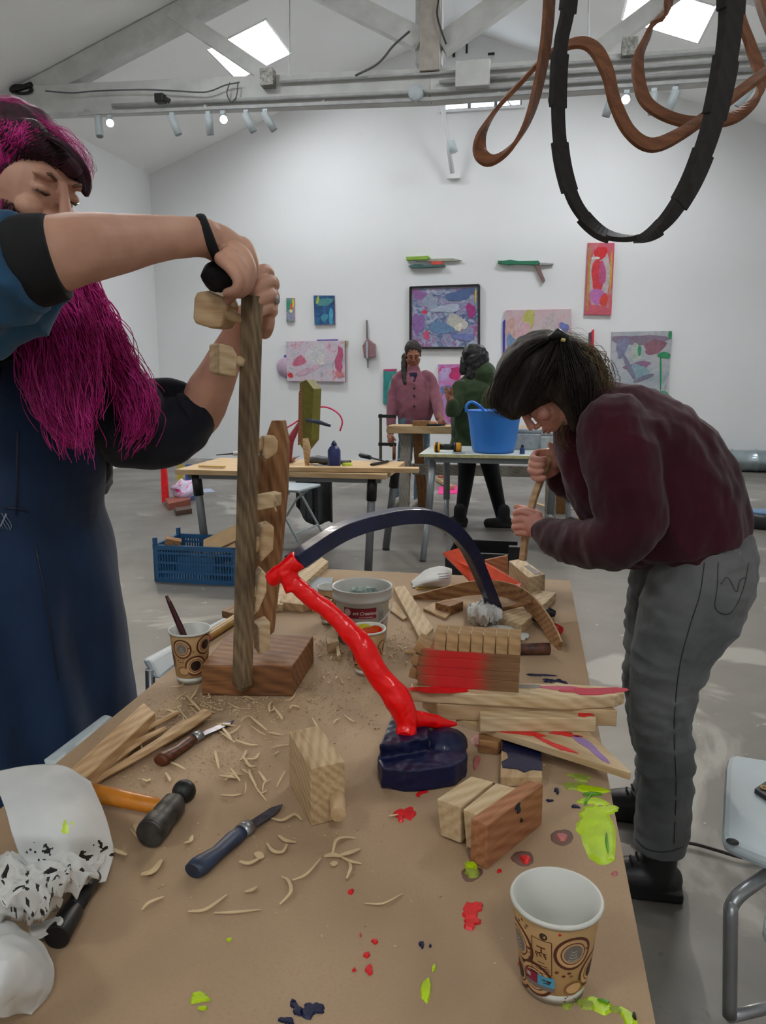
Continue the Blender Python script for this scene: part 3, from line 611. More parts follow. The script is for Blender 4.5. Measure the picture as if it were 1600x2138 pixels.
# ================================================================ white laminate table with tub
rt = empty('laminate_table', (-.35, 6.4, 0), 'white laminate table with a pale yellow edge carrying the blue tub', 'table')
ZR2 = .752
slabw('table_top', [(-.84, 5.98, ZR2), (.42, 5.98, ZR2), (.42, 6.72, ZR2), (-.84, 6.72, ZR2)], ZR2 - .025, M['tabletopwhite'], rt, bevel=.003)
MB().box2((-.845, 5.972, ZR2 - .025), (.425, 5.979, ZR2 - .001)).build('edge_band', C_('c4bf8a'), rt)
MB().box2((-.78, 6.02, .68), (.36, 6.06, .727)).build('rail', M['greymetal'], rt); MB().box2((-.78, 6.6, .68), (.36, 6.64, .727)).build('rail', M['greymetal'], rt)
for x, y, dx, dy in ((-.74, 6.05, -.0, -.55), (-.69, 6.62, .02, -.1), (.2, 6.05, -.03, -.12), (.34, 6.62, .02, .0)):
    MB().tube([(x, y, .7), (x + dx * .45, y + dy * .45, .3)], .028, 12).build('leg', M['greymetal'], rt); MB().tube([(x + dx * .45, y + dy * .45, .32), (x + dx, y + dy, .0)], .023, 12).build('leg_extension', M['greymetal'], rt)
tb = empty('rubber_tub', (aty(1030, 945, 6.2).x, 6.22, ZR2), 'large bright blue flexible tub with loop handles on the white table', 'tub'); c = Vector(tb.location)
M['tub'] = plain('blue_tub_plastic', '2878d0', .4, var=.06, vscale=6)
MB().lathe(c, [(0, 0), (.15, 0), (.165, .01), (.175, .05), (.205, .27), (.22, .33), (.224, .335), (.214, .335), (.2, .27), (.17, .05), (.15, .02), (0, .02)], 40).build('body', M['tub'], tb)
for s_ in (-1, 1): MB().tube([c + Vector((s_ * .16 + dx, -.12, dz)) for dx, dz in smoothpath([(-.05, .32), (-.05, .37), (-.01, .4), (.05, .37), (.09, .33)], 5)], .012, 8).build('handle', M['tub'], tb)
for k in range(2): pass
ht = empty('ear_defenders', (aty(935, 930, 6.15).x, 6.12, ZR2), 'yellow and black ear defenders lying left of the blue tub', 'ear defenders'); c = Vector(ht.location)
for s_, rr in ((-1, .03), (1, .036)):
    mb = MB().tube([c + Vector((s_ * .085 - .02, 0, .04)), c + Vector((s_ * .085 + .028, 0, .04))], .04, 16); mb.build('ear_cup', C_('d8980c', .4), ht, bevel=.01)
    MB().tube([c + Vector((s_ * .085 - .02 - .012 * s_, 0, .04)), c + Vector((s_ * .085 - .012 * s_, 0, .04))], .042, 16).build('cushion', M['black'], ht)
MB().tube([c + Vector((-.08, 0, .045)), c + Vector((0, .01, .042)), c + Vector((.08, 0, .045))], .012, 8, flat=2.0, side=(0, 0, 1)).build('headband', M['black'], ht)
thing(MB().lathe((aty(975, 0, 6.1).x, 6.06, ZR2), [(0, 0), (.05, 0), (.05, .008), (0, .008)], 20).build('lid', C_('8e959a')), 'small grey lid between the ear defenders and the blue tub', 'lid')
for i, (x, y0, dy, w, h, lb) in enumerate(((1128, 6.55, .25, .3, .17, 'grey plastic toolbox behind the blue tub, nearest to it'), (1190, 6.5, .25, .2, .15, 'second grey box behind the hands of the bending person'))):
    X = aty(x, 0, y0).x; r_ = empty('toolbox', (X, y0, ZR2), lb, 'box')
    MB().box((X, y0, ZR2 + h * .4), (w, dy * .7, h * .8)).build('body', C_('a4a8a8'), r_, bevel=.012); MB().box((X, y0, ZR2 + h * .9), (w * .96, dy * .68, h * .2)).build('lid', C_('989c9e'), r_, bevel=.01)
bt = empty('glue_bottle', (aty(1091, 940, 6.15).x, 6.12, ZR2), 'tiny blue bottle with a black cap right of the blue tub', 'bottle'); c = Vector(bt.location)
MB().lathe(c, [(0, 0), (.02, 0), (.02, .04), (.012, .05), (0, .05)], 14).build('body', C_('26467c'), bt); MB().lathe(c + Vector((0, 0, .05)), [(0, 0), (.012, 0), (.01, .02), (0, .02)], 12).build('cap', M['black'], bt)
# ================================================================ timber bench
bn = empty('trestle_bench', (-.75, 7.3, 0), 'rough timber trestle bench with a pale plank top behind the white table', 'bench')
ZB = .885; M['rough'] = wood('rough_grey_timber', '8f877c', '6c645a', rings=20, worn=.4, spots='b9b4aa')
slabw('plank_top', [(-1.33, 7.24, ZB), (.35, 7.24, ZB), (.35, 7.54, ZB), (-1.33, 7.54, ZB)], ZB - .07, M['top'], bn, bevel=.004)
for x in (-1.16, .22):
    board('leg', (x, 7.22, .01), (x, 7.34, ZB - .07), .1, .06, M['rough'], bn, up=(0, 1, 0)); board('leg', (x + .12, 7.76, .01), (x + .09, 7.48, ZB - .07), .1, .05, M['oak'], bn, up=(0, 1, 0))
    board('brace', (x + .06, 7.3, .46), (x + .06, 7.66, .46), .08, .04, M['oak'], bn)
board('stretcher', (-1.1, 7.38, .46), (.25, 7.38, .46), .05, .1, M['rough'], bn)
thing(board('wood_offcut', (-1.09, 7.32, ZB + .025), (-.93, 7.32, ZB + .025), .1, .045, M['oak']), 'small brown block on the trestle bench in front of the mauve cardigan', 'block')
cl_ = empty('bar_clamp', (-1.3, 7.0, ZB), 'black bar clamp with a wooden handle gripping the left end of the trestle bench', 'clamp')
c1 = aty(795, 878, 7.19); MB().box2((c1.x - .012, 7.18, .53), (c1.x + .012, 7.2, 1.0)).build('bar', C_('4c4a3c'), cl_)
MB().box2((c1.x - .02, 7.175, .965), (c1.x + .15, 7.205, .995)).build('fixed_jaw', M['black'], cl_); MB().box2((c1.x - .02, 7.175, .7), (c1.x + .15, 7.205, .73)).build('sliding_jaw', M['black'], cl_)
MB().tube([(c1.x + .13, 7.19, .72), (c1.x + .13, 7.19, .56)], .016, 8).build('handle', C_('7a4a26'), cl_)
def tool2(name, x0, x1, Y, r, m, label, cat):
    A = Vector((aty(x0, 0, Y).x, Y, ZB + r)); B = Vector((aty(x1, 0, Y).x, Y + .03, ZB + r)); return thing(MB().tube([A, A.lerp(B, .5), B], [r * .7, r, r * .5], 8).build(name, m), label, cat)
tool2('carving_tool', 885, 915, 7.3, .018, C_('8a7a50'), 'brass coloured tool on the trestle bench near the standing person\'s hand', 'tool'); tool2('gouge', 900, 942, 7.27, .012, M['black'], 'black handled tool lying across the trestle bench', 'tool'); tool2('paper_roll', 900, 922, 7.42, .022, C_('c87858'), 'small orange roll at the person\'s hand on the trestle bench', 'roll')
# ================================================================ crate, cardboard and things on the floor
M['crate'] = plain('blue_crate_plastic', '245a86', .45, var=.1)
cr = empty('plastic_crate', (-2.12, 4.85, 0), 'blue slatted plastic crate on the floor at left, holding folded cardboard', 'crate'); c = Vector(cr.location)
def crate_wall(a, b, h, ribs, name='side_panel', dip=0):
    A, B = Vector(a), Vector(b); mb = MB(); L = (B - A).length; d = (B - A) / L; n_ = d.cross(Vector((0, 0, 1)))
    def bar(u0, u1, z0, z1, t=.014): 
        P = [A + d * u0, A + d * u1]; mb.prism([Vector((p.x, p.y, z1)) + n_ * s for p, s in ((P[0], -t / 2), (P[1], -t / 2), (P[1], t / 2), (P[0], t / 2))], [Vector((p.x, p.y, z0)) + n_ * s for p, s in ((P[0], -t / 2), (P[1], -t / 2), (P[1], t / 2), (P[0], t / 2))])
    for z in (.0, .062, .125, .19): bar(0, L, z, z + (.03 if z == 0 else .014), .018)
    bar(0, L, h - .03, h, .024)
    for k in range(ribs + 1): bar(max(0, L * k / ribs - .004), min(L, L * k / ribs + .004), 0, h)
    bar(L * .28, L * .72, .075, .18, .008)
    for u in (0, L - .03): bar(u, u + .03, 0, h + dip, .02)
    mb.build(name, M['crate'], cr)
x0, x1, y0, y1 = -2.42, -1.84, 4.62, 5.0; ch = .25
crate_wall((x0, y0, 0), (x1, y0, 0), ch, 30, dip=.0); crate_wall((x0, y1, 0), (x1, y1, 0), ch, 30); crate_wall((x0, y0, 0), (x0, y1, 0), ch, 20, 'end_panel', .045); crate_wall((x1, y0, 0), (x1, y1, 0), ch, 20, 'end_panel', .045)
MB().box2((x0, y0, .004), (x1, y1, .018)).build('base', M['crate'], cr)
cardb = plain('corrugated_card', 'a98a63', .8, var=.08)
thing(board('cardboard_sheet', (-2.15, 4.8, .2), (-1.62, 4.86, .45), .16, .012, cardb, up=(0, -.6, 1)), 'folded brown cardboard leaning out of the blue crate, upper sheet', 'cardboard')
thing(board('cardboard_sheet', (-2.1, 4.76, .16), (-1.66, 4.75, .34), .12, .02, cardb, up=(0, -.6, 1)), 'second strip of brown cardboard in the blue crate, lower one', 'cardboard')
thing(board('tape_strip', (-1.86, 4.79, .353), (-1.80, 4.795, .383), .04, .002, C_('3a5c90'), up=(0, -.6, 1)), 'small blue strip stuck on the upper cardboard sheet', 'tape')
thing(board('wood_offcut', (-2.36, 4.66, .26), (-2.27, 4.7, .235), .1, .07, M['oak']), 'dark brown offcut resting on the left corner of the blue crate', 'block')
# coloured bits far left
fr = empty('upright_plank', (aty(341, 1045, 7.6).x, 7.6, 0), 'fluorescent red painted upright plank standing on the floor at far left', 'plank')
MB().prism([aty(x, y, 7.6) for x, y in ((335, 960), (344, 960), (350, 1045), (338, 1050))], [aty(x, y, 7.6) + Vector((0, .04, 0)) for x, y in ((335, 960), (344, 960), (350, 1045), (338, 1050))]).build('red_upright', C_('f01820'), fr)
def flo(name, pts, z, m, label, cat): return thing(slabw(name, [atz(x, y, z) for x, y in pts], .001, m), label, cat)
flo('wood_offcut', [(345, 1040), (385, 1034), (398, 1042), (352, 1052)], .07, C_('8a4a38'), 'reddish brown offcut on the floor beside the red upright plank', 'block')
flo('wood_offcut', [(364, 1060), (398, 1056), (401, 1062), (368, 1067)], .05, C_('4a3428'), 'dark brown offcut on the floor, in front of the reddish one', 'block')
flo('blue_block', [(392, 1030), (414, 1027), (418, 1033), (395, 1037)], .05, C_('4a5a80'), 'slate blue flat block on the floor right of the crumpled pink paper', 'block')
lump('crumpled_paper', 379, 1020, 7.7, .0, (.13, .1, .13), dabs('pinkwhite', [(.4, 'c8b8d8'), (.52, 'd8d0e0'), (.6, 'e02c90')], 9), 'crumpled pink and lilac paper heap on the far left floor', 'paper', 5, .6)
for px_, cl, lb in ((376, 'c8b440', 'yellow leaning slat under the far end of the work table'), (393, '3a5cb0', 'blue leaning slat beside the yellow one')):
    thing(MB().prism([aty(x, y, 7.9) for x, y in ((px_ - 5, 970), (px_ + 8, 970), (px_ + 3, 1046), (px_ - 8, 1046))], [aty(x, y, 7.93) for x, y in ((px_ - 5, 970), (px_ + 8, 970), (px_ + 3, 1046), (px_ - 8, 1046))]).build('leaning_slat', C_(cl)), lb, 'slat')
flo('paper_scrap', [(400, 1022), (440, 1020), (450, 1026), (410, 1030)], .004, C_('a9b4cc'), 'flat pale blue paper scrap on the floor by the blue crate', 'paper')
flo('pink_sheet', [(917, 1016), (954, 1012), (958, 1030), (915, 1031)], .006, C_('f02c8c'), 'bright pink sheet lying on the floor under the trestle bench', 'sheet')
thing(board('wood_stick', atz(914, 1000, .03), atz(945, 1018, .03), .06, .04, M['pine']), 'pale stick lying on the bright pink sheet under the bench', 'stick')
thing(board('wood_stick', atz(918, 996, .09), atz(936, 992, .09), .04, .03, C_('b86850')), 'short orange brown stick under the trestle bench', 'stick')
thing(MB().tube([atz(x, y, .03) for x, y in smoothpath([(1110, 1046), (1135, 1056), (1165, 1062), (1200, 1063)], 5)], .025, 6, flat=.4, side=(0, 0, 1)).build('wood_strip', M['pine']), 'thin bent wood strip on the floor behind the two hands', 'strip')
flo('wood_offcut', [(1205, 1078), (1222, 1073), (1226, 1079), (1210, 1084)], .02, M['pine2'], 'pale wood chip on the floor in front of the maroon sweater', 'chip')
# black crate behind the table end
bc = empty('plastic_crate', (-.3, 3.95, 0), 'black plastic crate on the floor just beyond the far end of the work table', 'crate')
_x0, _x1, _h = aty(930, 1150, 3.8).x, aty(1088, 1150, 3.8).x, aty(960, 1154, 3.8).z
for a_, b_, n_ in (((_x0, 3.8, .02), (_x1, 3.82, _h), 'side_panel'), ((_x0, 4.12, .02), (_x1, 4.14, _h), 'side_panel'), ((_x0, 3.82, .02), (_x0 + .02, 4.12, _h), 'end_panel'), ((_x1 - .02, 3.82, .02), (_x1, 4.12, _h), 'end_panel'), ((_x0, 3.8, 0), (_x1, 4.14, .02), 'base')):
    MB().box2(a_, b_).build(n_, M['black'], bc)
MB().box2((_x1 - .06, 3.8, _h), (_x1, 3.84, _h + .04)).build('corner_peg', M['black'], bc)
# cable reel at right
rl = empty('cable_reel', atz(1592, 1100, 0), 'dark cable reel on the floor at the right edge', 'cable reel'); c = Vector(rl.location)
MB().lathe(c, [(0, .0), (.16, .0), (.17, .02), (.17, .11), (.15, .13), (0, .13)], 28).build('drum', M['black'], rl)
MB().lathe(c + Vector((0, 0, .13)), [(0, 0), (.12, 0), (.11, .02), (0, .03)], 24).build('face_plate', C_('5c7ca0'), rl)
thing(MB().tube([atz(x, y, .012) for x, y in smoothpath([(1520, 1065), (1545, 1064), (1575, 1066), (1590, 1074)], 5)] , .012, 6).build('cable', M['black']), 'black cable on the floor coming from the cable reel behind the sweater', 'cable')
thing(MB().tube([atz(x, y, .014) for x, y in smoothpath([(1400, 1756), (1450, 1762), (1500, 1776), (1550, 1790), (1600, 1792), (1660, 1800)], 5)], .0055, 6).build('cable', C_('3c3432')), 'dark brown cable on the floor running from the boots to the near chair', 'cable')
# ================================================================ the big work table in front
TX0, TX1, TY0, TY1 = -.70, .13, .30, 2.25
t = NT('kraft_paper'); v = t.coord(); c = t.ramp(t.noise(v, 3, 5), [(.3, '9f8467'), (.7, 'b19678')]); f = t.ramp(t.noise(v, 260, 2), [(.3, (.35, .35, .35, 1)), (.5, (0, 0, 0, 1))])
c = t.mix(f, c, srgb('9c7e5c')); t.base(c); t.bump(t.noise(v, 9, 3), .25, .004); M['kraft'] = t.fin(.7, 0, .25)
wt = empty('work_table', (-.28, 1.27, 0), 'long work table covered with brown paper, filling the foreground', 'table')
MB().box2((TX0, TY0, T - .032), (TX1, TY1, T - .002)).build('table_top', M['tabletopwhite'], wt, bevel=.003)
for x in (TX0 + .09, TX1 - .09):
    for y in (TY0 + .2, TY1 - .15): MB().tube([(x, y, T - .03), (x, y, 0)], .024, 12).build('leg', M['steel'], wt)
    MB().box2((x - .015, TY0 + .1, T - .07), (x + .015, TY1 - .1, T - .033)).build('rail', M['steel'], wt)
mb = MB(); nx, ny = 14, 34; e_ = .003
for j in range(ny + 1):
    for i in range(nx + 1):
        x = TX0 - e_ + (TX1 - TX0 + 2 * e_) * i / nx; y = TY0 - e_ + (TY1 - TY0 + 2 * e_) * j / ny
        mb.v.append(Vector((x, y, T)))
for j in range(ny):
    for i in range(nx): mb.f.append([j * (nx + 1) + i, j * (nx + 1) + i + 1, (j + 1) * (nx + 1) + i + 1, (j + 1) * (nx + 1) + i]); mb.m.append(0); mb.sm.append(True)
# folded down edges on the right and far side
def fold(a, b, d):
    q = [Vector(a), Vector(b), Vector(b) + Vector(d) * .3 + Vector((0, 0, -.012)), Vector(a) + Vector(d) * .3 + Vector((0, 0, -.012))]; q2 = [q[3], q[2], q[2] + Vector((0, 0, -.022)), q[3] + Vector((0, 0, -.022))]
    for p in (q, q2): b0 = len(mb.v); mb.v += p; mb.f.append([b0, b0 + 1, b0 + 2, b0 + 3]); mb.m.append(0); mb.sm.append(False)
fold((TX1 + e_, TY0, T), (TX1 + e_, TY1, T), (.006, 0, 0)); fold((TX0 - e_, TY0, T), (TX0 - e_, TY1, T), (-.006, 0, 0)); fold((TX0, TY1 + e_, T), (TX1, TY1 + e_, T), (0, .006, 0))
kp = tag(mb.build('brown_paper', M['kraft'], origin=((TX0 + TX1) / 2, (TY0 + TY1) / 2, T)), 'brown paper sheet taped over the foreground table, spattered with paint', 'paper')
def smear(cx, cy, rx, ry, mat, rot=0, jag=.5, seed=0, lift=.0012, n=34, label=None):
    pts = [atz(cx + a, cy + b, T + lift) for a, b in blobpts(n, rx, ry, jag, seed + int(cx), math.radians(rot))]; c = atz(cx, cy, T + lift)
    mb = MB(); inner = [c.lerp(p, .8) + Vector((0, 0, lift * .7)) for p in pts]; low = [Vector((p.x, p.y, T + .0001)) for p in pts]
    mb.loft([low, inner], 0, True, False); b0 = len(mb.v); mb.v += inner + [c + Vector((0, 0, lift * .9))]
    for i in range(n): mb.f.append([b0 + i, b0 + (i + 1) % n, b0 + n]); mb.m.append(0); mb.sm.append(True)
    o = mb.build('paint_smear', mat, kp)
    if label: o['label'] = label
    return o
LI, RE, NA = M['lime'], M['redp'], M['navy']
M['limethin'] = plain('thin_lime_paint', '93a23a', .6, var=.2, vscale=60); M['green'] = plain('green_paint', '5c9a10', .35, var=.3)
M['rose'] = plain('rose_paint', 'b86a66', .45, var=.2, vscale=40); M['damp'] = plain('damp_paper', '6f4f42', .55, var=.15)
for a in ((1252, 1748, 38, 54, LI, -8, .2, 1), (1238, 1712, 36, 30, LI, 20, .5, 2), (1268, 1690, 22, 10, LI, 0, .5, 3), (1240, 1672, 28, 8, LI, 5, .6, 4), (1232, 1647, 32, 9, LI, 5, .7, 5), (1200, 1640, 20, 9, M['limethin'], 0, .8, 6), (1212, 1622, 26, 6, M['limethin'], 5, .9, 7),
          (1237, 1657, 20, 2.5, M['green'], 3, .5, 8, .0022), (1268, 1760, 3, 26, M['green'], -6, .4, 9, .003), (1228, 1668, 3, 14, M['green'], 40, .3, 10, .0024), (1275, 1790, 9, 8, LI, 0, .7, 11),
          (848, 1697, 20, 13, RE, -10, .8, 12), (838, 1707, 7, 8, RE, 0, .7, 13), (880, 1655, 12, 3, RE, -10, .8, 14), (873, 1660, 4, 3, RE, 0, .6, 15), (984, 1905, 20, 24, RE, 15, .7, 16), (985, 1926, 17, 12, RE, 0, .8, 17), (1000, 1893, 8, 10, RE, 0, .6, 18),
          (733, 1861, 6, 5, RE, 0, .6, 19), (783, 1965, 6, 5, RE, 0, .7, 20), (766, 1993, 6, 6, RE, 0, .7, 21), (771, 2023, 9, 9, RE, 0, .6, 22), (740, 2024, 4, 3, RE, 0, .6, 23), (753, 1951, 1.5, 4, RE, 0, .3, 24),
          (890, 2065, 10, 28, LI, 8, .4, 25), (906, 2020, 4, 7, LI, 10, .3, 26), (416, 2082, 24, 9, LI, -8, .8, 27), (424, 2104, 8, 4, LI, 0, .8, 28), (479, 1961, 6, 2, LI, -5, .5, 29),
          (651, 2107, 21, 17, NA, 0, .8, 30), (620, 2105, 14, 10, NA, 30, .9, 31), (600, 2130, 14, 8, NA, 20, .9, 32), (612, 2090, 5, 4, NA, 0, .9, 33), (881, 1971, 5, 7, NA, 20, .9, 34), (899, 1974, 2.5, 2.5, NA, 0, .4, 35),
          (1252, 2097, 34, 12, LI, 20, .6, 36), (1312, 2122, 24, 12, LI, 35, .7, 37), (1226, 2096, 18, 12, M['limethin'], 0, .7, 38), (1182, 2096, 13, 9, M['limethin'], 0, .8, 39), (1290, 2108, 16, 6, M['limethin'], 20, .7, 40), (1325, 2122, 4, 8, M['black'], -30, .3, 41, .003), (1262, 2092, 12, 5, M['green'], 20, .7, 42, .0025),
          (985, 1824, 22, 16, M['damp'], 0, .3, 43, .0005), (986, 1822, 15, 8, M['limethin'], 0, .5, 44, .003), (984, 1808, 13, 8, LI, 30, .6, 45, .003), (1174, 1748, 23, 18, M['damp'], 0, .15, 46, .0005), (1174, 1747, 12, 8, M['rose'], 0, .4, 47, .002), (1092, 1792, 24, 16, M['damp'], 0, .2, 48, .0005), (1098, 1793, 12, 8, RE, 0, .5, 49, .002), (1284, 1823, 7, 4, M['rose'], 0, .5, 50),
          (1163, 1650, 5, 6, NA, 0, .8, 51), (1202, 1683, 8, 3, NA, 20, .9, 52), (1148, 1671, 6, 2, NA, 0, .9, 53), (1150, 1421, 16, 4, NA, 8, 1.0, 54), (1125, 1409, 24, 2, NA, 3, 1.0, 55), (1172, 1422, 10, 3, NA, 15, 1.0, 56), (1165, 1428, 10, 3, M['pine2'], 10, .9, 57),
          (1010, 1548, 24, 14, M['rose'], 30, .6, 58), (1080, 1900, 7, 3, M['limethin'], 0, .6, 59), (1086, 2010, 4, 4, RE, 0, .6, 60), (702, 1245, 12, 6, C_('d8b83c'), 0, .7, 61), (995, 1590, 8, 14, M['rose'], 20, .5, 62), (1043, 1818, 5, 3, RE, 0, .4, 63)):
    smear(*a[:5], rot=a[5], jag=a[6], seed=a[7], lift=a[8] if len(a) > 8 else .0014)
# ---------------------------------------------------------------- paper cups
M['cupwhite'] = plain('white_card', 'cfcfc6', .5, var=.02); M['cupkraft'] = plain('printed_card', 'b08c5c', .55, var=.08)
M['espresso'] = C_('2a1a14'); M['brownring'] = C_('5a2c1c'); M['creamring'] = C_('c9a070'); M['latte'] = C_('77706a'); M['lattelight'] = C_('b4b0a8')
def cone_patch(mb, c, prof, th0, z0, ra, rb, mi, lift, n=26, hole=0, a0=0, a1=6.2832):
    """round print wrapped on the cup wall; ra along the girth, rb along the height"""
    rad = lambda z: prof(z) + lift
    def P(a, k):
        z = z0 + rb * k * math.sin(a); r = rad(z); th = th0 + ra * k * math.cos(a) / r; return Vector((c[0] + r * math.cos(th), c[1] + r * math.sin(th), c[2] + z))
    m_ = 3; ks = [hole + (1 - hole) * q / m_ for q in range(m_ + 1)]; b0 = len(mb.v)
    for k in ks:
        for i in range(n): mb.v.append(P(a0 + (a1 - a0) * i / (n - 1 if a1 - a0 < 6.28 else n), max(k, .001)))
    nn = n if a1 - a0 > 6.28 else n - 1
    for j in range(m_):
        for i in range(nn): mb.f.append([b0 + j * n + i, b0 + j * n + (i + 1) % n, b0 + (j + 1) * n + (i + 1) % n, b0 + (j + 1) * n + i]); mb.m.append(mi); mb.sm.append(True)
def paper_cup(px, py, wtop, hpx, prints, label, paint=False, tex=True, ratio=.72):
    c = atz(px, py, T + .0005); P2 = aty(px, py - hpx, c.y); h = P2.z - c.z; R = .5 * wtop / ppm(P2) ; r = R * ratio
    root = empty('paper_cup', c, label, 'cup'); prof = lambda z: r + (R - r) * (z / h)
    zb = h * .13
    MB().lathe(c, [(0, .004), (prof(0) - .002, .004), (prof(0), 0), (prof(zb), zb), (prof(zb) , zb), (prof(h - .004), h - .004), (R + .0026, h - .004), (R + .0034, h - .0015), (R + .0022, h + .001), (R, h), (prof(h * .5) - .0012, h * .5), (prof(.01) - .0015, .008), (0, .008)], 44).build('cup_body', M['cupwhite'], root)
    mb = MB(); mb.lathe(c, [(prof(zb) + .0004, zb), (prof(zb) + .0011, zb + .0008), (prof(h - .005) + .0011, h - .005), (prof(h - .005) + .0002, h - .0042)], 44)
    mats = [M['cupkraft'], M['brownring'], M['creamring'], M['espresso'], M['latte'], M['lattelight'], C_('8a1838'), C_('4a9ab8'), C_('c01818'), C_('8a6238')]
    face = math.atan2(-c.y, -c.x)
    for (ang, fz, kind, s) in prints:
        th = face + math.radians(ang); z = fz * h; q = s * h; L = .0013
        A = lambda ra, rb, mi, l, **k: cone_patch(mb, c, prof, th, z, ra * q, rb * q, mi, L + l, **k)
        if kind in ('coffee', 'latte'):
            A(1, 1, 1, 0, hole=.84); A(.84, .84, 2, .0001, hole=.68); A(.66, .66, 1, .0002, hole=.9); A(.6, .6, 2, .0002, hole=.75); A(.5, .5, 3 if kind == 'coffee' else 4, .0003)
            cone_patch(mb, c, prof, th + .72 * q / prof(z), z + .1 * q, .1 * q, .06 * q, 1, L + .0004)
            if kind == 'latte':
                for k in range(4): cone_patch(mb, c, prof, th, z + (k - 1.6) * .17 * q, (.3 - .05 * k) * q, .16 * q, 5, L + .0005, hole=.75, a0=math.pi * 1.1, a1=math.pi * 1.9, n=10)
        elif kind == 'beans':
            for k in range(5): cone_patch(mb, c, prof, th + (rnd.uniform(-1, 1)) * q / prof(z), z + rnd.uniform(-.6, .6) * q, .16 * q, .12 * q, 9 if k % 2 else 1, L + .0001)
        elif kind == 'drop': A(1, .8, 9, .0001); A(.75, .55, 2, .0002)
        elif kind == 'spot': A(1, 1, 8, .0008)
        elif kind == 'panel':
            for u0, u1, v0, v1, mi, l in ((-1, -.1, -.2, .6, 6, .0004), (-.1, 1, -.2, .6, 7, .0004), (-1, 1, -.55, -.2, 4, .0004), (-.9, -.6, .1, .4, 5, .0006), (.2, .8, .25, .33, 3, .0006), (.3, .7, .05, .12, 3, .0006)):
                g = []; b0 = len(mb.v)
                for j in range(2):
                    for i in range(7):
                        zz = z + q * (v0 + (v1 - v0) * j); a_ = th + q * (u0 + (u1 - u0) * i / 6) / prof(zz); rr = prof(zz) + L + l; mb.v.append(Vector((c.x + rr * math.cos(a_), c.y + rr * math.sin(a_), c.z + zz)))
                for i in range(6): mb.f.append([b0 + i, b0 + i + 1, b0 + 8 + i, b0 + 7 + i]); mb.m.append(mi); mb.sm.append(True)
        elif kind == 'lines':
            def strip(u0, v0, u1, v1, w=.03):
                b0 = len(mb.v); N = 4
                for i in range(N + 1):
                    u = u0 + (u1 - u0) * i / N; v = v0 + (v1 - v0) * i / N; du, dv = (0, w) if abs(u1 - u0) > abs(v1 - v0) else (w, 0)
                    for s_ in (-1, 1):
                        zz = z + q * (v + dv * s_); a_ = th + q * (u + du * s_) / prof(zz); rr = prof(zz) + L + .0002; mb.v.append(Vector((c.x + rr * math.cos(a_), c.y + rr * math.sin(a_), c.z + zz)))
                for i in range(N): mb.f.append([b0 + 2 * i, b0 + 2 * i + 1, b0 + 2 * i + 3, b0 + 2 * i + 2]); mb.m.append(1); mb.sm.append(True)
            for a in ((-.5, -1, .5, -1), (-.5, 1, .5, 1), (-.5, -1, -.5, 1), (.5, -1, .5, 1), (-.4, -.8, .4, -.8), (-.4, -.68, .4, -.68), (-.4, -.56, .3, -.56), (-.15, -.36, .15, -.36)): strip(*a, w=.02)
            A(.26, .26, 1, .0003, hole=.8, a0=-.4, a1=3.6, n=14); strip(-.25, .55, .2, .55, .035); strip(0, .2, 0, .55, .035)        # tree mark
            for k, (u, v) in enumerate(((-.22, .1), (-.02, .1), (.2, .1))): strip(u - .06, v + .12, u + .06, v + .12, .02); strip(u - .06, v - .06, u - .06, v + .12, .02); (strip(u - .06, v, u + .05, v, .02) if k < 2 else None); (strip(u - .06, v - .08, u + .06, v - .08, .02) if k else None)
            cone_patch(mb, c, prof, th + .1 * q / prof(z), z + 1.25 * q, .2 * q, .2 * q, 3, L + .0003, hole=.6)
            cone_patch(mb, c, prof, th + .1 * q / prof(z), z + 1.25 * q, .1 * q, .1 * q, 3, L + .0003, hole=.4, a0=.6, a1=5, n=14)
    mb.build('printed_sleeve', mats, root)
    if paint:
        mb = MB(); mp = [C_('c9c42a', .3), C_('d84a18', .3), C_('e01c18', .3)]; pin = lambda z: prof(z) - .0022
        for k, (a, z, ra, rb, mi) in enumerate(((170, .86, .03, .012, 0), (120, .88, .02, .01, 0), (60, .84, .02, .012, 1), (90, .74, .03, .016, 1), (35, .86, .01, .01, 2), (70, .6, .03, .02, 2), (10, .84, .008, .01, 2))):
            cone_patch(mb, c, lambda z: pin(z) - .0004 * k, math.radians(a), z * h, ra, rb, mi, 0)
        mb.build('paint_residue', mp, root)
    return root, c, h, R
cupF = paper_cup(1155, 2050, 178, 181, [(-62, .58, 'latte', .22), (-18, .58, 'lines', .2), (27, .66, 'latte', .2), (-30, .27, 'coffee', .2), (-22, .26, 'panel', .15), (72, .36, 'coffee', .2), (35, .22, 'drop', .11), (22, .44, 'beans', .12), (-40, .5, 'beans', .1), (30, .1, 'beans', .07), (-44, .87, 'beans', .1), (10, .97, 'spot', .018), (6, .9, 'spot', .014), (-70, .22, 'coffee', .2)], 'empty paper coffee cup with white rim, nearest on the table at lower right')[0]
rL, cL, hL, RL = paper_cup(401, 1419, 82, 106, [(-28, .72, 'latte', .19), (48, .76, 'coffee', .19), (15, .38, 'coffee', .2), (-28, .28, 'drop', .12), (-35, .48, 'beans', .09), (18, .66, 'beans', .07), (-95, .5, 'coffee', .2), (95, .4, 'latte', .2)], 'paper coffee cup holding a dark brush, at the left table edge')
paper_cup(768, 1403, 72, 92, [(-70, .4, 'coffee', .2), (-40, .72, 'coffee', .15), (60, .68, 'drop', .14), (80, .6, 'coffee', .18), (40, .3, 'coffee', .17)], 'paper cup with yellow and red paint inside, behind the red curved limb', paint=True)
paper_cup(688, 1300, 46, 76, [(-20, .62, 'coffee', .2), (50, .4, 'coffee', .2), (-70, .5, 'latte', .2)], 'paper cup half hidden behind the white paint bucket, left of it')
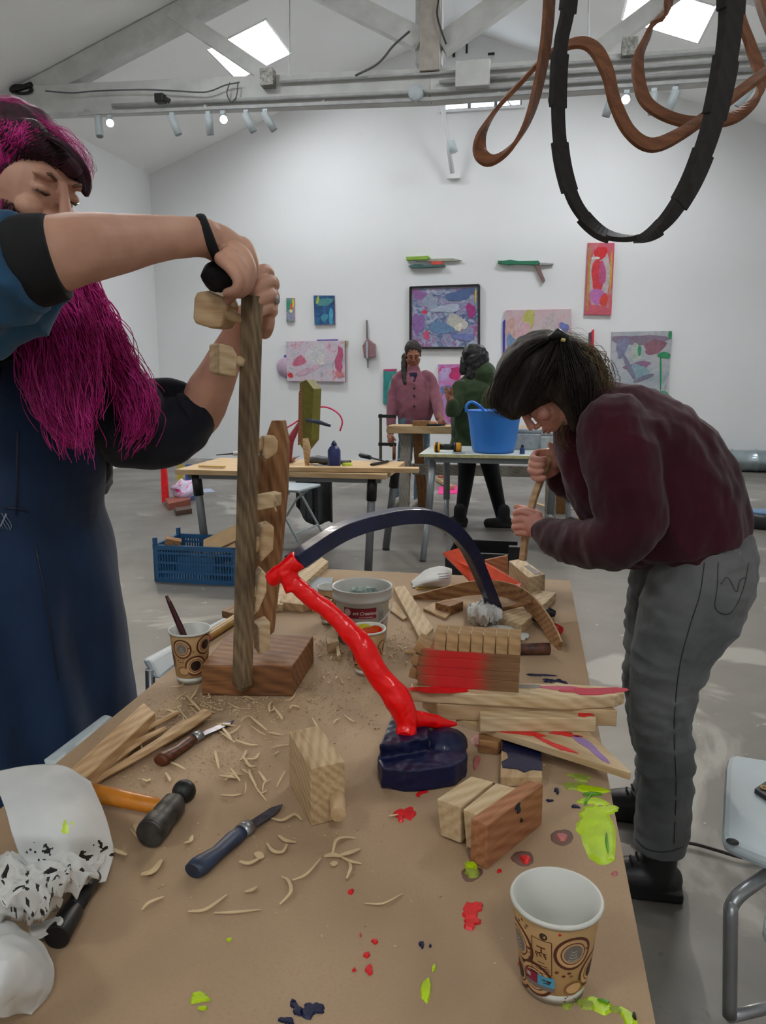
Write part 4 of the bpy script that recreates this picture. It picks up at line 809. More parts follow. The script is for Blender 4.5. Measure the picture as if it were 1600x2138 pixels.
# brush in the left cup
br = empty('paint_brush', cL, 'dark red handled brush standing in the left paper cup', 'brush')
a_ = cL + Vector((.01, .01, .02)); tip = aty(348, 1244, cL.y + .01)
MB().tube([a_, a_.lerp(tip, .55), a_.lerp(tip, .9), tip], [.0045, .007, .005, .0035], 10, flat=.7).build('handle', C_('3c0c10', .3), br)
MB().tube([a_ + (a_ - tip).normalized() * .0, a_ + (tip - a_) * .1], .006, 10).build('ferrule', M['steel'], br)
# ---------------------------------------------------------------- white bucket with rag
bc_ = atz(757, 1334, T + .0005); bt_ = aty(757, 1222, bc_.y); hb = bt_.z - bc_.z; RB = .5 * 124 / ppm(bt_); rb_ = RB * .82
t = NT('milky_plastic'); t.base(srgb('c6c6c0')); t.b.inputs['Subsurface Weight'].default_value = .15; t.b.inputs['Subsurface Radius'].default_value = (.01, .01, .01); M['milky'] = t.fin(.35)
bk = empty('paint_bucket', bc_, 'white plastic paint bucket with a red label and a rag inside, mid table', 'bucket'); pb = lambda z: rb_ + (RB * .94 - rb_) * z / hb
MB().lathe(bc_, [(0, 0), (rb_ - .003, 0), (rb_, .003), (pb(hb * .78), hb * .78), (RB, hb * .8), (RB + .001, hb * .84), (RB - .001, hb * .86), (RB, hb - .003), (RB + .0025, hb), (RB - .0005, hb + .001), (RB - .003, hb - .003), (pb(hb * .78) - .003, hb * .78), (rb_ - .003, .004), (0, .004)], 56).build('bucket_body', M['milky'], bk)
MB().lathe(bc_, [(0, hb * .78), (RB * .6, hb * .775), (RB - .003, hb * .77)], 40).build('white_paint', M['whitepaper'], bk)
fa = math.atan2(-bc_.y, -bc_.x) + .0
def wrapface(mb, u0, u1, z0, z1, lift, mi, N=10):
    b0 = len(mb.v)
    for j in range(2):
        for i in range(N + 1):
            z = z0 if j == 0 else z1; a = fa + (u0 + (u1 - u0) * i / N) / pb(z); r = pb(z) + lift; mb.v.append(Vector((bc_.x + r * math.cos(a), bc_.y + r * math.sin(a), bc_.z + z)))
    for i in range(N): mb.f.append([b0 + i, b0 + i + 1, b0 + N + 2 + i, b0 + N + 1 + i]); mb.m.append(mi); mb.sm.append(True)
pm_ = 1 / ppm(bc_ + Vector((0, 0, hb * .5))); zl = hb * .62
lb_ = MB(); wrapface(lb_, -.66 * rb_ - .006, .58 * rb_, zl - .012, zl + .012, .0012, 0); lb = lb_.build('label', C_('7c1426', .4), bk)
def text_mesh(body, size, shear=0):
    cu = bpy.data.curves.new('txt', 'FONT'); cu.body = body; cu.size = size; cu.shear = shear; cu.align_x = 'CENTER'; cu.offset = size * .012
    o = bpy.data.objects.new('txt', cu); COL.objects.link(o); dg = bpy.context.evaluated_depsgraph_get(); me = bpy.data.meshes.new_from_object(o.evaluated_get(dg)); bpy.data.objects.remove(o)
    return [v.co.copy() for v in me.vertices], [list(p.vertices) for p in me.polygons]
def wraptext(body, size, uc, z, mi=0, shear=0, mb=None):
    vs, fs = text_mesh(body, size, shear); mb = mb or MB(); out = []
    for v in vs: a = fa + (uc + v.x) / pb(z); r = pb(z + v.y) + .0016; out.append(Vector((bc_.x + r * math.cos(a), bc_.y + r * math.sin(a), bc_.z + z + v.y)))
    mb.add(out, fs, mi); return mb
mt_ = wraptext('art Creation', .0105, .005, zl - .003, 0, .35); wraptext('acrylic pouring medium', .0032, .008, zl - .0095, 0, .0, mt_)
mt_.build('lettering', C_('e0dcd8', .4), lb)
mb = MB(); b0 = len(mb.v)
for k in range(24): a = 2 * math.pi * k / 24; z = zl + .002 + .0085 * math.sin(a); th = fa + (-.033 + .0075 * math.cos(a)) / pb(z); r = pb(z) + .0018; mb.v.append(Vector((bc_.x + r * math.cos(th), bc_.y + r * math.sin(th), bc_.z + z)))
mb.f.append(list(range(24))); mb.m.append(0); mb.sm.append(False); mb.build('emblem', C_('c8a8a8', .4), lb)
mb = MB(); wrapface(mb, .72 * rb_, .95 * rb_, hb * .25, hb * .62, .0014, 0); mb.build('measure_panel', C_('8e8c84', .5), bk)
hp = []
for k in range(17):
    a = math.pi * k / 16; hp.append(bc_ + Vector((math.cos(a) * (RB + .004), -.006 - abs(math.sin(a)) * RB * 1.02, hb * .72 - .045 * math.sin(a))))
MB().tube(hp, .0018, 6).build('bail_handle', M['milky'], bk)
rg = MB().ball(bc_ + Vector((.006, -.002, hb * .84)), (.036, .022, .018), 22, 14)
for v_ in rg.v: v_ += noise.noise_vector(v_ * 60) * .009
thing(rg.build('rag', dabs('green_rag', [(.35, '5e7068'), (.5, '8a9c94'), (.62, 'b0a8a0'), (.7, 'b08a84')], 18, .8), origin=bc_ + Vector((0, 0, hb * .78))), 'small greenish rag lying in the white paint bucket', 'rag')
# ---------------------------------------------------------------- tall sculpture on the timber block
hB = aty(610, 1390, atz(615, 1454, T).y).z - T
ts = empty('tall_wood_sculpture', atz(540, 1420, T), 'tall dark post with carved pale blocks pegged to it, on an oiled timber block', 'sculpture')
slab('base_block', [(419, 1389), (610, 1391), (655, 1327), (478, 1321)], T + hB, T + .0005, M['block'], ts, bevel=.003, grain=(0, 1))
Yp = atz(505, 1452, T).y - .012
pA, pB = aty(506, 1428, Yp), aty(527, 618, Yp)
tt = (pB - pA).normalized(); ax = Matrix.Rotation(math.radians(-28), 3, 'Z') @ Vector((1, 0, 0)); ay = tt.cross(ax).normalized(); ax = ay.cross(tt)
def pring(P, k=1): return [P + ax * (.0155 * k * a) + ay * (.0115 * k * b) for a, b in ((-1, -1), (1, -1), (1, 1), (-1, 1))]
MB().loft([pring(pA - tt * .012, .45), pring(pA), pring(pB)], 0, False).build('post', M['old'], ts, frame=framex(tt), bevel=.0015, wob=.0012)
Yb = Yp + .09
P = [aty(x, y, Yb) for x, y in ((567, 878), (590, 878), (599, 925), (596, 1020), (588, 1110), (580, 1200), (566, 1326), (532, 1326), (532, 1240), (530, 980), (552, 920))]
MB().prism([p + Vector((0, .022, 0)) for p in P], P).build('back_board', M['oak'], ts, frame=framex((0, 0, 1)), bevel=.0015)
def knob(poly, Y, dv, peg=None, mat=None, bev=.004):
    P = [aty(x, y, Y) for x, y in poly]; o = MB().prism([p + Vector(dv) for p in P], P).build('carved_block', mat or M['pine'], ts, bevel=bev, wob=.001)
    if peg: a, b, r = peg; MB().tube([aty(*a, Y + .01), aty((a[0] + b[0]) / 2, (a[1] + b[1]) / 2 - 2, Y + .012), aty(*b, Y + .012)], [r * 1.2, r * 1.3, r * .8], 10).build('peg', mat or M['pine'], o)
knob([(404, 622), (409, 609), (432, 606), (466, 622), (471, 638), (466, 668), (458, 684), (440, 686), (406, 676), (401, 664)], Yp - .01, (.012, .035, .0), ((465, 652), (512, 672), .0075))
knob([(458, 716), (486, 722), (496, 740), (495, 788), (458, 780)], Yp - .02, (-.03, .025, .001), ((490, 755), (512, 758), .007), M['pine2'])
knob([(551, 910), (574, 908), (582, 922), (581, 945), (557, 962), (549, 952)], Yp + .01, (-.018, .03, -.002), ((534, 930), (552, 935), .011))
knob([(531, 1034), (560, 1030), (574, 1034), (572, 1060), (540, 1066), (531, 1062)], Yp + .01, (.004, .03, 0), None, M['pine2'], .002)
knob([(548, 1100), (568, 1094), (574, 1103), (572, 1150), (545, 1177), (543, 1140)], Yp + .01, (-.022, .03, .002), ((532, 1138), (547, 1140), .012), M['pine'])
knob([(541, 1206), (549, 1190), (557, 1200), (558, 1235), (540, 1280), (530, 1282), (537, 1230)], Yp + .005, (-.02, .03, .002), ((530, 1240), (540, 1238), .011), M['pine2'])
knob([(540, 1310), (565, 1299), (565, 1355), (542, 1368)], Yp + .01, (-.022, .03, .002), None, M['pine2'], .0015)
for k in range(5):
    a0 = aty(565, 1045, Yp + .02); d = Vector((.012, -.006, .016 * math.sin(k * 1.25 + .3))); MB().tube([a0, a0 + d * .6, a0 + d + Vector((.002, -.004, -.004))], .0022, 5, flat=.4).build('curl', M['pine2'], ts.children[5])
# ---------------------------------------------------------------- red and navy painted branch sculpture
rs = empty('painted_branch_sculpture', atz(885, 1575, T), 'wet red branch rising from a navy base with a navy arch reaching back', 'sculpture')
mb = MB(); zt = T + .034
lo = [(789, 1584), (800, 1558), (818, 1520), (880, 1512), (925, 1518), (957, 1528), (973, 1552), (975, 1580), (950, 1598), (882, 1608), (858, 1610), (797, 1603)]
tp = [atz(x, y, zt) for x, y in lo]; mb.prism([p for p in tp], [Vector((p.x, p.y, T + .001)) for p in tp])
up = [(793, 1556), (803, 1530), (818, 1496), (880, 1492), (895, 1500), (893, 1540)]; z2 = T + .056
tp = [atz(x, y, z2) for x, y in up]; mb.prism(tp, [Vector((p.x, p.y, T + .004)) for p in tp])
cR = atz(928, 1552, zt); mb.ball(cR + Vector((0, .008, -.004)), (.036, .034, .022), 20, 12)
vox('base', mb, .0018, M['navy'], rs, 4, lambda c, n: noise.noise(c * 90) * .0016 + noise.noise(c * 35) * .0012)
Yr = atz(850, 1560, T + .03).y; mb = MB(); kk = 1 / ppm((-.2, Yr, .9))
path = [(850, 1538, 20), (848, 1502, 24), (836, 1470, 30), (817, 1441, 28), (796, 1418, 26), (775, 1384, 27), (757, 1350, 26), (728, 1317, 22), (700, 1287, 20), (672, 1265, 20), (648, 1247, 20), (612, 1215, 19)]
sp_ = smoothpath([(x, y, r) for x, y, r in path], 4)
mb.tube([aty(q[0], q[1], Yr + .05 * (1 - (q[1] - 1200) / 340)) for q in sp_], [q[2] * kk for q in sp_], 18, side=(0, 1, 0), flat=.8)
Yh = Yr + .05
mb.tube([aty(564, 1211, Yh), aty(592, 1192, Yh), aty(624, 1168, Yh + .005)], [.0135, .0145, .0165], 14); mb.tube([aty(600, 1195, Yh), aty(612, 1235, Yh - .005)], [.017, .012], 10)
mb.tube([aty(850, 1500, Yr + .01), aty(890, 1502, Yr + .03), aty(925, 1510, Yr + .05), aty(955, 1512, Yr + .06)], [.016, .012, .01, .003], 12, flat=.8)
mb.tube([aty(848, 1530, Yr), aty(846, 1542, Yr - .01)], [.018, .014], 12)
vox('red_limb', mb, .0018, M['red'], rs, 4, lambda c, n: noise.noise(c * 45) * .0022 + noise.noise(c * 140) * .0007)
ar = [(612, 1176, Yh + .0), (660, 1143, Yh + .06), (720, 1108, Yh + .13), (790, 1086, Yh + .22), (855, 1076, Yh + .31), (905, 1082, Yh + .38), (948, 1108, Yh + .46), (983, 1152, Yh + .54), (1008, 1208, Yh + .62), (1028, 1255, Yh + .68)]
pts = [aty(*q) for q in ar] + [atz(1039, 1284, T + .001)]; sm = smoothpath([tuple(p) for p in pts], 5)
MB().tube(sm, [.0125 + .002 * math.sin(math.pi * k / (len(sm) - 1)) - (.006 if k > len(sm) - 4 else 0) for k in range(len(sm))], 4, square=True, side=(.55, -.8, 0), flat=1.15).build('bent_arch', M['navy'], rs, bevel=.002, wob=.0008)
# ---------------------------------------------------------------- loose blocks near the viewer
hP = aty(648, 1604, atz(656, 1725, T).y).z - T
pn = empty('pine_block', atz(660, 1650, T), 'upright pine block with ringed grain and a dowel at its foot, centre foreground', 'block')
slab('block_body', [(603, 1528), (666, 1514), (720, 1590), (648, 1605)], T + hP, T + .0005, M['pinebig'], pn, grain=(0, 3), bevel=.001)
dB = aty(707, 1701, .882); dA = dB + Vector((-.014, .05, -.002))
MB().tube([dA, dB], .0105, 20).build('dowel', M['pine'], pn, frame=framex(dB - dA), bevel=.0012)
hQ = aty(1017, 1723, atz(1030, 1818, T).y).z - T
sb = empty('slotted_block', atz(1030, 1760, T), 'slotted pale pine block joined to a reddish board with a blue paint mark', 'block')
zA = T + hQ
for q in ([(912, 1668), (984, 1620), (1031, 1632), (962, 1686)], [(967, 1690), (1036, 1634), (1082, 1646), (1012, 1708)]): slab('pine_half', q, zA - .002, T + .004, M['pine2'], sb, shrink=.86, grain=(0, 1))
slab('slot_core', [(962, 1684), (1030, 1633), (1038, 1636), (970, 1690)], zA - .014, T + .006, M['espresso'], sb)
slab('red_board', [(984, 1708), (1018, 1724), (1135, 1637), (1102, 1628)], zA, T + .0005, M['redwood'], sb, grain=(1, 2), bevel=.001)
Pm = [aty(x, y, atz(x, y + 80, T).y) for x, y in ((1078, 1660),)]
A0, B0 = atz(1018, 1724, zA), atz(1135, 1637, zA); nrm = (B0 - A0).cross(Vector((0, 0, 1))).normalized()
cP = A0.lerp(B0, .52) + nrm * .0012; mb = MB(); d_ = (B0 - A0).normalized()
q_ = [cP + d_ * a + Vector((0, 0, b * .8 - .006)) for a, b in blobpts(20, .006, .009, .8, 5)]; q_ = [Vector((p.x, p.y, min(p.z, zA))) for p in q_]; mb.prism(q_, [p - nrm * .001 for p in q_]); mb.build('blue_paint_mark', M['navy'], sb)
MB().lathe(A0.lerp(B0, .58) + nrm * .0006 + Vector((0, 0, -hQ * .45)), [(0, 0), (.003, 0), (.003, .0008), (0, .0008)], 12, M=Matrix.Rotation(math.pi / 2, 3, 'X')).build('screw_hole', M['espresso'], sb)
# knives, hammer
def knife(name, end, mid, tip, w, hm, bm, label, bl=.42):
    """end of handle, ferrule, blade tip (px)"""
    E_, F_, G_ = atz(*end, T + .009), atz(*mid, T + .008), atz(*tip, T + .003); root = empty(name, atz(*mid, T), label, 'knife'); d = F_ - E_
    side = d.cross(Vector((0, 0, 1))).normalized()
    MB().tube([E_, E_ + d * .12, E_ + d * .45 + side * .0018, E_ + d * .8, F_], [w * .95, w * 1.15, w * .82, w * .95, w * .78], 14, side=(0, 0, 1), flat=.72).build('handle', hm, root)
    u = (G_ - F_).normalized(); MB().tube([F_ - u * .004, F_ + u * .012], w * .88, 16, side=(0, 0, 1), flat=.85).build('ferrule', M['steel'], root)
    n_ = u.cross(Vector((0, 0, 1))).normalized(); L = (G_ - F_).length; P = [F_ + n_ * w * .65, F_ + u * L * .6 + n_ * w * .7, F_ + u * L * .85 + n_ * w * .45, G_, F_ + u * L * .8 - n_ * w * .55, F_ - n_ * w * .6]
    MB().prism([p + Vector((0, 0, .0012)) for p in P], [p - Vector((0, 0, .0006)) for p in P]).build('blade', bm, root); return root
M['bladedark'] = plain('smeared_blade', '4c4a58', .3, .7, var=.5, vscale=90); M['bluehandle'] = plain('worn_blue_handle', '28354c', .45, var=.45, vscale=40)
knife('folding_knife', (402, 1819), (508, 1734), (590, 1680), .0125, M['bluehandle'], M['bladedark'], 'folding knife with a worn blue handle, in the lower middle of the table')
knife('folding_knife', (333, 1589), (407, 1540), (489, 1505), .0115, M['walnut'], M['bladedark'], 'folding knife with a brown wooden handle beside the pale whittled sticks')
hm = empty('hammer', atz(330, 1700, T), 'ball peen hammer with a yellow wooden handle, head toward the camera', 'hammer')
M['iron'] = plain('scuffed_iron', '4a4845', .5, .55, var=.5, vscale=60, bump=.2)
h0, h1 = atz(120, 1640, T + .012), atz(352, 1688, T + .024)
MB().tube([h0, h0.lerp(h1, .5), h0.lerp(h1, .8), h1], [.015, .0135, .0125, .0115], 14, side=(0, 0, 1), flat=.85).build('handle', C_('c4781c', .35), hm)
f0, f1 = atz(311, 1742, T + .021), atz(385, 1652, T + .021); dd = (f1 - f0).normalized()
MB().tube([f0, f0 + dd * .004, f0 + dd * .026, f0 + dd * .03, f0.lerp(f1, .42), f0.lerp(f1, .68), f0.lerp(f1, .78)], [.0175, .0185, .0185, .015, .0175, .0165, .010], 20).build('head', M['iron'], hm)
MB().ball(f1 - dd * .001, .0165, 18, 12).build('ball_peen', M['black'], hm)
# whittled sticks at left
M['stick'] = wood('whittled_pine', 'd0ae82', 'a98258', rings=30)
def stick(pts, r, label, m=None, flat=.7, seg=6, name='whittled_stick'):
    P = [atz(x, y, T + h) for x, y, h in pts]; return thing(MB().tube(P, r, seg, side=(0, 0, 1), flat=flat, smooth=False).build(name, m or M['stick'], frame=framex(P[-1] - P[0]), bevel=.001), label, 'stick')
P = [atz(x, y, T + .03) for x, y in ((142, 1610), (300, 1466), (324, 1488), (170, 1632))]
thing(slabw('wood_wedge', P, T + .0005, M['stick'], grain=(0, 1)), 'broad flat pine wedge at the left table edge, leftmost of the sticks', 'wedge')
stick([(150, 1640, .012), (188, 1590, .014), (215, 1565, .012)], [.017, .014, .006], 'split chunky end of pine between the wedge and the white paper', flat=.6)
stick([(200, 1588, .012), (290, 1530, .012), (372, 1487, .012)], [.008, .007, .006], 'straight round edged whittled stick, second from the left')
stick([(222, 1600, .01), (290, 1548, .012), (345, 1520, .01)], [.006, .009, .006], 'short split stick squeezed between two longer ones', flat=.5)
stick([(190, 1636, .008), (300, 1572, .012), (385, 1520, .014), (432, 1488, .016)], [.005, .0095, .0125, .0115], 'longest whittled stick with a carved neck, beside the brown knife')
stick([(340, 1540, .01), (380, 1512, .011), (428, 1494, .009)], [.006, .01, .006], 'stub of whittled pine just behind the brown knife handle', flat=.5)
# marker hidden under the paper
mk = empty('black_marker', atz(140, 1915, T), 'thick black marker sticking out from under the crumpled tissue', 'marker')
a_, b_ = atz(118, 1958, T + .014), atz(182, 1850, T + .014)
MB().tube([a_, a_.lerp(b_, .5)], [.0135, .0125], 18).build('cap', M['black'], mk, bevel=.001); MB().tube([a_.lerp(b_, .5), b_.lerp(a_, -.2)], .0105, 18).build('barrel', M['black'], mk)
# ---------------------------------------------------------------- papers at lower left
def sheetpatch(name, grid, m, label, cat='paper', thick=.0006, sub=2, crinkle=0, freq=30, parent=None, marks=None, seed=0):
    """grid of (px, py, height above table)"""
    R_ = len(grid); Q = len(grid[0]); G = [[Vector(atz(x, y, T + h)) for x, y, h in row] for row in grid]
    n1, n2 = 26, 26
    def cr(a, b, c, d, t): return 0.5 * (2 * b + (c - a) * t + (2 * a - 5 * b + 4 * c - d) * t * t + (3 * b - a - 3 * c + d) * t ** 3)
    def line(row, n):
        r = [row[0] * 2 - row[1]] + row + [row[-1] * 2 - row[-2]]; o = []
        for i in range(1, len(r) - 2):
            for k in range(n): o.append(cr(r[i - 1], r[i], r[i + 1], r[i + 2], k / n))
        return o + [row[-1]]
    rows = [line(r, n1) for r in G]; cols = list(zip(*rows)); F_ = [line(list(c), n2) for c in cols]; mb = MB(); W_, H_ = len(F_), len(F_[0]); mats = [m]
    for i in range(W_):
        for j in range(H_):
            p = F_[i][j]
            if crinkle: w_ = noise.noise_vector((p + Vector((seed, 0, 0))) * freq); k_ = noise.noise((p + Vector((0, seed, 0))) * freq * 2.3); p = p + Vector((w_.x * .5, w_.y * .5, abs(w_.z) * 1.6 - abs(k_) * .8)) * crinkle
            p = p.copy(); p.z = max(p.z, T + .0008); mb.v.append(p)
    for i in range(W_ - 1):
        for j in range(H_ - 1):
            mi = 0
            if marks:
                c = (mb.v[i * H_ + j] + mb.v[(i + 1) * H_ + j + 1]) / 2
                for (cx, cy, rx, ry, mm, thr) in marks:
                    u, v2 = i / (W_ - 1), j / (H_ - 1); d = ((u - cx) / rx) ** 2 + ((v2 - cy) / ry) ** 2
                    if d < 1 and noise.noise(Vector((u * 20, v2 * 20, cx * 9))) > thr + d * .3:
                        if mm not in mats: mats.append(mm)
                        mi = mats.index(mm)
            mb.f.append([i * H_ + j, (i + 1) * H_ + j, (i + 1) * H_ + j + 1, i * H_ + j + 1]); mb.m.append(mi); mb.sm.append(True)
    o = mb.build(name, mats); s_ = o.modifiers.new('s', 'SOLIDIFY'); s_.thickness = thick
    return thing(o, label, cat)
sheetpatch('paper_towel', [[(-20, 1612, .05), (70, 1597, .055), (135, 1600, .05), (190, 1632, .04)], [(8, 1680, .075), (90, 1670, .085), (165, 1680, .07), (215, 1690, .035)], [(25, 1740, .07), (100, 1735, .085), (170, 1742, .07), (232, 1745, .025)], [(42, 1792, .045), (95, 1795, .05), (150, 1798, .05), (238, 1785, .012)], [(60, 1850, .03), (100, 1850, .035), (160, 1850, .03), (222, 1840, .006)]],
    M['whitepaper'], 'smooth white paper sheet with lime and black paint marks, over the hammer handle', crinkle=.001, freq=18, marks=[(.5, .44, .1, .12, LI, .05), (.28, .73, .2, .16, M['black'], .12), (.85, .72, .14, .2, M['black'], .08)])
sheetpatch('crumpled_tissue', [[(-30, 1770, .03), (60, 1800, .04), (150, 1795, .04), (215, 1800, .02)], [(-40, 1830, .07), (50, 1835, .08), (120, 1830, .075), (190, 1850, .03)], [(-30, 1890, .07), (40, 1890, .085), (100, 1890, .07), (140, 1880, .03)], [(-30, 1940, .03), (40, 1925, .03), (80, 1930, .03), (120, 1905, .02)]],
    M['tissue'], 'heap of crumpled white tissue streaked with black paint at the left edge', crinkle=.02, freq=32, marks=[(.5, .5, .5, .45, M['black'], .25)], seed=3)
sheetpatch('tissue_tail', [[(60, 1935, .02), (90, 1925, .022), (125, 1912, .03)], [(62, 1955, .02), (95, 1945, .02), (132, 1925, .03)], [(60, 1970, .012), (85, 1965, .012), (120, 1945, .02)]], M['tissue'], 'torn pointed end of tissue pointing at the black marker', crinkle=.004, freq=40, seed=8)
sheetpatch('crumpled_tissue', [[(-60, 1920, .03), (20, 1925, .045), (70, 1960, .04), (100, 1990, .008)], [(-60, 1990, .07), (20, 1990, .08), (80, 2010, .05), (116, 2040, .006)], [(-60, 2060, .06), (10, 2060, .07), (70, 2070, .04), (105, 2085, .004)], [(-60, 2120, .03), (0, 2130, .03), (40, 2120, .012), (60, 2125, .003)]],
    M['whitepaper'], 'large soft folded white tissue in the lower left corner', crinkle=.008, freq=14, seed=5)
# ---------------------------------------------------------------- far half of the table
thing(slab('wood_plank', [(560, 1262), (578, 1232), (672, 1163), (686, 1172), (600, 1250), (590, 1262)], T + .02, T + .0005, M['pine2'], grain=(1, 2)), 'light plank running diagonally behind the red T shaped head', 'plank')
thing(slab('wood_plank', [(463, 1275), (505, 1255), (560, 1252), (540, 1283), (500, 1284)], T + .018, T + .0005, M['oak']), 'dark ended plank crossing behind the post at the left', 'plank')
ct = empty('ridged_tube', atz(470, 1320, T), 'ridged golden tube lying between the left cup and the post', 'tube')
a_, b_ = atz(432, 1330, T + .012), atz(492, 1292, T + .012); MB().tube([a_.lerp(b_, k / 40) for k in range(41)], [.0105 + .0012 * (k % 2) for k in range(41)], 14).build('tube', C_('a8823c', .4), ct)
MB().tube([a_, a_ + (a_ - b_) * .06], .0115, 14).build('end_cap', C_('a83838', .4), ct)
thing(slab('palette_tray', [(612, 1236), (655, 1204), (697, 1206), (690, 1232), (640, 1250)], T + .006, T + .0005, C_('8f979c', .3)), 'flat silver grey tray left of the paper cup and bucket', 'tray')
wb = empty('wood_block', atz(618, 1270, T), 'pale block with a yellow painted end beneath the red T shaped head', 'block')
slab('block_body', [(584, 1256), (590, 1238), (640, 1238), (652, 1256), (632, 1262)], T + .022, T + .0005, M['pine'], wb, grain=(2, 3)); slab('painted_end', [(640, 1238), (668, 1246), (664, 1260), (652, 1262)], T + .022, T + .0005, C_('c8a030'), wb)
thing(slab('wood_offcut', [(680, 1322), (702, 1317), (708, 1338), (684, 1345)], T + .022, T + .0005, M['pine']), 'small pale offcut with a dark end between timber block and bucket', 'block')
thing(slab('wood_sliver', [(701, 1342), (706, 1340), (712, 1366), (704, 1370)], T + .012, T + .0005, M['pine2']), 'thin upright sliver leaning beside the small pale offcut', 'sliver')
thing(slab('wood_plank', [(822, 1226), (845, 1222), (905, 1310), (880, 1338)], T + .012, T + .0005, M['pine2'], grain=(1, 2)), 'long flat pine board right of the bucket, pointing to the segmented block', 'plank')
thing(slab('wood_plank', [(800, 1262), (826, 1256), (850, 1288), (842, 1293)], T + .006, T + .0005, M['pine'], grain=(0, 3)), 'small flat board just right of the bucket', 'plank')
stick([(846, 1361, .008), (862, 1360, .009), (884, 1360, .009)], [.004, .008, .009], 'short blunt dowel with a red tip left of the segmented block', flat=.9, seg=12, name='dowel')
rp = sheetpatch('receipt', [[(858, 1215, .004), (890, 1190, .03), (920, 1182, .04), (944, 1188, .03)], [(862, 1222, .003), (895, 1212, .03), (925, 1205, .035), (944, 1202, .02)], [(860, 1226, .002), (895, 1224, .01), (925, 1224, .006), (940, 1220, .003)]], M['whitepaper'], 'curled printed receipt with a yellow strip near the far table edge', crinkle=.002, freq=20)
mb = MB()
for k, (x, y) in enumerate(((924, 1199), (926, 1204), (925, 1209))):
    a, b = atz(x - 9, y, T + .046 - k * .004), atz(x + 12, y - 2, T + .042 - k * .004); mb.tube([a, b], .0008, 4)
mb.build('printed_lines', M['espresso'], rp)
thing(slab('tape_strip', [(866, 1226), (936, 1216), (944, 1222), (870, 1230)], T + .003, T + .0005, C_('c89a28')), 'yellow strip lying under the curled receipt', 'tape')
thing(slab('wood_block', [(909, 1258), (935, 1250), (968, 1256), (940, 1266)], T + .024, T + .0005, M['oak'], grain=(3, 2)), 'small brown block in front of the bent wooden arch', 'block')
thing(slab('wood_plank', [(884, 1270), (908, 1256), (942, 1278), (930, 1290)], T + .007, T + .0005, M['pine']), 'thin plank under the small brown block', 'plank')
for i, (g, lb) in enumerate((([(1045, 1288), (1120, 1231), (1162, 1237), (1090, 1306)], 'wide pale board lying under the bent arch, in front of the notched block'),)):
    thing(slab('wood_plank', g, T + .022, T + .0005, M['pine2'], grain=(0, 1)), lb, 'plank')
# notched block being carved
nb = empty('notched_block', atz(1105, 1225, T), 'pale notched pine block at the far right corner, being chiselled', 'block')
zn = T + .058; slab('block_body', [(1063, 1171), (1090, 1166), (1139, 1199), (1104, 1206)], zn, T + .0005, M['pine2'], nb, grain=(0, 3), bevel=.001)
slab('mortise', [(1094, 1181), (1104, 1180), (1130, 1197), (1118, 1199)], zn + .0008, zn - .01, M['espresso'], nb, bevel=0)
# orange and brown sheets
ob = empty('orange_board', atz(1010, 1215, T), 'bright orange painted board propped at the far edge of the table', 'board')
P = [aty(x, y, Y) for x, y, Y in ((925, 1154, 2.2), (958, 1144, 2.22), (1035, 1185, 2.14), (1088, 1218, 2.02), (1085, 1229, 2.0), (1040, 1222, 2.05), (985, 1215, 2.1))]
MB().prism(P, [p - Vector((0, -.008, .008)) for p in P]).build('board', C_('e0440e', .45), ob)
P = [aty(x, y, 2.16) for x, y in ((1012, 1170), (1060, 1160), (1062, 1205), (1030, 1200))]; thing(MB().prism(P, [p + Vector((0, .012, 0)) for p in P]).build('brown_board', M['redwood'], bevel=.001), 'brown board standing behind the orange one, left of the notched block', 'board')
# bent arch
ba = empty('bentwood_arch', atz(1020, 1290, T), 'curved plywood arch standing on the table with a crossing rod', 'arch')
arc = [(866, 1253, .0, 1.98), (925, 1240, 0, 1.98), (985, 1228, 0, 1.96), (1040, 1228, 0, 1.93), (1090, 1245, 0, 1.88), (1130, 1285, 0, 1.79), (1155, 1325, 0, 1.70), (1168, 1352, 0, 1.655)]
sm = smoothpath([tuple(aty(x, y, Y)) for x, y, _, Y in arc], 5)
MB().tube(sm, [.0035] * len(sm), 4, square=True, side=(.35, -.2, 1), flat=[4.2 + 1.4 * math.sin(math.pi * k / len(sm)) for k in range(len(sm))]).build('bent_strip', M['oak'] , ba)
MB().tube(sm, [.0018] * len(sm), 4, square=True, side=(.35, -.2, 1), flat=[8.6 + 2.6 * math.sin(math.pi * k / len(sm)) for k in range(len(sm))]).build('inner_ply', M['pine'], ba)
MB().tube([atz(1040, 1274, T + .02), aty(1110, 1256, 1.83)], .006, 8).build('crossing_rod', M['oak'], ba)
q = aty(1168, 1352, 1.655); MB().box2((q.x - .004, 1.65, T + .0005), (q.x + .006, 1.668, q.z)).build('foot_post', M['oak'], ba)
sheetpatch('crumpled_tissue', [[(978, 1270, .015), (1005, 1256, .035), (1040, 1262, .02)], [(976, 1288, .03), (1008, 1280, .06), (1046, 1285, .03)], [(985, 1302, .005), (1015, 1306, .012), (1048, 1300, .005)]], M['tissue'], 'ball of crumpled white tissue at the foot of the navy arch', crinkle=.016, freq=55, seed=2)
sheetpatch('tissue_sheet', [[(1005, 1306, .004), (1050, 1305, .01), (1075, 1312, .006)], [(1015, 1318, .003), (1060, 1322, .008), (1105, 1326, .003)], [(1040, 1328, .002), (1075, 1334, .004), (1095, 1337, .002)]], M['tissue'], 'flat white tissue sheet just behind the segmented block', crinkle=.004, freq=40, seed=6)
thing(MB().tube([atz(1085, 1355, T + .013), atz(1148, 1354, T + .013)], .0125, 16).build('burnt_dowel', plain('charred_wood', '5a3626', .5, var=.6, vscale=50)), 'dark stained round dowel right of the segmented block', 'dowel')
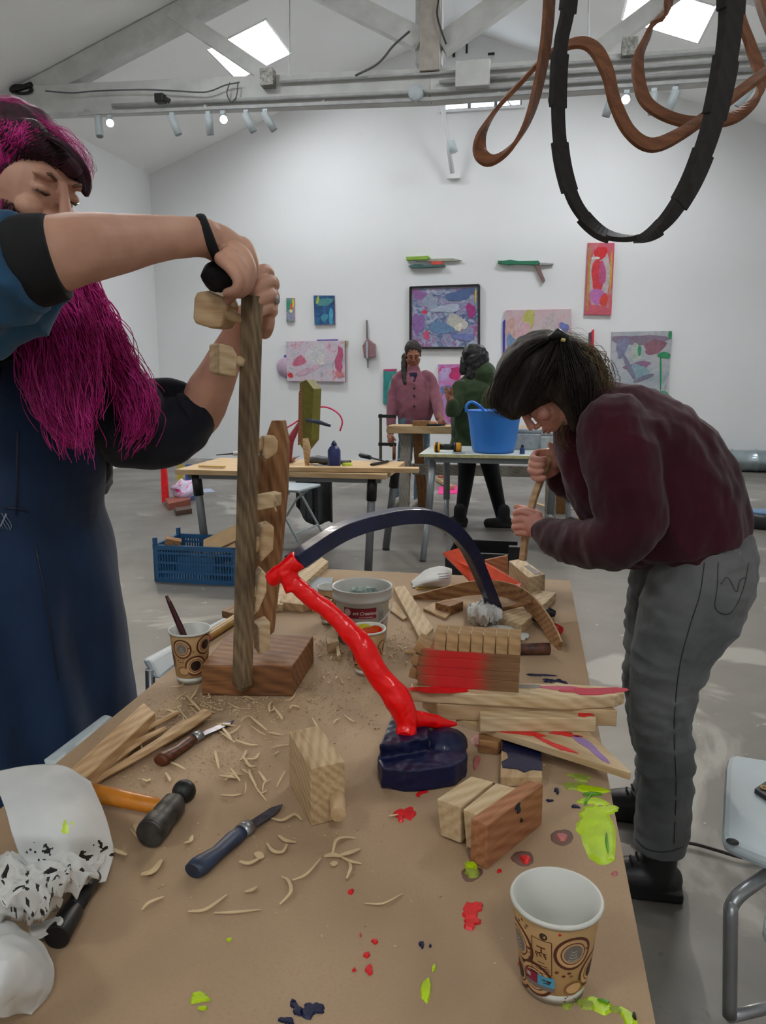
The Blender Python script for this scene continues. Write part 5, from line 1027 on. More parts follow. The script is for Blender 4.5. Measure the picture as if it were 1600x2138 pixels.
rd = empty('red_handle_tool', atz(1155, 1315, T), 'tool with a glossy red handle behind the end of the bent arch', 'tool'); a_, b_ = atz(1128, 1298, T + .012), atz(1170, 1316, T + .012)
MB().tube([a_, b_.lerp(a_, .4), b_], [.009, .012, .01], 14).build('handle', C_('a01414', .25), rd); MB().tube([a_.lerp(b_, -.7), a_], .005, 8).build('shank', M['black'], rd)
thing(MB().tube([atz(1135, 1280, T + .012), atz(1145, 1278, T + .014), atz(1160, 1282, T + .01)], [.008, .014, .008], 10).build('plastic_plug', M['black'], bevel=.001), 'small black plastic cap lying right of the wide pale board', 'cap')
# ---------------------------------------------------------------- plywood, planks and the red segmented block
zp = T + .034
pl = empty('plywood_offcut', atz(1150, 1560, T), 'triangular plywood offcut with red and lilac paint overhanging the right table edge', 'plywood')
P = [(952, 1500), (1005, 1497), (1222, 1521), (1318, 1611), (1316, 1614)]
slab('ply_panel', P, zp, zp - .011, M['ply'], pl, grain=(0, 3), bevel=.0006)
def sm2(par, cx, cy, rx, ry, m, rot, z, seed):
    pts = [atz(cx + a, cy + b, z + .0008) for a, b in blobpts(26, rx, ry, .7, seed, math.radians(rot))]; MB().prism(pts, [p - Vector((0, 0, .0006)) for p in pts]).build('paint_mark', m, par)
sm2(pl, 1095, 1530, 38, 5, M['redp'], 4, zp, 1); sm2(pl, 1180, 1532, 32, 4, M['redp'], 6, zp, 2); sm2(pl, 1160, 1555, 38, 5, M['redp'], 22, zp, 3); sm2(pl, 1233, 1560, 38, 8, C_('8f6aa4'), 38, zp, 4)
slab('support_block', [(1000, 1530), (1060, 1530), (1040, 1550), (1000, 1545)], zp - .0115, T + .0005, M['oak'], pl)
np_ = empty('navy_plank', atz(1090, 1600, T), 'plank end painted navy with bare wood showing, under the plywood', 'plank')
slab('plank_body', [(1045, 1622), (1048, 1545), (1128, 1545), (1133, 1622)], T + .016, T + .0005, M['pine'], np_, grain=(0, 1)); 
pts = [atz(x, y, T + .0172) for x, y in ((1050, 1546), (1128, 1546), (1133, 1608), (1112, 1606), (1095, 1612), (1080, 1605), (1050, 1602), (1047, 1590), (1062, 1582), (1058, 1570), (1048, 1566))]; MB().prism(pts, [p - Vector((0, 0, .001)) for p in pts]).build('navy_paint', M['navy'], np_)
zb1 = zp + .028
rb = empty('wood_plank', atz(1085, 1500, zp), 'long plank with a red stained top lying on the plywood, lower of the two', 'plank')
slab('plank_body', [(914, 1469), (1290, 1484), (1268, 1468), (882, 1446)], zb1, zp + .0005, M['pine'], rb, grain=(0, 1)); sm2(rb, 960, 1462, 60, 7, M['redp'], 3, zb1, 7)
r2 = empty('wood_plank', atz(1120, 1505, zp), 'shorter pale plank with a red smudge, in front of the long stained plank', 'plank')
slab('plank_body', [(1003, 1499), (1246, 1499), (1228, 1483), (1001, 1484)], zp + .024, zp + .0005, M['pine2'], r2, grain=(0, 1)); sm2(r2, 1222, 1492, 16, 4, M['redp'], 4, zp + .024, 9)
zb2 = zb1 + .022
rr = empty('round_ended_plank', atz(1085, 1460, zb1), 'long pale plank with a rounded red painted end, lying above the other planks', 'plank')
slab('plank_body', [(858, 1440), (1000, 1448), (1190, 1457), (1285, 1452), (1306, 1444), (1290, 1434), (1180, 1427), (1000, 1424), (858, 1425)], zb2, zb1 + .0005, M['pine2'], rr, grain=(0, 1), bevel=.003)
sm2(rr, 1240, 1442, 62, 8, C_('b8283c', .6), 2, zb2, 11); sm2(rr, 1170, 1436, 30, 5, C_('c05068', .6), 2, zb2, 13); sm2(rr, 930, 1438, 68, 9, M['redp'], 0, zb2, 12); sm2(rr, 1070, 1432, 60, 4, C_('8a8278', .7), 0, zb2, 14)
# segmented block: stacked strips, scored squares on the top one
sg = empty('segmented_block', aty(975, 1440, 1.34), 'stack of scored wooden segments glued together and sprayed red across the face', 'block')
Ys = atz(960, 1437, zb2 + .0005).y; M['seg'] = wood('segment_wood', 'b08c60', '8a6840', rings=26)
t = NT('sprayed_wood'); v = t.coord((1, 9, 9)); g = t.noise(v, 12, 5); w_ = t.ramp(g, [(.3, '8c6844'), (.7, '6a4a2e')]); tc = t.n('ShaderNodeTexCoord'); sp3 = t.n('ShaderNodeSeparateXYZ'); t.l(tc.outputs['Object'], sp3.inputs[0])
sub = t.n('ShaderNodeMath', operation='ABSOLUTE'); ad = t.n('ShaderNodeMath', operation='ADD'); ad.inputs[1].default_value = .018; t.l(sp3.outputs[0], ad.inputs[0]); t.l(ad.outputs[0], sub.inputs[0])
nn_ = t.n('ShaderNodeMath', operation='MULTIPLY_ADD'); t.l(t.noise(t.coord(), 40, 4), nn_.inputs[0]); nn_.inputs[1].default_value = .05; t.l(sub.outputs[0], nn_.inputs[2])
c = t.mix(t.ramp(nn_.outputs[0], [(.055, (.95, .95, .95, 1)), (.09, (0, 0, 0, 1))]), w_, srgb('c4161a')); t.base(c); t.bump(g, .3, .001); M['sprayed'] = t.fin(.6)
rows = [((872, 1437), (1084, 1437), 24, M['sprayed'], .0), ((870, 1413), (1082, 1413), 21, M['sprayed'], .001), ((874, 1391), (1086, 1393), 21, M['sprayed'], .0), ((880, 1370), (1087, 1373), 16, M['sprayed'], .001)]
zc = zb2 + .0006
for k, ((xa, ya), (xb, yb), hpx, m, off) in enumerate(rows):
    h_ = hpx / ppm((0, Ys, .85)) * .98; a_, b_ = aty(xa, ya, Ys).x, aty(xb, yb, Ys).x; MB().box2((a_, Ys + off, zc), (b_, Ys + .06 - off, zc + h_)).build('wood_strip', m, sg, bevel=.0008, wob=.0006); zc += h_ + .0001
x0_, x1_ = aty(905, 1360, Ys).x, aty(1087, 1366, Ys).x; n7 = 7
for k in range(n7):
    a_ = x0_ + (x1_ - x0_) * k / n7; b_ = x0_ + (x1_ - x0_) * (k + 1) / n7
    MB().prism([Vector((a_ + .0006, Ys + .012, zc + .028)), Vector((b_ - .0006, Ys + .012, zc + .028)), Vector((b_ - .0006, Ys + .05, zc + .028)), Vector((a_ + .0006, Ys + .05, zc + .028))], [Vector((a_ + .0006, Ys + .0, zc)), Vector((b_ - .0006, Ys + .0, zc)), Vector((b_ - .0006, Ys + .06, zc)), Vector((a_ + .0006, Ys + .06, zc))]).build('scored_segment', M['seg'], sg, bevel=.0012)
MB().box2((x0_, Ys + .013, zc + .001), (x1_, Ys + .048, zc + .027)).build('glue_joint', M['pine2'], sg)
for k, (xx, yy, zz) in enumerate(((-.022, .01, -.0), (-.026, .012, -.022), (-.03, .01, -.044))): MB().box((x0_ + xx + .004, Ys + .03, zc + zz - .004), (.03, .045, .019), Matrix.Rotation(.5 - k * .12, 3, 'Y')).build('end_segment', M['seg'], sg, bevel=.0015)
# ---------------------------------------------------------------- shavings and sawdust
M['shav'] = plain('fresh_shaving', 'cfb48a', .6, var=.12)
def shaving(pts, w, label, grp, lift=.004):
    P = []
    n = len(pts)
    for i, (x, y) in enumerate(pts): P.append(atz(x, y, T + .0025 + lift * math.sin(math.pi * i / max(1, n - 1) + .4) ** 2))
    P = [Vector(p) for p in smoothpath([tuple(p) for p in P], 5)]; ww = [w * (.45 + .55 * math.sin(math.pi * (k + .6) / len(P))) for k in range(len(P))]
    return tag(MB().tube(P, ww, 4, side=(0, 0, 1), flat=.22, square=True).build('wood_shaving', M['shav']), label, 'shaving', grp)
G1 = ('curled pale wood shaving lying on the open paper in the near half of the table', 'loose shavings in the near half of the table')
for p, w in (([(296, 1900), (312, 1884), (342, 1872)], .0022), ([(393, 1903), (430, 1898), (474, 1868)], .0022), ([(447, 1906), (490, 1904), (545, 1899)], .0018), ([(512, 1861), (525, 1858), (537, 1851)], .0025), ([(585, 1888), (607, 1862), (602, 1838), (588, 1830)], .002), ([(610, 1838), (640, 1825), (670, 1792)], .0018),
             ([(695, 1780), (702, 1755), (720, 1748), (742, 1750)], .0022), ([(678, 1787), (695, 1784), (712, 1788)], .0035), ([(710, 1785), (730, 1780), (752, 1772)], .0032), ([(712, 1788), (732, 1798), (755, 1803)], .002), ([(728, 1795), (732, 1812), (724, 1834)], .002), ([(693, 1800), (702, 1806)], .0045), ([(762, 1886), (800, 1886), (842, 1865)], .0013),
             ([(557, 1760), (570, 1776), (590, 1778), (600, 1762)], .0025), ([(582, 1744), (596, 1754), (618, 1758)], .0025), ([(500, 1798), (520, 1802), (545, 1790)], .0028), ([(535, 1780), (548, 1792)], .005), ([(385, 1760), (398, 1755), (402, 1744)], .0025), ([(295, 1825), (320, 1818), (338, 1795)], .004), ([(272, 1730), (300, 1762)], .0015), ([(290, 1735), (284, 1720)], .005), ([(565, 1708), (590, 1712), (615, 1700), (630, 1712)], .0025), ([(812, 1704), (832, 1700)], .0018), ([(225, 1770), (265, 1785)], .003)):
    shaving(p, w, *G1)
G2 = ('wood shaving among the scatter between the timber block, brown knife and pine block', 'shavings around the sculpture foot')
r5 = random.Random(11)
for k in range(70):
    cx, cy = r5.choice([(480, 1600), (530, 1620), (560, 1540), (600, 1660), (470, 1500), (380, 1480), (700, 1530), (560, 1490), (400, 1450), (330, 1450), (330, 1610)]); cx += r5.gauss(0, 34); cy += r5.gauss(0, 24)
    if 600 < cx < 730 and 1520 < cy < 1735: continue
    a = r5.uniform(0, 3.14); L = r5.uniform(8, 28); b = r5.uniform(-6, 6); dx, dy = math.cos(a) * L, math.sin(a) * L * .7
    if cy + dy > 1660 and cx < 400: continue
    P0 = atz(cx, cy, T)
    if P0.x < TX0 + .03: continue
    shaving([(cx - dx, cy - dy), (cx + b, cy + b), (cx + dx, cy + dy)], r5.uniform(.001, .0026), *G2, lift=r5.uniform(.002, .006))
G3 = ('reddish brown shaving on the paper around the bucket and paint cup', 'shavings around the bucket')
for k in range(34):
    cx, cy = r5.choice([(700, 1360), (840, 1350), (815, 1370), (700, 1420), (640, 1300)]); cx += r5.gauss(0, 18); cy += r5.gauss(0, 14); a = r5.uniform(0, 3.14); L = r5.uniform(3, 8)
    if cx + L > 862 or (cy > 1395 and cx > 740) or cx < 668: continue
    shaving([(cx - math.cos(a) * L, cy - math.sin(a) * L * .6), (cx, cy), (cx + math.cos(a) * L, cy + math.sin(a) * L * .6)], .0016, *G3, lift=.003)
mb = MB()
for k in range(3600):
    cx, cy, sx, sy = r5.choice([(460, 1560, 70, 40), (520, 1530, 60, 30), (600, 1480, 70, 22), (480, 1475, 60, 16), (380, 1470, 40, 20), (330, 1500, 30, 22), (700, 1380, 40, 22), (700, 1350, 20, 14), (840, 1350, 26, 22), (640, 1440, 50, 20), (440, 1590, 40, 20), (900, 1500, 200, 180), (600, 1700, 160, 120), (740, 1450, 50, 40), (260, 1600, 40, 30)])
    x, y = r5.gauss(cx, sx), r5.gauss(cy, sy); P0 = atz(x, y, T + .0006)
    if not (TX0 + .01 < P0.x < TX1 - .01 and TY0 < P0.y < TY1): continue
    s_ = r5.uniform(.0004, .0013) * (1.3 if cy < 1500 else .9); a = r5.uniform(0, 6.28); d1 = Vector((math.cos(a), math.sin(a), 0)) * s_ * r5.uniform(1, 2.5); d2 = Vector((-math.sin(a), math.cos(a), 0)) * s_
    b0 = len(mb.v); mb.v += [P0 - d1, P0 + d2, P0 + d1, P0 - d2, P0 + Vector((0, 0, s_ * 1.2))]; mi = 0 if r5.random() < .85 else 1
    for f in ((0, 1, 4), (1, 2, 4), (2, 3, 4), (3, 0, 4)): mb.f.append([b0 + q for q in f]); mb.m.append(mi); mb.sm.append(False)
tag(mb.build('sawdust', [M['shav'], C_('a87848')]), 'fine sawdust and crumbs scattered over the brown paper', 'sawdust', kind='stuff')
# ---------------------------------------------------------------- near chair at right and chairs at the left edge
ch = empty('folding_chair', atz(1640, 2100, 0), 'near white folding chair at the lower right edge with bent steel legs', 'chair')
zs = .45
slab('seat', [(1516, 1600), (1521, 1580), (1532, 1573), (1700, 1600), (1760, 1740), (1700, 1830), (1535, 1762), (1511, 1750), (1509, 1735)], zs, zs - .03, M['white_plastic'], ch, bevel=.012)
slab('seat', [(1598, 1900), (1640, 1880), (1800, 1900), (1800, 2000), (1620, 1990), (1594, 1930)], .40, .37, M['white_plastic'], ch, bevel=.01)
MB().lathe(atz(1530, 1758, zs + .002), [(0, 0), (.012, 0), (.012, .001), (0, .001)], 12).build('grip_hole', M['black'], ch)
l0 = [Vector(atz(x, y, z)) for x, y, z in ((1620, 1815, .40), (1590, 1835, .395), (1545, 1868, .385), (1528, 1892, .37), (1526, 1910, .36))]; foot = aty(1524, 2122, l0[-1].y - .02)
MB().tube(smoothpath([tuple(p) for p in l0 + [l0[-1].lerp(foot, .5), foot]], 4), .013, 12).build('leg', M['steel'], ch)
MB().tube([foot, aty(1600, 2105, l0[-1].y + .06), aty(1700, 2050, l0[-1].y + .2)], .012, 12).build('leg', M['steel'], ch)
cs = thing(slab('dark_case', [(1576, 1646), (1600, 1630), (1680, 1650), (1660, 1700), (1600, 1662)], zs + .012, zs + .001, C_('2a2833')), 'corner of a dark case with a brass ring lying on the near chair', 'case')
MB().lathe(atz(1596, 1645, zs + .0135), [(.004, 0), (.009, 0), (.009, .002), (.004, .002), (.004, 0)], 16).build('brass_ring', C_('b08a4a', .3), cs)
def backchair(px, z, label, tilt):
    P = [aty(*q) for q in px]; root = empty('folding_chair', (sum(p.x for p in P) / 4, sum(p.y for p in P) / 4, 0), label, 'chair')
    MB().prism([p + Vector((-.022, 0, .0)) for p in P], P).build('backrest', M['white_plastic'], root, bevel=.008)
    ln = [(P[0] + P[3]) / 2, (P[1] + P[2]) / 2]
    for q in ln: MB().tube([Vector((q.x - .012, q.y, q.z)), Vector((q.x - .03, q.y, .0))], .011, 8).build('leg', M['steel'], root)
    c = (ln[0] + ln[1]) / 2; MB().box((c.x - .04, c.y, .42), (.025, abs(ln[1].y - ln[0].y) * .8, .36)).build('folded_seat', M['white_plastic'], root, bevel=.01)
backchair([(312, 1378, 1.52), (480, 1290, 1.98), (480, 1330, 1.98), (335, 1418, 1.50)], .75, 'white folding chair with its back against the left table edge behind the cup', 0)
backchair([(110, 1590, 1.00), (236, 1492, 1.27), (240, 1512, 1.27), (125, 1612, 1.00)], .72, 'white folding chair at the left table edge in front of the blue overalls', 0)
# ---------------------------------------------------------------- hanging bent wood loops
M['strap'] = wood('bent_brown_wood', '865639', '66402a', rings=12, rough=.5); M['hoop'] = wood('charred_hoop', '2e2a28', '1c1a1a', rings=14, rough=.6)
YH = 1.95
def ribbon(name, pts, w, th, m, label, cat, side=(0, 1, 0)):
    sm = smoothpath([tuple(aty(x, y, YH + dy)) for x, y, dy in pts], 7); k = w / th
    return thing(MB().tube(sm, th / 2, 4, square=True, side=Vector(side), flat=k * 1.25).build(name, m, bevel=.001), label, cat)
ribbon('bent_wood_loop', [(1160, -330, 0), (1150, -60, 0), (1140, 90, 0), (1112, 225, 0), (1075, 300, .02), (1030, 335, .04), (1004, 320, .06), (1008, 278, .07), (1040, 225, .07), (1090, 170, .06), (1140, 120, .04), (1200, 90, .03), (1240, 100, .02), (1268, 150, 0), (1285, 215, 0), (1315, 275, .0), (1360, 303, .02), (1420, 280, .05), (1500, 225, .08), (1560, 180, .1), (1640, 120, .12)], .030, .010, M['strap'], 'brown bent wood strip forming a narrow loop, hanging at upper right', 'wood loop', side=(.4, .6, .7))
ribbon('bent_wood_loop', [(1405, -330, .34), (1400, -20, .3), (1360, 60, .27), (1335, 120, .25), (1335, 170, .23), (1352, 215, .21), (1400, 245, .2), (1460, 256, .2), (1530, 246, .22), (1578, 205, .25), (1588, 160, .27), (1570, 100, .3), (1545, 30, .3), (1520, -80, .3)], .030, .010, M['strap'], 'brown bent wood strip swirling around the dark hoop at the upper right corner', 'wood loop', side=(.4, .6, .7))
ribbon('bent_wood_loop', [(1570, -80, .1), (1590, 10, .1), (1620, 90, .1)], .03, .012, M['strap'], 'short piece of dark bent wood entering at the very upper right corner', 'wood loop')
hp = empty('segmented_hoop', aty(1310, 490, YH - .05), 'large dark hoop of overlapping wooden segments hanging at upper right', 'hoop')
hpts = [(1200, -420), (1196, -200), (1188, 0), (1172, 90), (1166, 190), (1168, 280), (1180, 360), (1205, 430), (1250, 480), (1300, 497), (1350, 490), (1395, 455), (1440, 385), (1475, 300), (1500, 210), (1520, 100), (1528, 0), (1530, -200), (1500, -420)]
sm = [Vector(p) for p in smoothpath([tuple(aty(x, y, YH - .06)) for x, y in hpts], 6)]
def hw(k): 
    f = k / (len(sm) - 1); return .009 + .009 * max(0, (f - .5) * 2) ** .8
nseg = 17; per = (len(sm) - 1) / nseg
for s_ in range(nseg):
    i0, i1 = int(s_ * per), min(len(sm) - 1, int((s_ + 1) * per) + 1)
    seg = sm[i0:i1 + 1]; o_ = .003 if s_ % 2 else 0
    c0 = Vector((.52, 0, 0)); MB().tube([p + Vector((0, o_ * .8, -o_)) for p in seg], [hw(i0 + q) * .62 + o_ * .5 for q in range(len(seg))], 4, square=True, side=(.75, .7, .2), flat=3.0).build('hoop_segment', M['hoop'], hp, bevel=.001)
# ================================================================ people
def skinmat(n, a, b):
    t = NT(n); v = t.coord(); c = t.ramp(t.noise(v, 14, 5), [(.35, a), (.68, b)]); t.base(c); t.bump(t.noise(v, 220, 3), .12, .0008)
    t.b.inputs['Subsurface Weight'].default_value = .12; t.b.inputs['Subsurface Radius'].default_value = (.01, .004, .002); return t.fin(.5, 0, .35)
M['skinL'] = skinmat('skin_fair', 'b98a74', 'c89c84'); M['skinR'] = skinmat('skin_rosy', 'bd8474', 'cc9482'); M['skinD'] = skinmat('skin_tan', '8a5846', '9c6852')
def cloth(n, a, b, vs=5, fine=500, rough=.9):
    t = NT(n); v = t.coord(); c = t.ramp(t.noise(v, vs, 6), [(.35, a), (.68, b)]); t.base(c)
    m = t.n('ShaderNodeMath', operation='MULTIPLY_ADD'); t.l(t.noise(v, fine, 2), m.inputs[0]); m.inputs[1].default_value = .25; t.l(t.noise(v, 9, 3, .5), m.inputs[2]); t.bump(m.outputs[0], .5, .004)
    t.b.inputs['Sheen Weight'].default_value = .15; return t.fin(rough, 0, .2)
M['maroon'] = cloth('maroon_sweatshirt', '300d16', '421420'); M['greyjean'] = cloth('washed_grey_denim', '4e5052', '6e6f6d', 4); M['navyden'] = cloth('dark_navy_denim', '14233a', '1e3352', 3)
M['denim'] = cloth('blue_denim', '21435f', '305878', 5); M['blackfleece'] = cloth('black_sweatshirt', '15181f', '20242d', 5); M['mauve'] = cloth('mauve_knit', '7a4a58', '8e5c68', 6); M['bluejean'] = cloth('light_blue_denim', '48606e', '65808e', 4)
M['olive'] = cloth('green_coat', '24331f', '38472c', 4); M['blackleg'] = cloth('black_tights', '08080a', '111114'); M['darktop'] = cloth('dark_violet_top', '1c1830', '282240')
def hairmat(n, a, b, c_, rough=.45, zgrad=None):
    t = NT(n); v = t.coord((1, 1, .3)); k = t.noise(v, 70, 3); col = t.ramp(k, [(.3, a), (.55, b), (.75, c_)])
    if zgrad:   # dye grows out: dark roots, pink lengths (the colour of the hair itself)
        z0, z1, rc = zgrad; tc = t.n('ShaderNodeTexCoord'); s3 = t.n('ShaderNodeSeparateXYZ'); t.l(tc.outputs['Object'], s3.inputs[0]); q = t.n('ShaderNodeMapRange'); q.inputs[1].default_value = z0; q.inputs[2].default_value = z1; t.l(s3.outputs[2], q.inputs[0]); col = t.mix(q.outputs[0], col, srgb(rc))
    t.base(col); t.bump(k, .4, .002); return t.fin(rough, 0, .4)
M['hairdark'] = hairmat('dark_brown_hair', '14100e', '241a15', '42322a', .65); M['haircurl'] = hairmat('light_brown_curls', '4a3a26', '6b5638', '8a7450'); M['hairblack'] = hairmat('black_hair', '08080a', '101012', '1c1c20')
M['eye'] = C_('2a1c18', .2); M['lip'] = C_('9a5450', .45); M['lipR'] = C_('a05a54', .45)
def ch(mb, pts, flat=1.0, side=(0, 1, 0), seg=20, n=4, ends=True):
    """limb through (px, py, Y, radius px) points, rounded at both ends"""
    W = []
    for q in pts: p = aty(q[0], q[1], q[2]); W.append((p.x, p.y, p.z, q[3] / ppm(p)))
    return limb(mb, W, flat, side, seg, n, ends)
def limb(mb, W, flat=1.0, side=(0, 1, 0), seg=20, n=4, ends=True):
    sm = smoothpath(W, n) if n > 1 else W
    mb.tube([q[:3] for q in sm], [float(q[3]) for q in sm], seg, side=Vector(side) if side else None, flat=flat)
    if ends:
        for q in (W[0], W[-1]): f = flat if not isinstance(flat, (list, tuple)) else 1; mb.ball(q[:3], (q[3] * .98, q[3] * .98 * (f if side and abs(side[1]) > .5 else 1), q[3] * .98), seg, 8)
    return mb
def head(mb, c, f, u, s=1.0, nose=1.0):
    """face looking along f, crown along u; returns the local to world function"""
    c = Vector(c); f = Vector(f).normalized(); u = Vector(u); u = (u - f * u.dot(f)).normalized(); r = f.cross(u)
    Mx = Matrix((r, f, u)).transposed() * 1.0; L = lambda x, y, z: c + Mx @ (Vector((x, y, z)) * s)
    B = lambda p, q: mb.ball(L(*p), tuple(k * s for k in q), 22, 14, M=Mx)
    B((0, .072, -.036), (.027, .021, .026)); B((0, .05, -.06), (.036, .04, .032))
    B((0, -.012, .035), (.074, .094, .084)); B((0, .022, .012), (.066, .068, .075)); B((0, .026, -.04), (.056, .062, .058)); B((0, .062, -.086), (.022, .02, .019)); B((0, .04, -.074), (.042, .042, .03))
    for k in (-1, 1):
        B((k * .036, .066, -.022), (.022, .02, .02)); B((k * .03, .083, .033), (.024, .011, .008)); B((k * .031, .077, .012), (.0145, .0125, .0095)); B((k * .012, .098, -.03), (.0085, .01, .007)); B((k * .076, -.008, -.002), (.008, .017, .03))
        mb.tube([L(k * .045, .04, -.075), L(k * .062, 0, -.04)], .016 * s, 10)
    mb.tube([L(0, .086, .03), L(0, .097, .008), L(0, .106 + .006 * nose, -.018), L(0, .108 + .006 * nose, -.026)], [.008 * s, .0085 * s, .0115 * s, .0105 * s], 12)
    mb.tube([L(-.019, .086, -.052), L(-.008, .094, -.0485), L(0, .096, -.05), L(.008, .094, -.0485), L(.019, .086, -.052)], [.003 * s, .0055 * s, .0055 * s, .0055 * s, .003 * s], 8)
    mb.tube([L(-.017, .084, -.059), L(0, .094, -.061), L(.017, .084, -.059)], [.003 * s, .0065 * s, .003 * s], 8)
    return L, Mx
def face_bits(root, L, Mx, s=1.0, lip=None, browc=None, shut=True):
    for k in (-1, 1):
        MB().tube([L(k * .017, .093, .030), L(k * .03, .0945, .036), L(k * .047, .083, .033)], [.0025 * s, .0032 * s, .0016 * s], 8).build('eyebrow', browc or M['hairdark'], root)
        o = MB().tube([L(k * .019, .0875, .0065), L(k * .03, .0905, .004), L(k * .043, .083, .0075)], [.0012 * s, .0022 * s, .0014 * s], 8).build('eyelashes', M['eye'], root)
    MB().tube([L(-.018, .0885, -.0535), L(0, .101, -.0535), L(.018, .0885, -.0535)], [.001 * s, .0035 * s, .001 * s], 8).build('lips', lip or M['lip'], root)
def strands(name, guides, n, spread, r, mat, root, seed=1, wave=.006, freq=40, taper=.4, Yspread=1.0, seg=3):
    rg = random.Random(seed); mb = MB()
    for k in range(n):
        g = guides[rg.randrange(len(guides))]; W = [aty(*q[:3]) for q in g]; sp = [q[3] / ppm(w) if len(q) > 3 else spread for q, w in zip(g, W)]
        a = rg.uniform(0, 6.28); rad = math.sqrt(rg.random()); d = Vector((math.cos(a) * rad, math.sin(a) * rad * Yspread, rg.uniform(-.25, .25))); ph = Vector((rg.random() * 9, rg.random() * 9, rg.random() * 9)); end = rg.uniform(.72, 1.0)
        sm = smoothpath([tuple(w + d * s_) for w, s_ in zip(W, sp)], 6); sm = sm[:max(4, int(len(sm) * end))]; P = []
        for i, p in enumerate(sm): p = Vector(p); P.append(p + noise.noise_vector(p * freq * .3 + ph) * wave * min(1, i / 4) + Vector((0, 0, 0)))
        mb.tube(P, [r * (1 - (1 - taper) * (i / len(P))) for i in range(len(P))], seg, cap=False)
    return mb.build(name, mat, root)
def folds(amp, f1, f2=None, ax=(1, 1, 1)):
    def fn(c, n):
        q = Vector((c.x * ax[0], c.y * ax[1], c.z * ax[2])) ; a = noise.noise(q * f1); b = noise.noise(q * (f2 or f1 * 2.3) + Vector((5, 1, 2)))
        return amp * ((1 - abs(a) * 2.4) * .7 + b * .5)
    return fn
# ---------------------------------------------------------------- bending person in the maroon sweatshirt
pr = empty('person', atz(1370, 1868, 0), 'person in a maroon sweatshirt and grey jeans bending over the table end with a chisel', 'person')
mb = MB(); hc = aty(1150, 812, 2.08)
LR, MR = head(mb, hc, (-.56, -.16, -.80), (-.82, 0, .56), 1.0, .2)
ch(mb, [(1190, 860, 2.08, 46), (1235, 850, 2.08, 50), (1290, 900, 2.07, 56), (1360, 980, 2.05, 70), (1430, 1090, 2.04, 60), (1458, 1160, 2.04, 50)], 1.1)
ch(mb, [(1300, 930, 1.9, 42), (1312, 1100, 1.87, 36), (1240, 1130, 1.93, 30), (1150, 1110, 2.08, 20), (1128, 1100, 2.12, 19)])
ch(mb, [(1250, 920, 2.2, 36), (1232, 1020, 2.26, 30), (1180, 1000, 2.24, 22), (1158, 985, 2.22, 20)])
ch(mb, [(1455, 1200, 1.96, 62), (1400, 1400, 1.93, 50), (1388, 1560, 1.93, 42), (1382, 1800, 1.94, 30)]); ch(mb, [(1425, 1220, 2.12, 50), (1360, 1420, 2.2, 34), (1365, 1550, 2.26, 32), (1360, 1690, 2.3, 26)])
Yk = 2.165   # the plane of the chisel
# lower hand: back of the hand toward the camera, four fingers round the shaft
ch(mb, [(1130, 1105, 2.12, 22), (1115, 1095, 2.13, 25), (1104, 1092, 2.14, 22)], .75)
for (x0, y0, x1, y1, x2, y2, r) in ((1112, 1074, 1090, 1067, 1076, 1072, 7.2), (1108, 1087, 1088, 1084, 1074, 1087, 7.4), (1108, 1101, 1088, 1099, 1074, 1101, 7), (1110, 1115, 1092, 1113, 1079, 1113, 6.2)):
    ch(mb, [(x0, y0, Yk - .035, r + 1), (x1, y1, Yk - .034, r), (x2, y2, Yk - .018, r * .95), (x2 + 6, y2 + 2, Yk + .012, r * .85)], seg=12)
ch(mb, [(1125, 1075, 2.13, 9), (1105, 1066, Yk - .01, 8), (1088, 1060, Yk + .016, 7), (1078, 1058, Yk + .022, 6)], seg=12)
# upper hand: fist from the far side, thumb toward the camera
ch(mb, [(1160, 985, 2.21, 21), (1150, 972, 2.2, 26), (1143, 960, 2.2, 25)], .8)
for (x0, y0, x1, y1, x2, y2, r) in ((1140, 944, 1120, 946, 1113, 956, 7.5), (1138, 960, 1116, 960, 1110, 968, 8), (1140, 976, 1116, 976, 1108, 982, 8), (1144, 990, 1124, 992, 1114, 996, 7.2)):
    ch(mb, [(x0, y0, Yk + .03, r + 1), (x1, y1, Yk + .022, r), (x2, y2, Yk + .0, r * .95), (x2 + 14, y2 + 4, Yk - .02, r * .9), (x2 + 24, y2 + 2, Yk - .022, r * .8)], seg=12)
ch(mb, [(1162, 965, Yk + .0, 12), (1163, 945, Yk - .012, 9), (1155, 934, Yk - .016, 8), (1150, 928, Yk - .012, 6.5)], seg=12)
vox('body', mb, .0026, M['skinR'], pr, 2)
face_bits(pr, LR, MR, 1.0, M['lipR'])
mb = MB()
ch(mb, [(1240, 838, 2.08, 50), (1285, 872, 2.07, 80), (1345, 935, 2.06, 118), (1392, 1010, 2.05, 134), (1425, 1080, 2.04, 128), (1437, 1130, 2.04, 118)], 1.18, ends=False)
ch(mb, [(1437, 1128, 2.04, 118), (1432, 1160, 2.04, 112)], 1.1, ends=False, n=1)
ch(mb, [(1285, 900, 1.93, 78), (1305, 1000, 1.88, 76), (1318, 1085, 1.86, 70), (1290, 1125, 1.87, 60), (1235, 1133, 1.93, 50), (1180, 1128, 2.02, 42), (1150, 1116, 2.07, 34)], seg=24)
ch(mb, [(1148, 1115, 2.075, 30), (1134, 1108, 2.10, 27)], n=1, ends=False)
ch(mb, [(1255, 890, 2.18, 62), (1238, 980, 2.25, 54), (1225, 1025, 2.27, 42), (1190, 1012, 2.24, 32), (1168, 1003, 2.22, 27)]); ch(mb, [(1330, 930, 1.95, 80), (1360, 1030, 1.95, 88), (1370, 1110, 1.96, 70)], .9); ch(mb, [(1185, 890, 2.08, 30), (1215, 960, 2.08, 50), (1270, 1040, 2.07, 70), (1340, 1110, 2.05, 80)], 1.4)
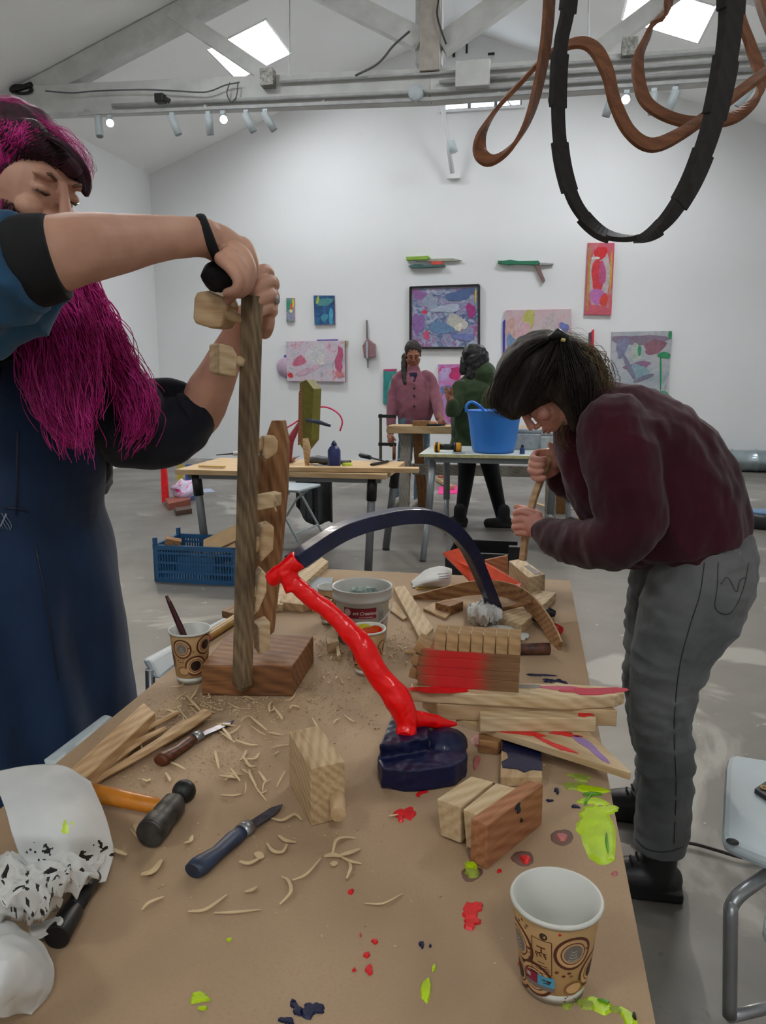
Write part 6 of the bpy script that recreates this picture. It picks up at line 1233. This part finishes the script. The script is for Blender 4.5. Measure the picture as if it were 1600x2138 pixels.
sw = vox('sweatshirt', mb, .005, M['maroon'], pr, 10, lambda c, n: folds(.010, 7.5, 19, (1.6, 1, .9))(c, n) + .0022 * noise.noise(Vector((c.x * 60, c.y * 30, c.z * 26))))
MB().box(aty(1455, 1143, 1.875), (.02, .003, .005), Matrix.Rotation(.5, 3, 'Y')).build('hem_label', C_('d8d8d4'), sw)
mb = MB()
ch(mb, [(1460, 1135, 2.0, 100), (1468, 1190, 1.99, 104), (1448, 1260, 1.97, 104), (1412, 1345, 1.94, 86), (1386, 1435, 1.93, 67), (1384, 1520, 1.93, 60), (1391, 1600, 1.93, 55), (1386, 1690, 1.94, 53), (1378, 1768, 1.94, 52)], .95, ends=False, seg=26)
ch(mb, [(1415, 1150, 2.12, 82), (1400, 1215, 2.14, 80), (1372, 1320, 2.17, 64), (1352, 1430, 2.2, 47), (1362, 1530, 2.25, 42), (1370, 1600, 2.28, 39), (1360, 1668, 2.3, 37)], .95, ends=False)
jn = vox('jeans', mb, .005, M['greyjean'], pr, 2, folds(.0085, 8, 21, (1, 1, 2.0)))
M['stitch'] = C_('26272a')
st = MB()
def stitch(pts): st.tube([aty(*q) for q in smoothpath(pts, 4)], .0012, 4)
P_ = [(1500, 1172, 1.80), (1502, 1272, 1.82), (1520, 1282, 1.83)]
stb = empty  # back pocket outline follows the cloth
def onjean(x, y):
    """nearest front surface of the jeans along the view ray"""
    me = jn.data; return None
from mathutils.bvhtree import BVHTree
def bvh(o):
    Mw = wm(o); return BVHTree.FromPolygons([Mw @ v.co for v in o.data.vertices], [list(p.vertices) for p in o.data.polygons])
bj = bvh(jn)
def drape(b, x, y, off=.001):
    h_ = b.ray_cast(CAM, ray(x, y).normalized()); return h_[0] + h_[1] * off * (1 if h_[1].dot(ray(x, y)) < 0 else -1) if h_[0] else None
def seam(b, pts, r, mat, root, name):
    W = [drape(b, q[0], q[1], r * .4) for q in smoothpath(pts, 6)]; W = [w for w in W if w is not None]
    if len(W) > 2: return MB().tube(W, r, 5).build(name, mat, root)
seam(bj, [(1471, 1175), (1462, 1240), (1440, 1310), (1418, 1400), (1408, 1520), (1412, 1640), (1408, 1760)], .0014, M['stitch'], jn, 'side_seam')
seam(bj, [(1500, 1175), (1498, 1225), (1494, 1270), (1520, 1282), (1540, 1260), (1556, 1215), (1563, 1175)], .0012, M['stitch'], jn, 'back_pocket_seam'); seam(bj, [(1505, 1220), (1520, 1206), (1538, 1236), (1545, 1212), (1560, 1205)], .001, M['stitch'], jn, 'pocket_stitching')
seam(bj, [(1327, 1750), (1350, 1772), (1390, 1778), (1428, 1768)], .0016, M['stitch'], jn, 'hem')
for (xs, Y0, xt, lab) in ((1372, 1.94, -.15, 'near'), (1352, 2.3, -.17, 'far')):
    a0 = aty(xs + 8, 1755 if lab == 'near' else 1660, Y0); fx = a0.x; mb = MB()
    limb(mb, [(fx, Y0, a0.z, .046), (fx, Y0, .12, .046), (fx - .005, Y0, .055, .048)], 1.0); limb(mb, [(fx + .02, Y0, .045, .043), (fx - .06, Y0, .045, .046), (fx - .17, Y0, .036, .034)], 1.05); mb.box2((fx - .2, Y0 - .045, .001), (fx + .06, Y0 + .045, .03))
    bo = vox('boot', mb, .005, M['black'], pr, 4)
    for k in range(4): MB().tube([(fx - .055 - .015 * k, Y0 - .02, .098 - .012 * k), (fx - .06 - .015 * k, Y0, .106 - .012 * k), (fx - .055 - .015 * k, Y0 + .02, .098 - .012 * k)], .003, 5).build('lace', M['blackmatt'], bo)
# hair
mb = MB()
ch(mb, [(1075, 862, 2.03, 16), (1060, 835, 2.05, 30), (1078, 792, 2.07, 52), (1120, 762, 2.08, 66), (1170, 770, 2.09, 72), (1215, 800, 2.09, 56), (1218, 850, 2.08, 40), (1205, 890, 2.05, 22)], 1.25)
ch(mb, [(1175, 790, 2.01, 48), (1205, 840, 2.0, 34), (1208, 885, 2.0, 20)], .9); ch(mb, [(1120, 805, 2.02, 46), (1085, 845, 2.01, 26)], .8)
mb.ball(LR(0, -.03, .05), (.092, .1, .094), 22, 14, M=MR)
ha = vox('hair', mb, .004, M['hairdark'], pr, 4, folds(.005, 14, 50, (1, 1, .5)))
gR = [[(1165, 702, 2.0, 10), (1110, 722, 1.98, 16), (1060, 775, 1.97, 18), (1035, 840, 1.97, 16), (1060, 876, 1.98, 10)], [(1165, 705, 1.99, 12), (1140, 760, 1.95, 25), (1110, 820, 1.95, 22), (1085, 872, 1.97, 14)], [(1175, 710, 1.98, 14), (1190, 780, 1.94, 26), (1203, 850, 1.95, 18), (1212, 905, 1.98, 12)], [(1190, 715, 2.0, 14), (1225, 790, 1.97, 26), (1225, 860, 1.98, 20), (1212, 915, 2.0, 14)]]
strands('hair_strands', gR, 420, .01, .0011, M['hairdark'], pr, 4, .007)
gC = [[(1185, 712, 2.05, 12), (1230, 740, 2.04, 22), (1255, 780, 2.03, 22), (1262, 812, 2.03, 24), (1245, 826, 2.03, 18)], [(1200, 730, 2.02, 14), (1225, 780, 2.0, 18), (1240, 820, 2.01, 16)]]
strands('hair_curls', gC, 190, .01, .0011, M['haircurl'], pr, 5, .03, 70)
for k_, g_ in enumerate(([(1180, 880, 2.0, 10), (1172, 905, 2.0, 8), (1180, 930, 2.0, 6), (1192, 938, 2.0, 4)], [(1150, 702, 2.02, 14), (1175, 694, 2.02, 14), (1215, 705, 2.03, 16), (1250, 735, 2.03, 14)], [(1050, 790, 2.0, 10), (1022, 820, 2.0, 8), (1018, 850, 2.0, 6), (1035, 872, 2.0, 6)])):
    strands('hair_wisps', [g_], 22, .01, .0006, M['haircurl'], pr, 6 + k_, .02, 60)
clp = MB().tube([aty(1148, 706, 1.96), aty(1165, 696, 1.95), aty(1185, 706, 1.96)], [.008, .014, .008], 10).build('hair_clip', M['black'], pr); MB().tube([aty(1172, 709, 1.93), aty(1181, 711, 1.93)], .004, 6).build('clip_tip', C_('c8b060', .3), clp)
# chisel: curved pale handle between the two hands
cz = empty('wooden_chisel_handle', aty(1093, 1172, Yk), 'long pale curved wooden handle gripped by the person in the maroon sweatshirt', 'chisel')
cpts = [aty(x, y, Yk) for x, y in ((1160, 926), (1148, 960), (1130, 1000), (1114, 1045), (1103, 1090), (1096, 1130), (1092, 1170))]
MB().tube(smoothpath([tuple(p) for p in cpts], 4), [.009] * 25, 4, square=True, side=(.5, .85, 0), flat=.9).build('handle', M['pine'], cz, bevel=.002)
# ---------------------------------------------------------------- person with long pink hair
pl_ = empty('person', (-1.05, 1.32, 0), 'person with long magenta hair and dark denim overalls sanding the top of the tall post', 'person')
mb = MB(); hc = aty(46, 400, 1.27)
LL, ML = head(mb, hc, (.93, -.26, -.28), (.22, 0, .97), 1.04, .3)
ch(mb, [(30, 470, 1.3, 60), (30, 600, 1.33, 70), (50, 760, 1.34, 110), (60, 1000, 1.34, 115), (60, 1150, 1.34, 120)], 1.3)
ch(mb, [(-160, 640, 1.05, 75), (-40, 570, .99, 72), (60, 540, .98, 78), (110, 532, 1.0, 78), (170, 518, 1.04, 74), (250, 508, 1.1, 61), (340, 497, 1.17, 46), (400, 495, 1.215, 41), (428, 497, 1.235, 40)], .9, seg=28)
ch(mb, [(200, 820, 1.33, 50), (320, 890, 1.4, 52), (405, 872, 1.42, 50), (440, 810, 1.41, 46), (472, 745, 1.4, 36), (495, 695, 1.39, 28), (510, 660, 1.38, 25)], .95, seg=24)
for sx in (-1, 1): limb(mb, [(-1.05 + .02 * sx, 1.33 + .1 * sx, .85, .085), (-1.03, 1.33 + .1 * sx, .48, .06), (-1.05, 1.33 + .1 * sx, .1, .04)])
# right hand pressing down from above
ch(mb, [(428, 497, 1.235, 38), (455, 508, 1.25, 39), (484, 526, 1.262, 37), (500, 540, 1.266, 30)], .7, seg=20)
for pts in ([(488, 506, 1.27, 17), (512, 513, 1.268, 15.5), (525, 545, 1.262, 14.5), (526, 575, 1.258, 13), (514, 600, 1.25, 12)], [(484, 520, 1.25, 17), (507, 530, 1.246, 16), (521, 562, 1.238, 15), (518, 595, 1.236, 13.5), (500, 612, 1.24, 12)],
            [(474, 532, 1.235, 17), (497, 548, 1.226, 16), (511, 578, 1.222, 14.5), (506, 604, 1.226, 13), (484, 614, 1.236, 12)], [(462, 540, 1.225, 15), (484, 560, 1.213, 14), (499, 586, 1.21, 13), (492, 606, 1.216, 12), (474, 612, 1.23, 11)],
            [(446, 528, 1.26, 16), (470, 556, 1.29, 15), (490, 588, 1.295, 13), (486, 616, 1.285, 12), (474, 626, 1.275, 11)]):
    ch(mb, pts, seg=14)
# left hand around the post below the top
ch(mb, [(510, 662, 1.38, 24), (532, 672, 1.36, 24), (553, 655, 1.345, 24), (560, 620, 1.335, 22), (556, 590, 1.335, 18)], .8, seg=20)
for pts in ([(560, 572, 1.34, 14), (552, 564, 1.325, 14), (538, 572, 1.305, 13.5), (526, 586, 1.292, 12.5), (520, 596, 1.29, 11)], [(570, 596, 1.335, 14.5), (566, 588, 1.315, 14.5), (548, 594, 1.292, 14), (532, 606, 1.28, 13), (524, 614, 1.282, 11.5)],
            [(571, 624, 1.335, 14.5), (567, 616, 1.312, 14.5), (549, 622, 1.288, 14), (533, 633, 1.278, 13), (526, 640, 1.28, 11.5)], [(568, 650, 1.335, 13.5), (563, 642, 1.312, 13.5), (547, 647, 1.29, 13), (534, 658, 1.28, 12), (529, 664, 1.282, 10.5)],
            [(552, 690, 1.345, 18), (560, 672, 1.33, 15), (556, 650, 1.345, 13), (530, 640, 1.365, 12)]):
    ch(mb, pts, seg=14)
vox('body', mb, .0024, M['skinL'], pl_, 2, lambda c, n: noise.noise(c * 28) * .0012)
face_bits(pl_, LL, ML, 1.04, None, C_('6a4a3a'))
wb_ = []
for k in range(25):
    a = 6.2832 * k / 24; p = aty(429, 497, 1.236); ax_ = Vector((.93, .33, .0)).normalized(); n1_ = Vector((0, 0, 1)); n2_ = ax_.cross(n1_); rr_ = 43 / ppm(p); wb_.append(p + n1_ * math.cos(a) * rr_ + n2_ * math.sin(a) * rr_ * .95 + ax_ * (-.012 * math.cos(a) + .006))
MB().tube(wb_, .0042, 8, flat=2.0, side=ax_).build('wristband', M['blackmatt'], pl_)
MB().tube([aty(566, 611, 1.3), aty(576, 622, 1.31), aty(578, 630, 1.325)], .0055, 10).build('ring', C_('b4b4b8', .2), pl_)
# clothing
mb = MB()
ch(mb, [(-230, 690, 1.12, 150), (-120, 640, 1.03, 128), (-40, 585, .99, 112), (20, 560, .985, 105), (58, 550, .985, 98)], .95, ends=False, seg=28)
ch(mb, [(-110, 660, 1.08, 100), (-20, 660, 1.04, 88), (50, 640, 1.04, 66), (95, 625, 1.05, 44), (122, 612, 1.06, 26)], .9)
ch(mb, [(-150, 560, 1.25, 90), (-60, 560, 1.28, 90), (0, 620, 1.3, 80)], 1.0)
vox('denim_sleeve', mb, .0045, M['denim'], pl_, 4, folds(.012, 11, 24, (1.6, 1, 1)))
mb = MB(); ch(mb, [(28, 553, .985, 92), (75, 545, .99, 95), (122, 536, 1.0, 88)], .95, ends=False, n=1, seg=28); vox('inner_cuff', mb, .004, M['blackmatt'], pl_, 2)
mb = MB()
ch(mb, [(20, 560, 1.32, 90), (40, 680, 1.33, 130), (60, 820, 1.33, 150), (72, 960, 1.33, 146), (80, 1040, 1.33, 126)], 1.25, ends=False, seg=28)
ch(mb, [(150, 770, 1.3, 90), (220, 850, 1.33, 90), (280, 885, 1.36, 86), (340, 898, 1.39, 72), (385, 882, 1.41, 62), (408, 868, 1.415, 55)], 1.0, seg=28)
ch(mb, [(300, 830, 1.38, 30), (345, 818, 1.4, 24), (380, 818, 1.41, 16)])
vox('sweatshirt', mb, .005, M['blackfleece'], pl_, 4, folds(.013, 8, 20, (1, 1, 1.3)))
mb = MB(); ch(mb, [(398, 872, 1.412, 60), (416, 862, 1.418, 52)], 1.0, ends=False, n=1, seg=24); vox('cuff', mb, .004, M['blackfleece'], pl_, 2)
mb = MB()
ch(mb, [(95, 760, 1.27, 88), (100, 850, 1.27, 105), (98, 960, 1.28, 112), (85, 1060, 1.3, 118), (80, 1150, 1.31, 150), (72, 1260, 1.31, 170), (66, 1400, 1.32, 186), (56, 1560, 1.32, 204), (30, 1800, 1.32, 225), (0, 2100, 1.32, 250)], 1.2, ends=False, seg=30)
ov = vox('overalls', mb, .006, M['navyden'], pl_, 3, lambda c, n: (.0 if c.z > 1.12 else min(1, (1.12 - c.z) * 4)) * .012 * math.sin(c.x * 46 + c.y * 30 + c.z * 5) + noise.noise(c * 7) * .008)
bo_ = bvh(ov)
seam(bo_, [(38, 900), (36, 1000), (34, 1075)], .002, C_('0c1526'), ov, 'bib_seam'); seam(bo_, [(10, 1060), (40, 1062), (60, 1068)], .0016, C_('0c1526'), ov, 'waist_seam'); seam(bo_, [(75, 1140), (95, 1250), (110, 1340), (122, 1420)], .0016, C_('0a1220'), ov, 'skirt_seam')
mb = MB()
for k in range(6):
    q = [drape(bo_, 4 + k * 3 + 6 * math.sin(j + k), 1070 + j * 8 + k, .002) for j in range(5)]; q = [w for w in q if w is not None]
    if len(q) > 2: mb.tube(q, .0006, 4)
if mb.v: mb.build('loose_threads', C_('8f98a4'), ov)
for sy in (-.1, .1):
    mb = MB(); limb(mb, [(-1.08, 1.33 + sy, .05, .045), (-.98, 1.33 + sy, .045, .045), (-.88, 1.33 + sy, .035, .034)], 1.0); vox('shoe', mb, .006, M['black'], pl_, 3)
# hair: root cap, then long lengths
MH = hairmat('magenta_hair', '8a1050', 'c42080', 'e046a8', .4)
MH2 = hairmat('magenta_hair_grown_roots', '5a1238', '861e54', 'a02868', .6, None)
M['root'] = hairmat('dark_grown_out_roots', '241018', '3a1626', '521c34', .5)
mb = MB()
ch(mb, [(-60, 440, 1.27, 90), (-40, 360, 1.28, 100), (10, 330, 1.28, 80)], 1.15, seg=26)
mb.ball(LL(0, -.036, .046), (.088, .1, .097), 26, 16, M=ML); mb.ball(LL(-.012, -.05, -.03), (.09, .08, .1), 24, 14, M=ML)
ch(mb, [(80, 306, 1.27, 44), (125, 322, 1.28, 30), (158, 350, 1.29, 22), (176, 384, 1.29, 12), (180, 405, 1.29, 5)], 1.2)
ch(mb, [(-90, 480, 1.27, 80), (-80, 600, 1.26, 70), (10, 480, 1.15, 28)], 1.2)
ch(mb, [(60, 292, 1.22, 40), (110, 318, 1.24, 28), (150, 350, 1.26, 18)], 1.1)
hh = vox('hair', mb, .004, [MH2, M['root']], pl_, 4, folds(.005, 18, 60, (1, 1, .5)))
paint_faces(hh, lambda c, n: 1 if (ML.transposed() @ (c - hc)).y + .03 * noise.noise(c * 30) > -.012 else 0)
bh = bvh(hh)
rg = random.Random(3); mb = MB(); mb2 = MB()
for k in range(620):
    t0 = rg.random(); x0 = 0 + 140 * t0 + rg.uniform(-12, 12); y0 = 256 + 60 * t0 * t0 + rg.uniform(-6, 30); tx = rg.uniform(-70, 20); ty = 420 + rg.uniform(-40, 90); W = []
    for j in range(9):
        s_ = j / 8; x = x0 + (tx - x0) * s_ + 10 * math.sin(s_ * 5 + k); y = y0 + (ty - y0) * s_ ** 1.6; w = drape(bh, x, y, .002 + rg.random() * .003)
        if w is not None: W.append(w)
    if len(W) > 3: (mb2 if t0 > .42 + .15 * rg.random() or rg.random() < .3 else mb).tube(W, [.0011] * len(W), 3, cap=False)
mb.build('hair_strands', MH, pl_); mb2.build('root_strands', M['root'], pl_)
strands('flyaway_hairs', [[(-10, 262, 1.25, 10), (30, 238, 1.25, 14), (80, 250, 1.25, 14), (120, 280, 1.25, 10)], [(40, 262, 1.25, 10), (100, 268, 1.25, 10), (150, 300, 1.25, 8), (185, 345, 1.25, 5), (188, 380, 1.25, 4)]], 90, .01, .0005, MH, pl_, 9, .02, 60)
strands('fringe_strands', [[(95, 285, 1.22, 10), (140, 308, 1.21, 8), (172, 345, 1.21, 7), (184, 378, 1.22, 5), (182, 402, 1.22, 3)]], 120, .01, .0011, M['root'], pl_, 10, .004)
g1 = [[(-40, 500, 1.2, 30), (50, 600, 1.17, 40), (110, 700, 1.15, 45), (130, 800, 1.14, 62), (150, 890, 1.14, 55), (165, 965, 1.14, 34)], [(-20, 480, 1.2, 30), (60, 620, 1.17, 40), (85, 730, 1.15, 45), (92, 820, 1.14, 42), (128, 880, 1.14, 36), (175, 925, 1.14, 22)], [(20, 480, 1.22, 26), (120, 600, 1.19, 34), (170, 700, 1.17, 38), (185, 800, 1.16, 44), (180, 900, 1.15, 34)]]
g2 = [[(60, 430, 1.33, 26), (160, 590, 1.3, 28), (200, 660, 1.28, 34), (235, 740, 1.26, 38), (275, 820, 1.25, 42), (285, 890, 1.25, 36), (262, 950, 1.25, 24)], [(80, 430, 1.33, 20), (180, 600, 1.3, 24), (222, 680, 1.28, 30), (262, 760, 1.26, 28), (300, 830, 1.25, 24), (305, 880, 1.25, 18)]]
mb = MB()
for g in g1[:2] + g2[:1]: ch(mb, [(q[0] - 4, q[1], q[2] + .02, q[3] * .8) for q in g[:-1]], .6)
vox('hair_lengths', mb, .005, hairmat('magenta_lengths', '7a1048', 'a81a68', 'c82886', .6), pl_, 3, folds(.006, 16, 50, (1.4, 1, .35)))
strands('long_hair', g1, 520, .01, .00125, MH, pl_, 11, .026, 38, Yspread=.5)
strands('long_hair', g2, 360, .01, .00125, MH, pl_, 12, .028, 38, Yspread=.6)
# the dark sanding block in the right hand
sd = MB().ball(aty(466, 578, 1.262), (.04, .032, .026), 18, 12)
for v_ in sd.v: v_ += noise.noise_vector(v_ * 45) * .009
thing(sd.build('sanding_sponge', M['blackmatt']), 'black sanding sponge pressed on top of the tall post by the pink haired person', 'sponge')
# ---------------------------------------------------------------- standing person in a mauve cardigan
pm = empty('person', (-1.12, 7.75, 0), 'person in a mauve cardigan and light jeans standing behind the trestle bench', 'person')
Yc = 7.95; mb = MB(); LM, MM = head(mb, aty(863, 741, Yc), (.18, -.9, -.38), (.05, -.4, .9), 1.0)
ch(mb, [(860, 755, Yc + .02, 12), (862, 800, Yc, 22), (862, 880, Yc, 22)], .6); ch(mb, [(828, 805, Yc, 5), (819, 860, Yc - .05, 5), (815, 905, Yc - .1, 5)]); ch(mb, [(901, 805, Yc, 5), (912, 840, Yc - .1, 5), (918, 868, Yc - .25, 5)])
ch(mb, [(849, 880, Yc, 12), (845, 960, Yc, 9), (835, 1040, Yc + .1, 8)]); ch(mb, [(877, 880, Yc, 12), (880, 960, Yc, 9), (876, 1045, Yc, 8)])
for a, b, dy in ((815, 910, -.12), (920, 875, -.28)):
    ch(mb, [(a, b, Yc + dy, 7), (a + 2, b + 8, Yc + dy - .02, 7)], .6)
    for k in range(4): ch(mb, [(a - 4 + k * 3.2, b + 10, Yc + dy - .02, 2.2), (a - 3 + k * 3.2 + 2, b + 17, Yc + dy - .03, 1.9), (a + k * 3.2, b + 22, Yc + dy - .02, 1.7)], seg=8)
    ch(mb, [(a + 6, b + 2, Yc + dy - .03, 2.6), (a + 11, b + 9, Yc + dy - .04, 2)], seg=8)
vox('body', mb, .005, M['skinD'], pm, 2); face_bits(pm, LM, MM, 1.0)
mb = MB(); ch(mb, [(862, 776, Yc, 16), (863, 794, Yc, 34), (865, 830, Yc, 42), (866, 858, Yc, 40), (865, 874, Yc, 34)], .62, side=(0, 1, 0), seg=24)
ch(mb, [(840, 784, Yc, 11), (830, 794, Yc, 12), (822, 825, Yc, 12), (818, 860, Yc - .05, 11), (816, 900, Yc - .1, 8)]); ch(mb, [(889, 784, Yc, 11), (899, 794, Yc, 12), (909, 825, Yc - .04, 12), (915, 850, Yc - .14, 11), (917, 872, Yc - .24, 8)])
cg = vox('cardigan', mb, .009, M['mauve'], pm, 3, folds(.009, 8, 20)); bc2 = bvh(cg)
for y in (795, 811, 827, 848):
    w = drape(bc2, 865, y, .004)
    if w is not None: MB().ball(w, (.013, .008, .013), 10, 6).build('button', C_('3a1c28'), cg)
q = [drape(bc2, *p, .004) for p in ((855, 779), (870, 778), (872, 783), (864, 803), (856, 784))]
if all(w is not None for w in q): MB().prism(q, [w + Vector((0, .01, 0)) for w in q]).build('undershirt', M['darktop'], pm)
mb = MB(); ch(mb, [(864, 862, Yc, 30), (864, 880, Yc, 30)], .7, ends=False, n=1); ch(mb, [(849, 875, Yc, 17), (846, 950, Yc, 15), (838, 1045, Yc + .1, 14)]); ch(mb, [(879, 875, Yc, 17), (882, 950, Yc, 16), (878, 1044, Yc, 14)]); vox('jeans', mb, .009, M['bluejean'], pm, 3, folds(.006, 10, 25))
mb = MB(); mb.ball(LM(0, -.03, .05), (.086, .1, .092), 18, 12, M=MM); ch(mb, [(848, 745, Yc + .06, 9), (845, 775, Yc - .02, 7), (846, 800, Yc - .1, 4)]); vox('hair', mb, .007, M['hairdark'], pm, 3, folds(.006, 20, 50))
for x, y in ((872, 1053), (832, 1050)): c = atz(x, y, .04); mb = MB(); limb(mb, [(c.x, c.y + .1, .05, .045), (c.x - .02, c.y - .1, .04, .045), (c.x - .03, c.y - .16, .035, .03)], 1.0, (1, 0, 0)); vox('shoe', mb, .008, C_('a8a49c'), pm, 2)
# ---------------------------------------------------------------- person in a green coat
pg = empty('person', (-.45, 6.97, 0), 'person with black hair in a dark green coat and black tights, behind the tub', 'person')
Yg = 6.97; mb = MB(); LG, MG = head(mb, aty(990, 755, Yg), (-.85, .4, -.3), (0, 0, 1), 1.0)
ch(mb, [(992, 770, Yg, 14), (992, 830, Yg, 26), (990, 920, Yg, 26)], .7); ch(mb, [(980, 940, Yg, 14), (972, 1010, Yg, 10), (962, 1082, Yg, 7)]); ch(mb, [(1012, 935, Yg, 14), (1030, 1000, Yg + .05, 10), (1048, 1082, Yg + .1, 7)])
ch(mb, [(960, 810, Yg, 11), (948, 860, Yg - .1, 10), (940, 832, Yg - .2, 8)])
ch(mb, [(940, 830, Yg - .2, 8), (936, 818, Yg - .2, 8)], .6)
for k in range(4): ch(mb, [(934 + k * 1.5, 812 + k * 5, Yg - .22, 2.8), (928 + k * 1.5, 808 + k * 6, Yg - .24, 2.5), (930 + k, 812 + k * 6, Yg - .27, 2.2)], seg=8)
ch(mb, [(944, 820, Yg - .22, 3), (942, 808, Yg - .24, 2.6)], seg=8)
vox('body', mb, .005, M['skinD'], pg, 2)
mb = MB(); ch(mb, [(1000, 785, Yg, 26), (995, 815, Yg, 48), (990, 860, Yg, 48), (988, 905, Yg, 44), (986, 935, Yg, 46)], .8, ends=False, seg=24); ch(mb, [(962, 810, Yg - .08, 18), (950, 850, Yg - .15, 16), (945, 860, Yg - .17, 15), (945, 845, Yg - .2, 12)]); ch(mb, [(1012, 780, Yg - .02, 24), (1024, 800, Yg - .03, 16)], 1.2)
ch(mb, [(1028, 810, Yg, 17), (1036, 860, Yg, 15), (1030, 900, Yg - .05, 12)])
vox('coat', mb, .009, M['olive'], pg, 3, folds(.012, 8, 20))
mb = MB(); ch(mb, [(978, 920, Yg, 24), (972, 1010, Yg, 16), (962, 1080, Yg, 12)]); ch(mb, [(1012, 920, Yg, 24), (1030, 1000, Yg + .05, 17), (1048, 1080, Yg + .1, 12)]); vox('tights', mb, .009, M['blackleg'], pg, 2)
mb = MB(); ch(mb, [(985, 738, Yg, 20), (996, 744, Yg, 24), (994, 770, Yg - .02, 22), (985, 785, Yg - .05, 14)], 1.1); ch(mb, [(972, 750, Yg, 10), (968, 775, Yg - .03, 8)]); vox('hair', mb, .007, M['hairblack'], pg, 3, folds(.008, 18, 50))
for x, y, dy in ((960, 1092, 0), (1052, 1094, .1)):
    c = atz(x, y, .03); mb = MB(); limb(mb, [(c.x, c.y, .16, .055), (c.x, c.y, .06, .055)], 1.0); limb(mb, [(c.x + .03, c.y, .05, .05), (c.x - .14, c.y - .03, .04, .042)], 1.0); mb.box2((c.x - .17, c.y - .06, .001), (c.x + .07, c.y + .05, .03)); vox('boot', mb, .008, M['blackmatt'], pg, 3)
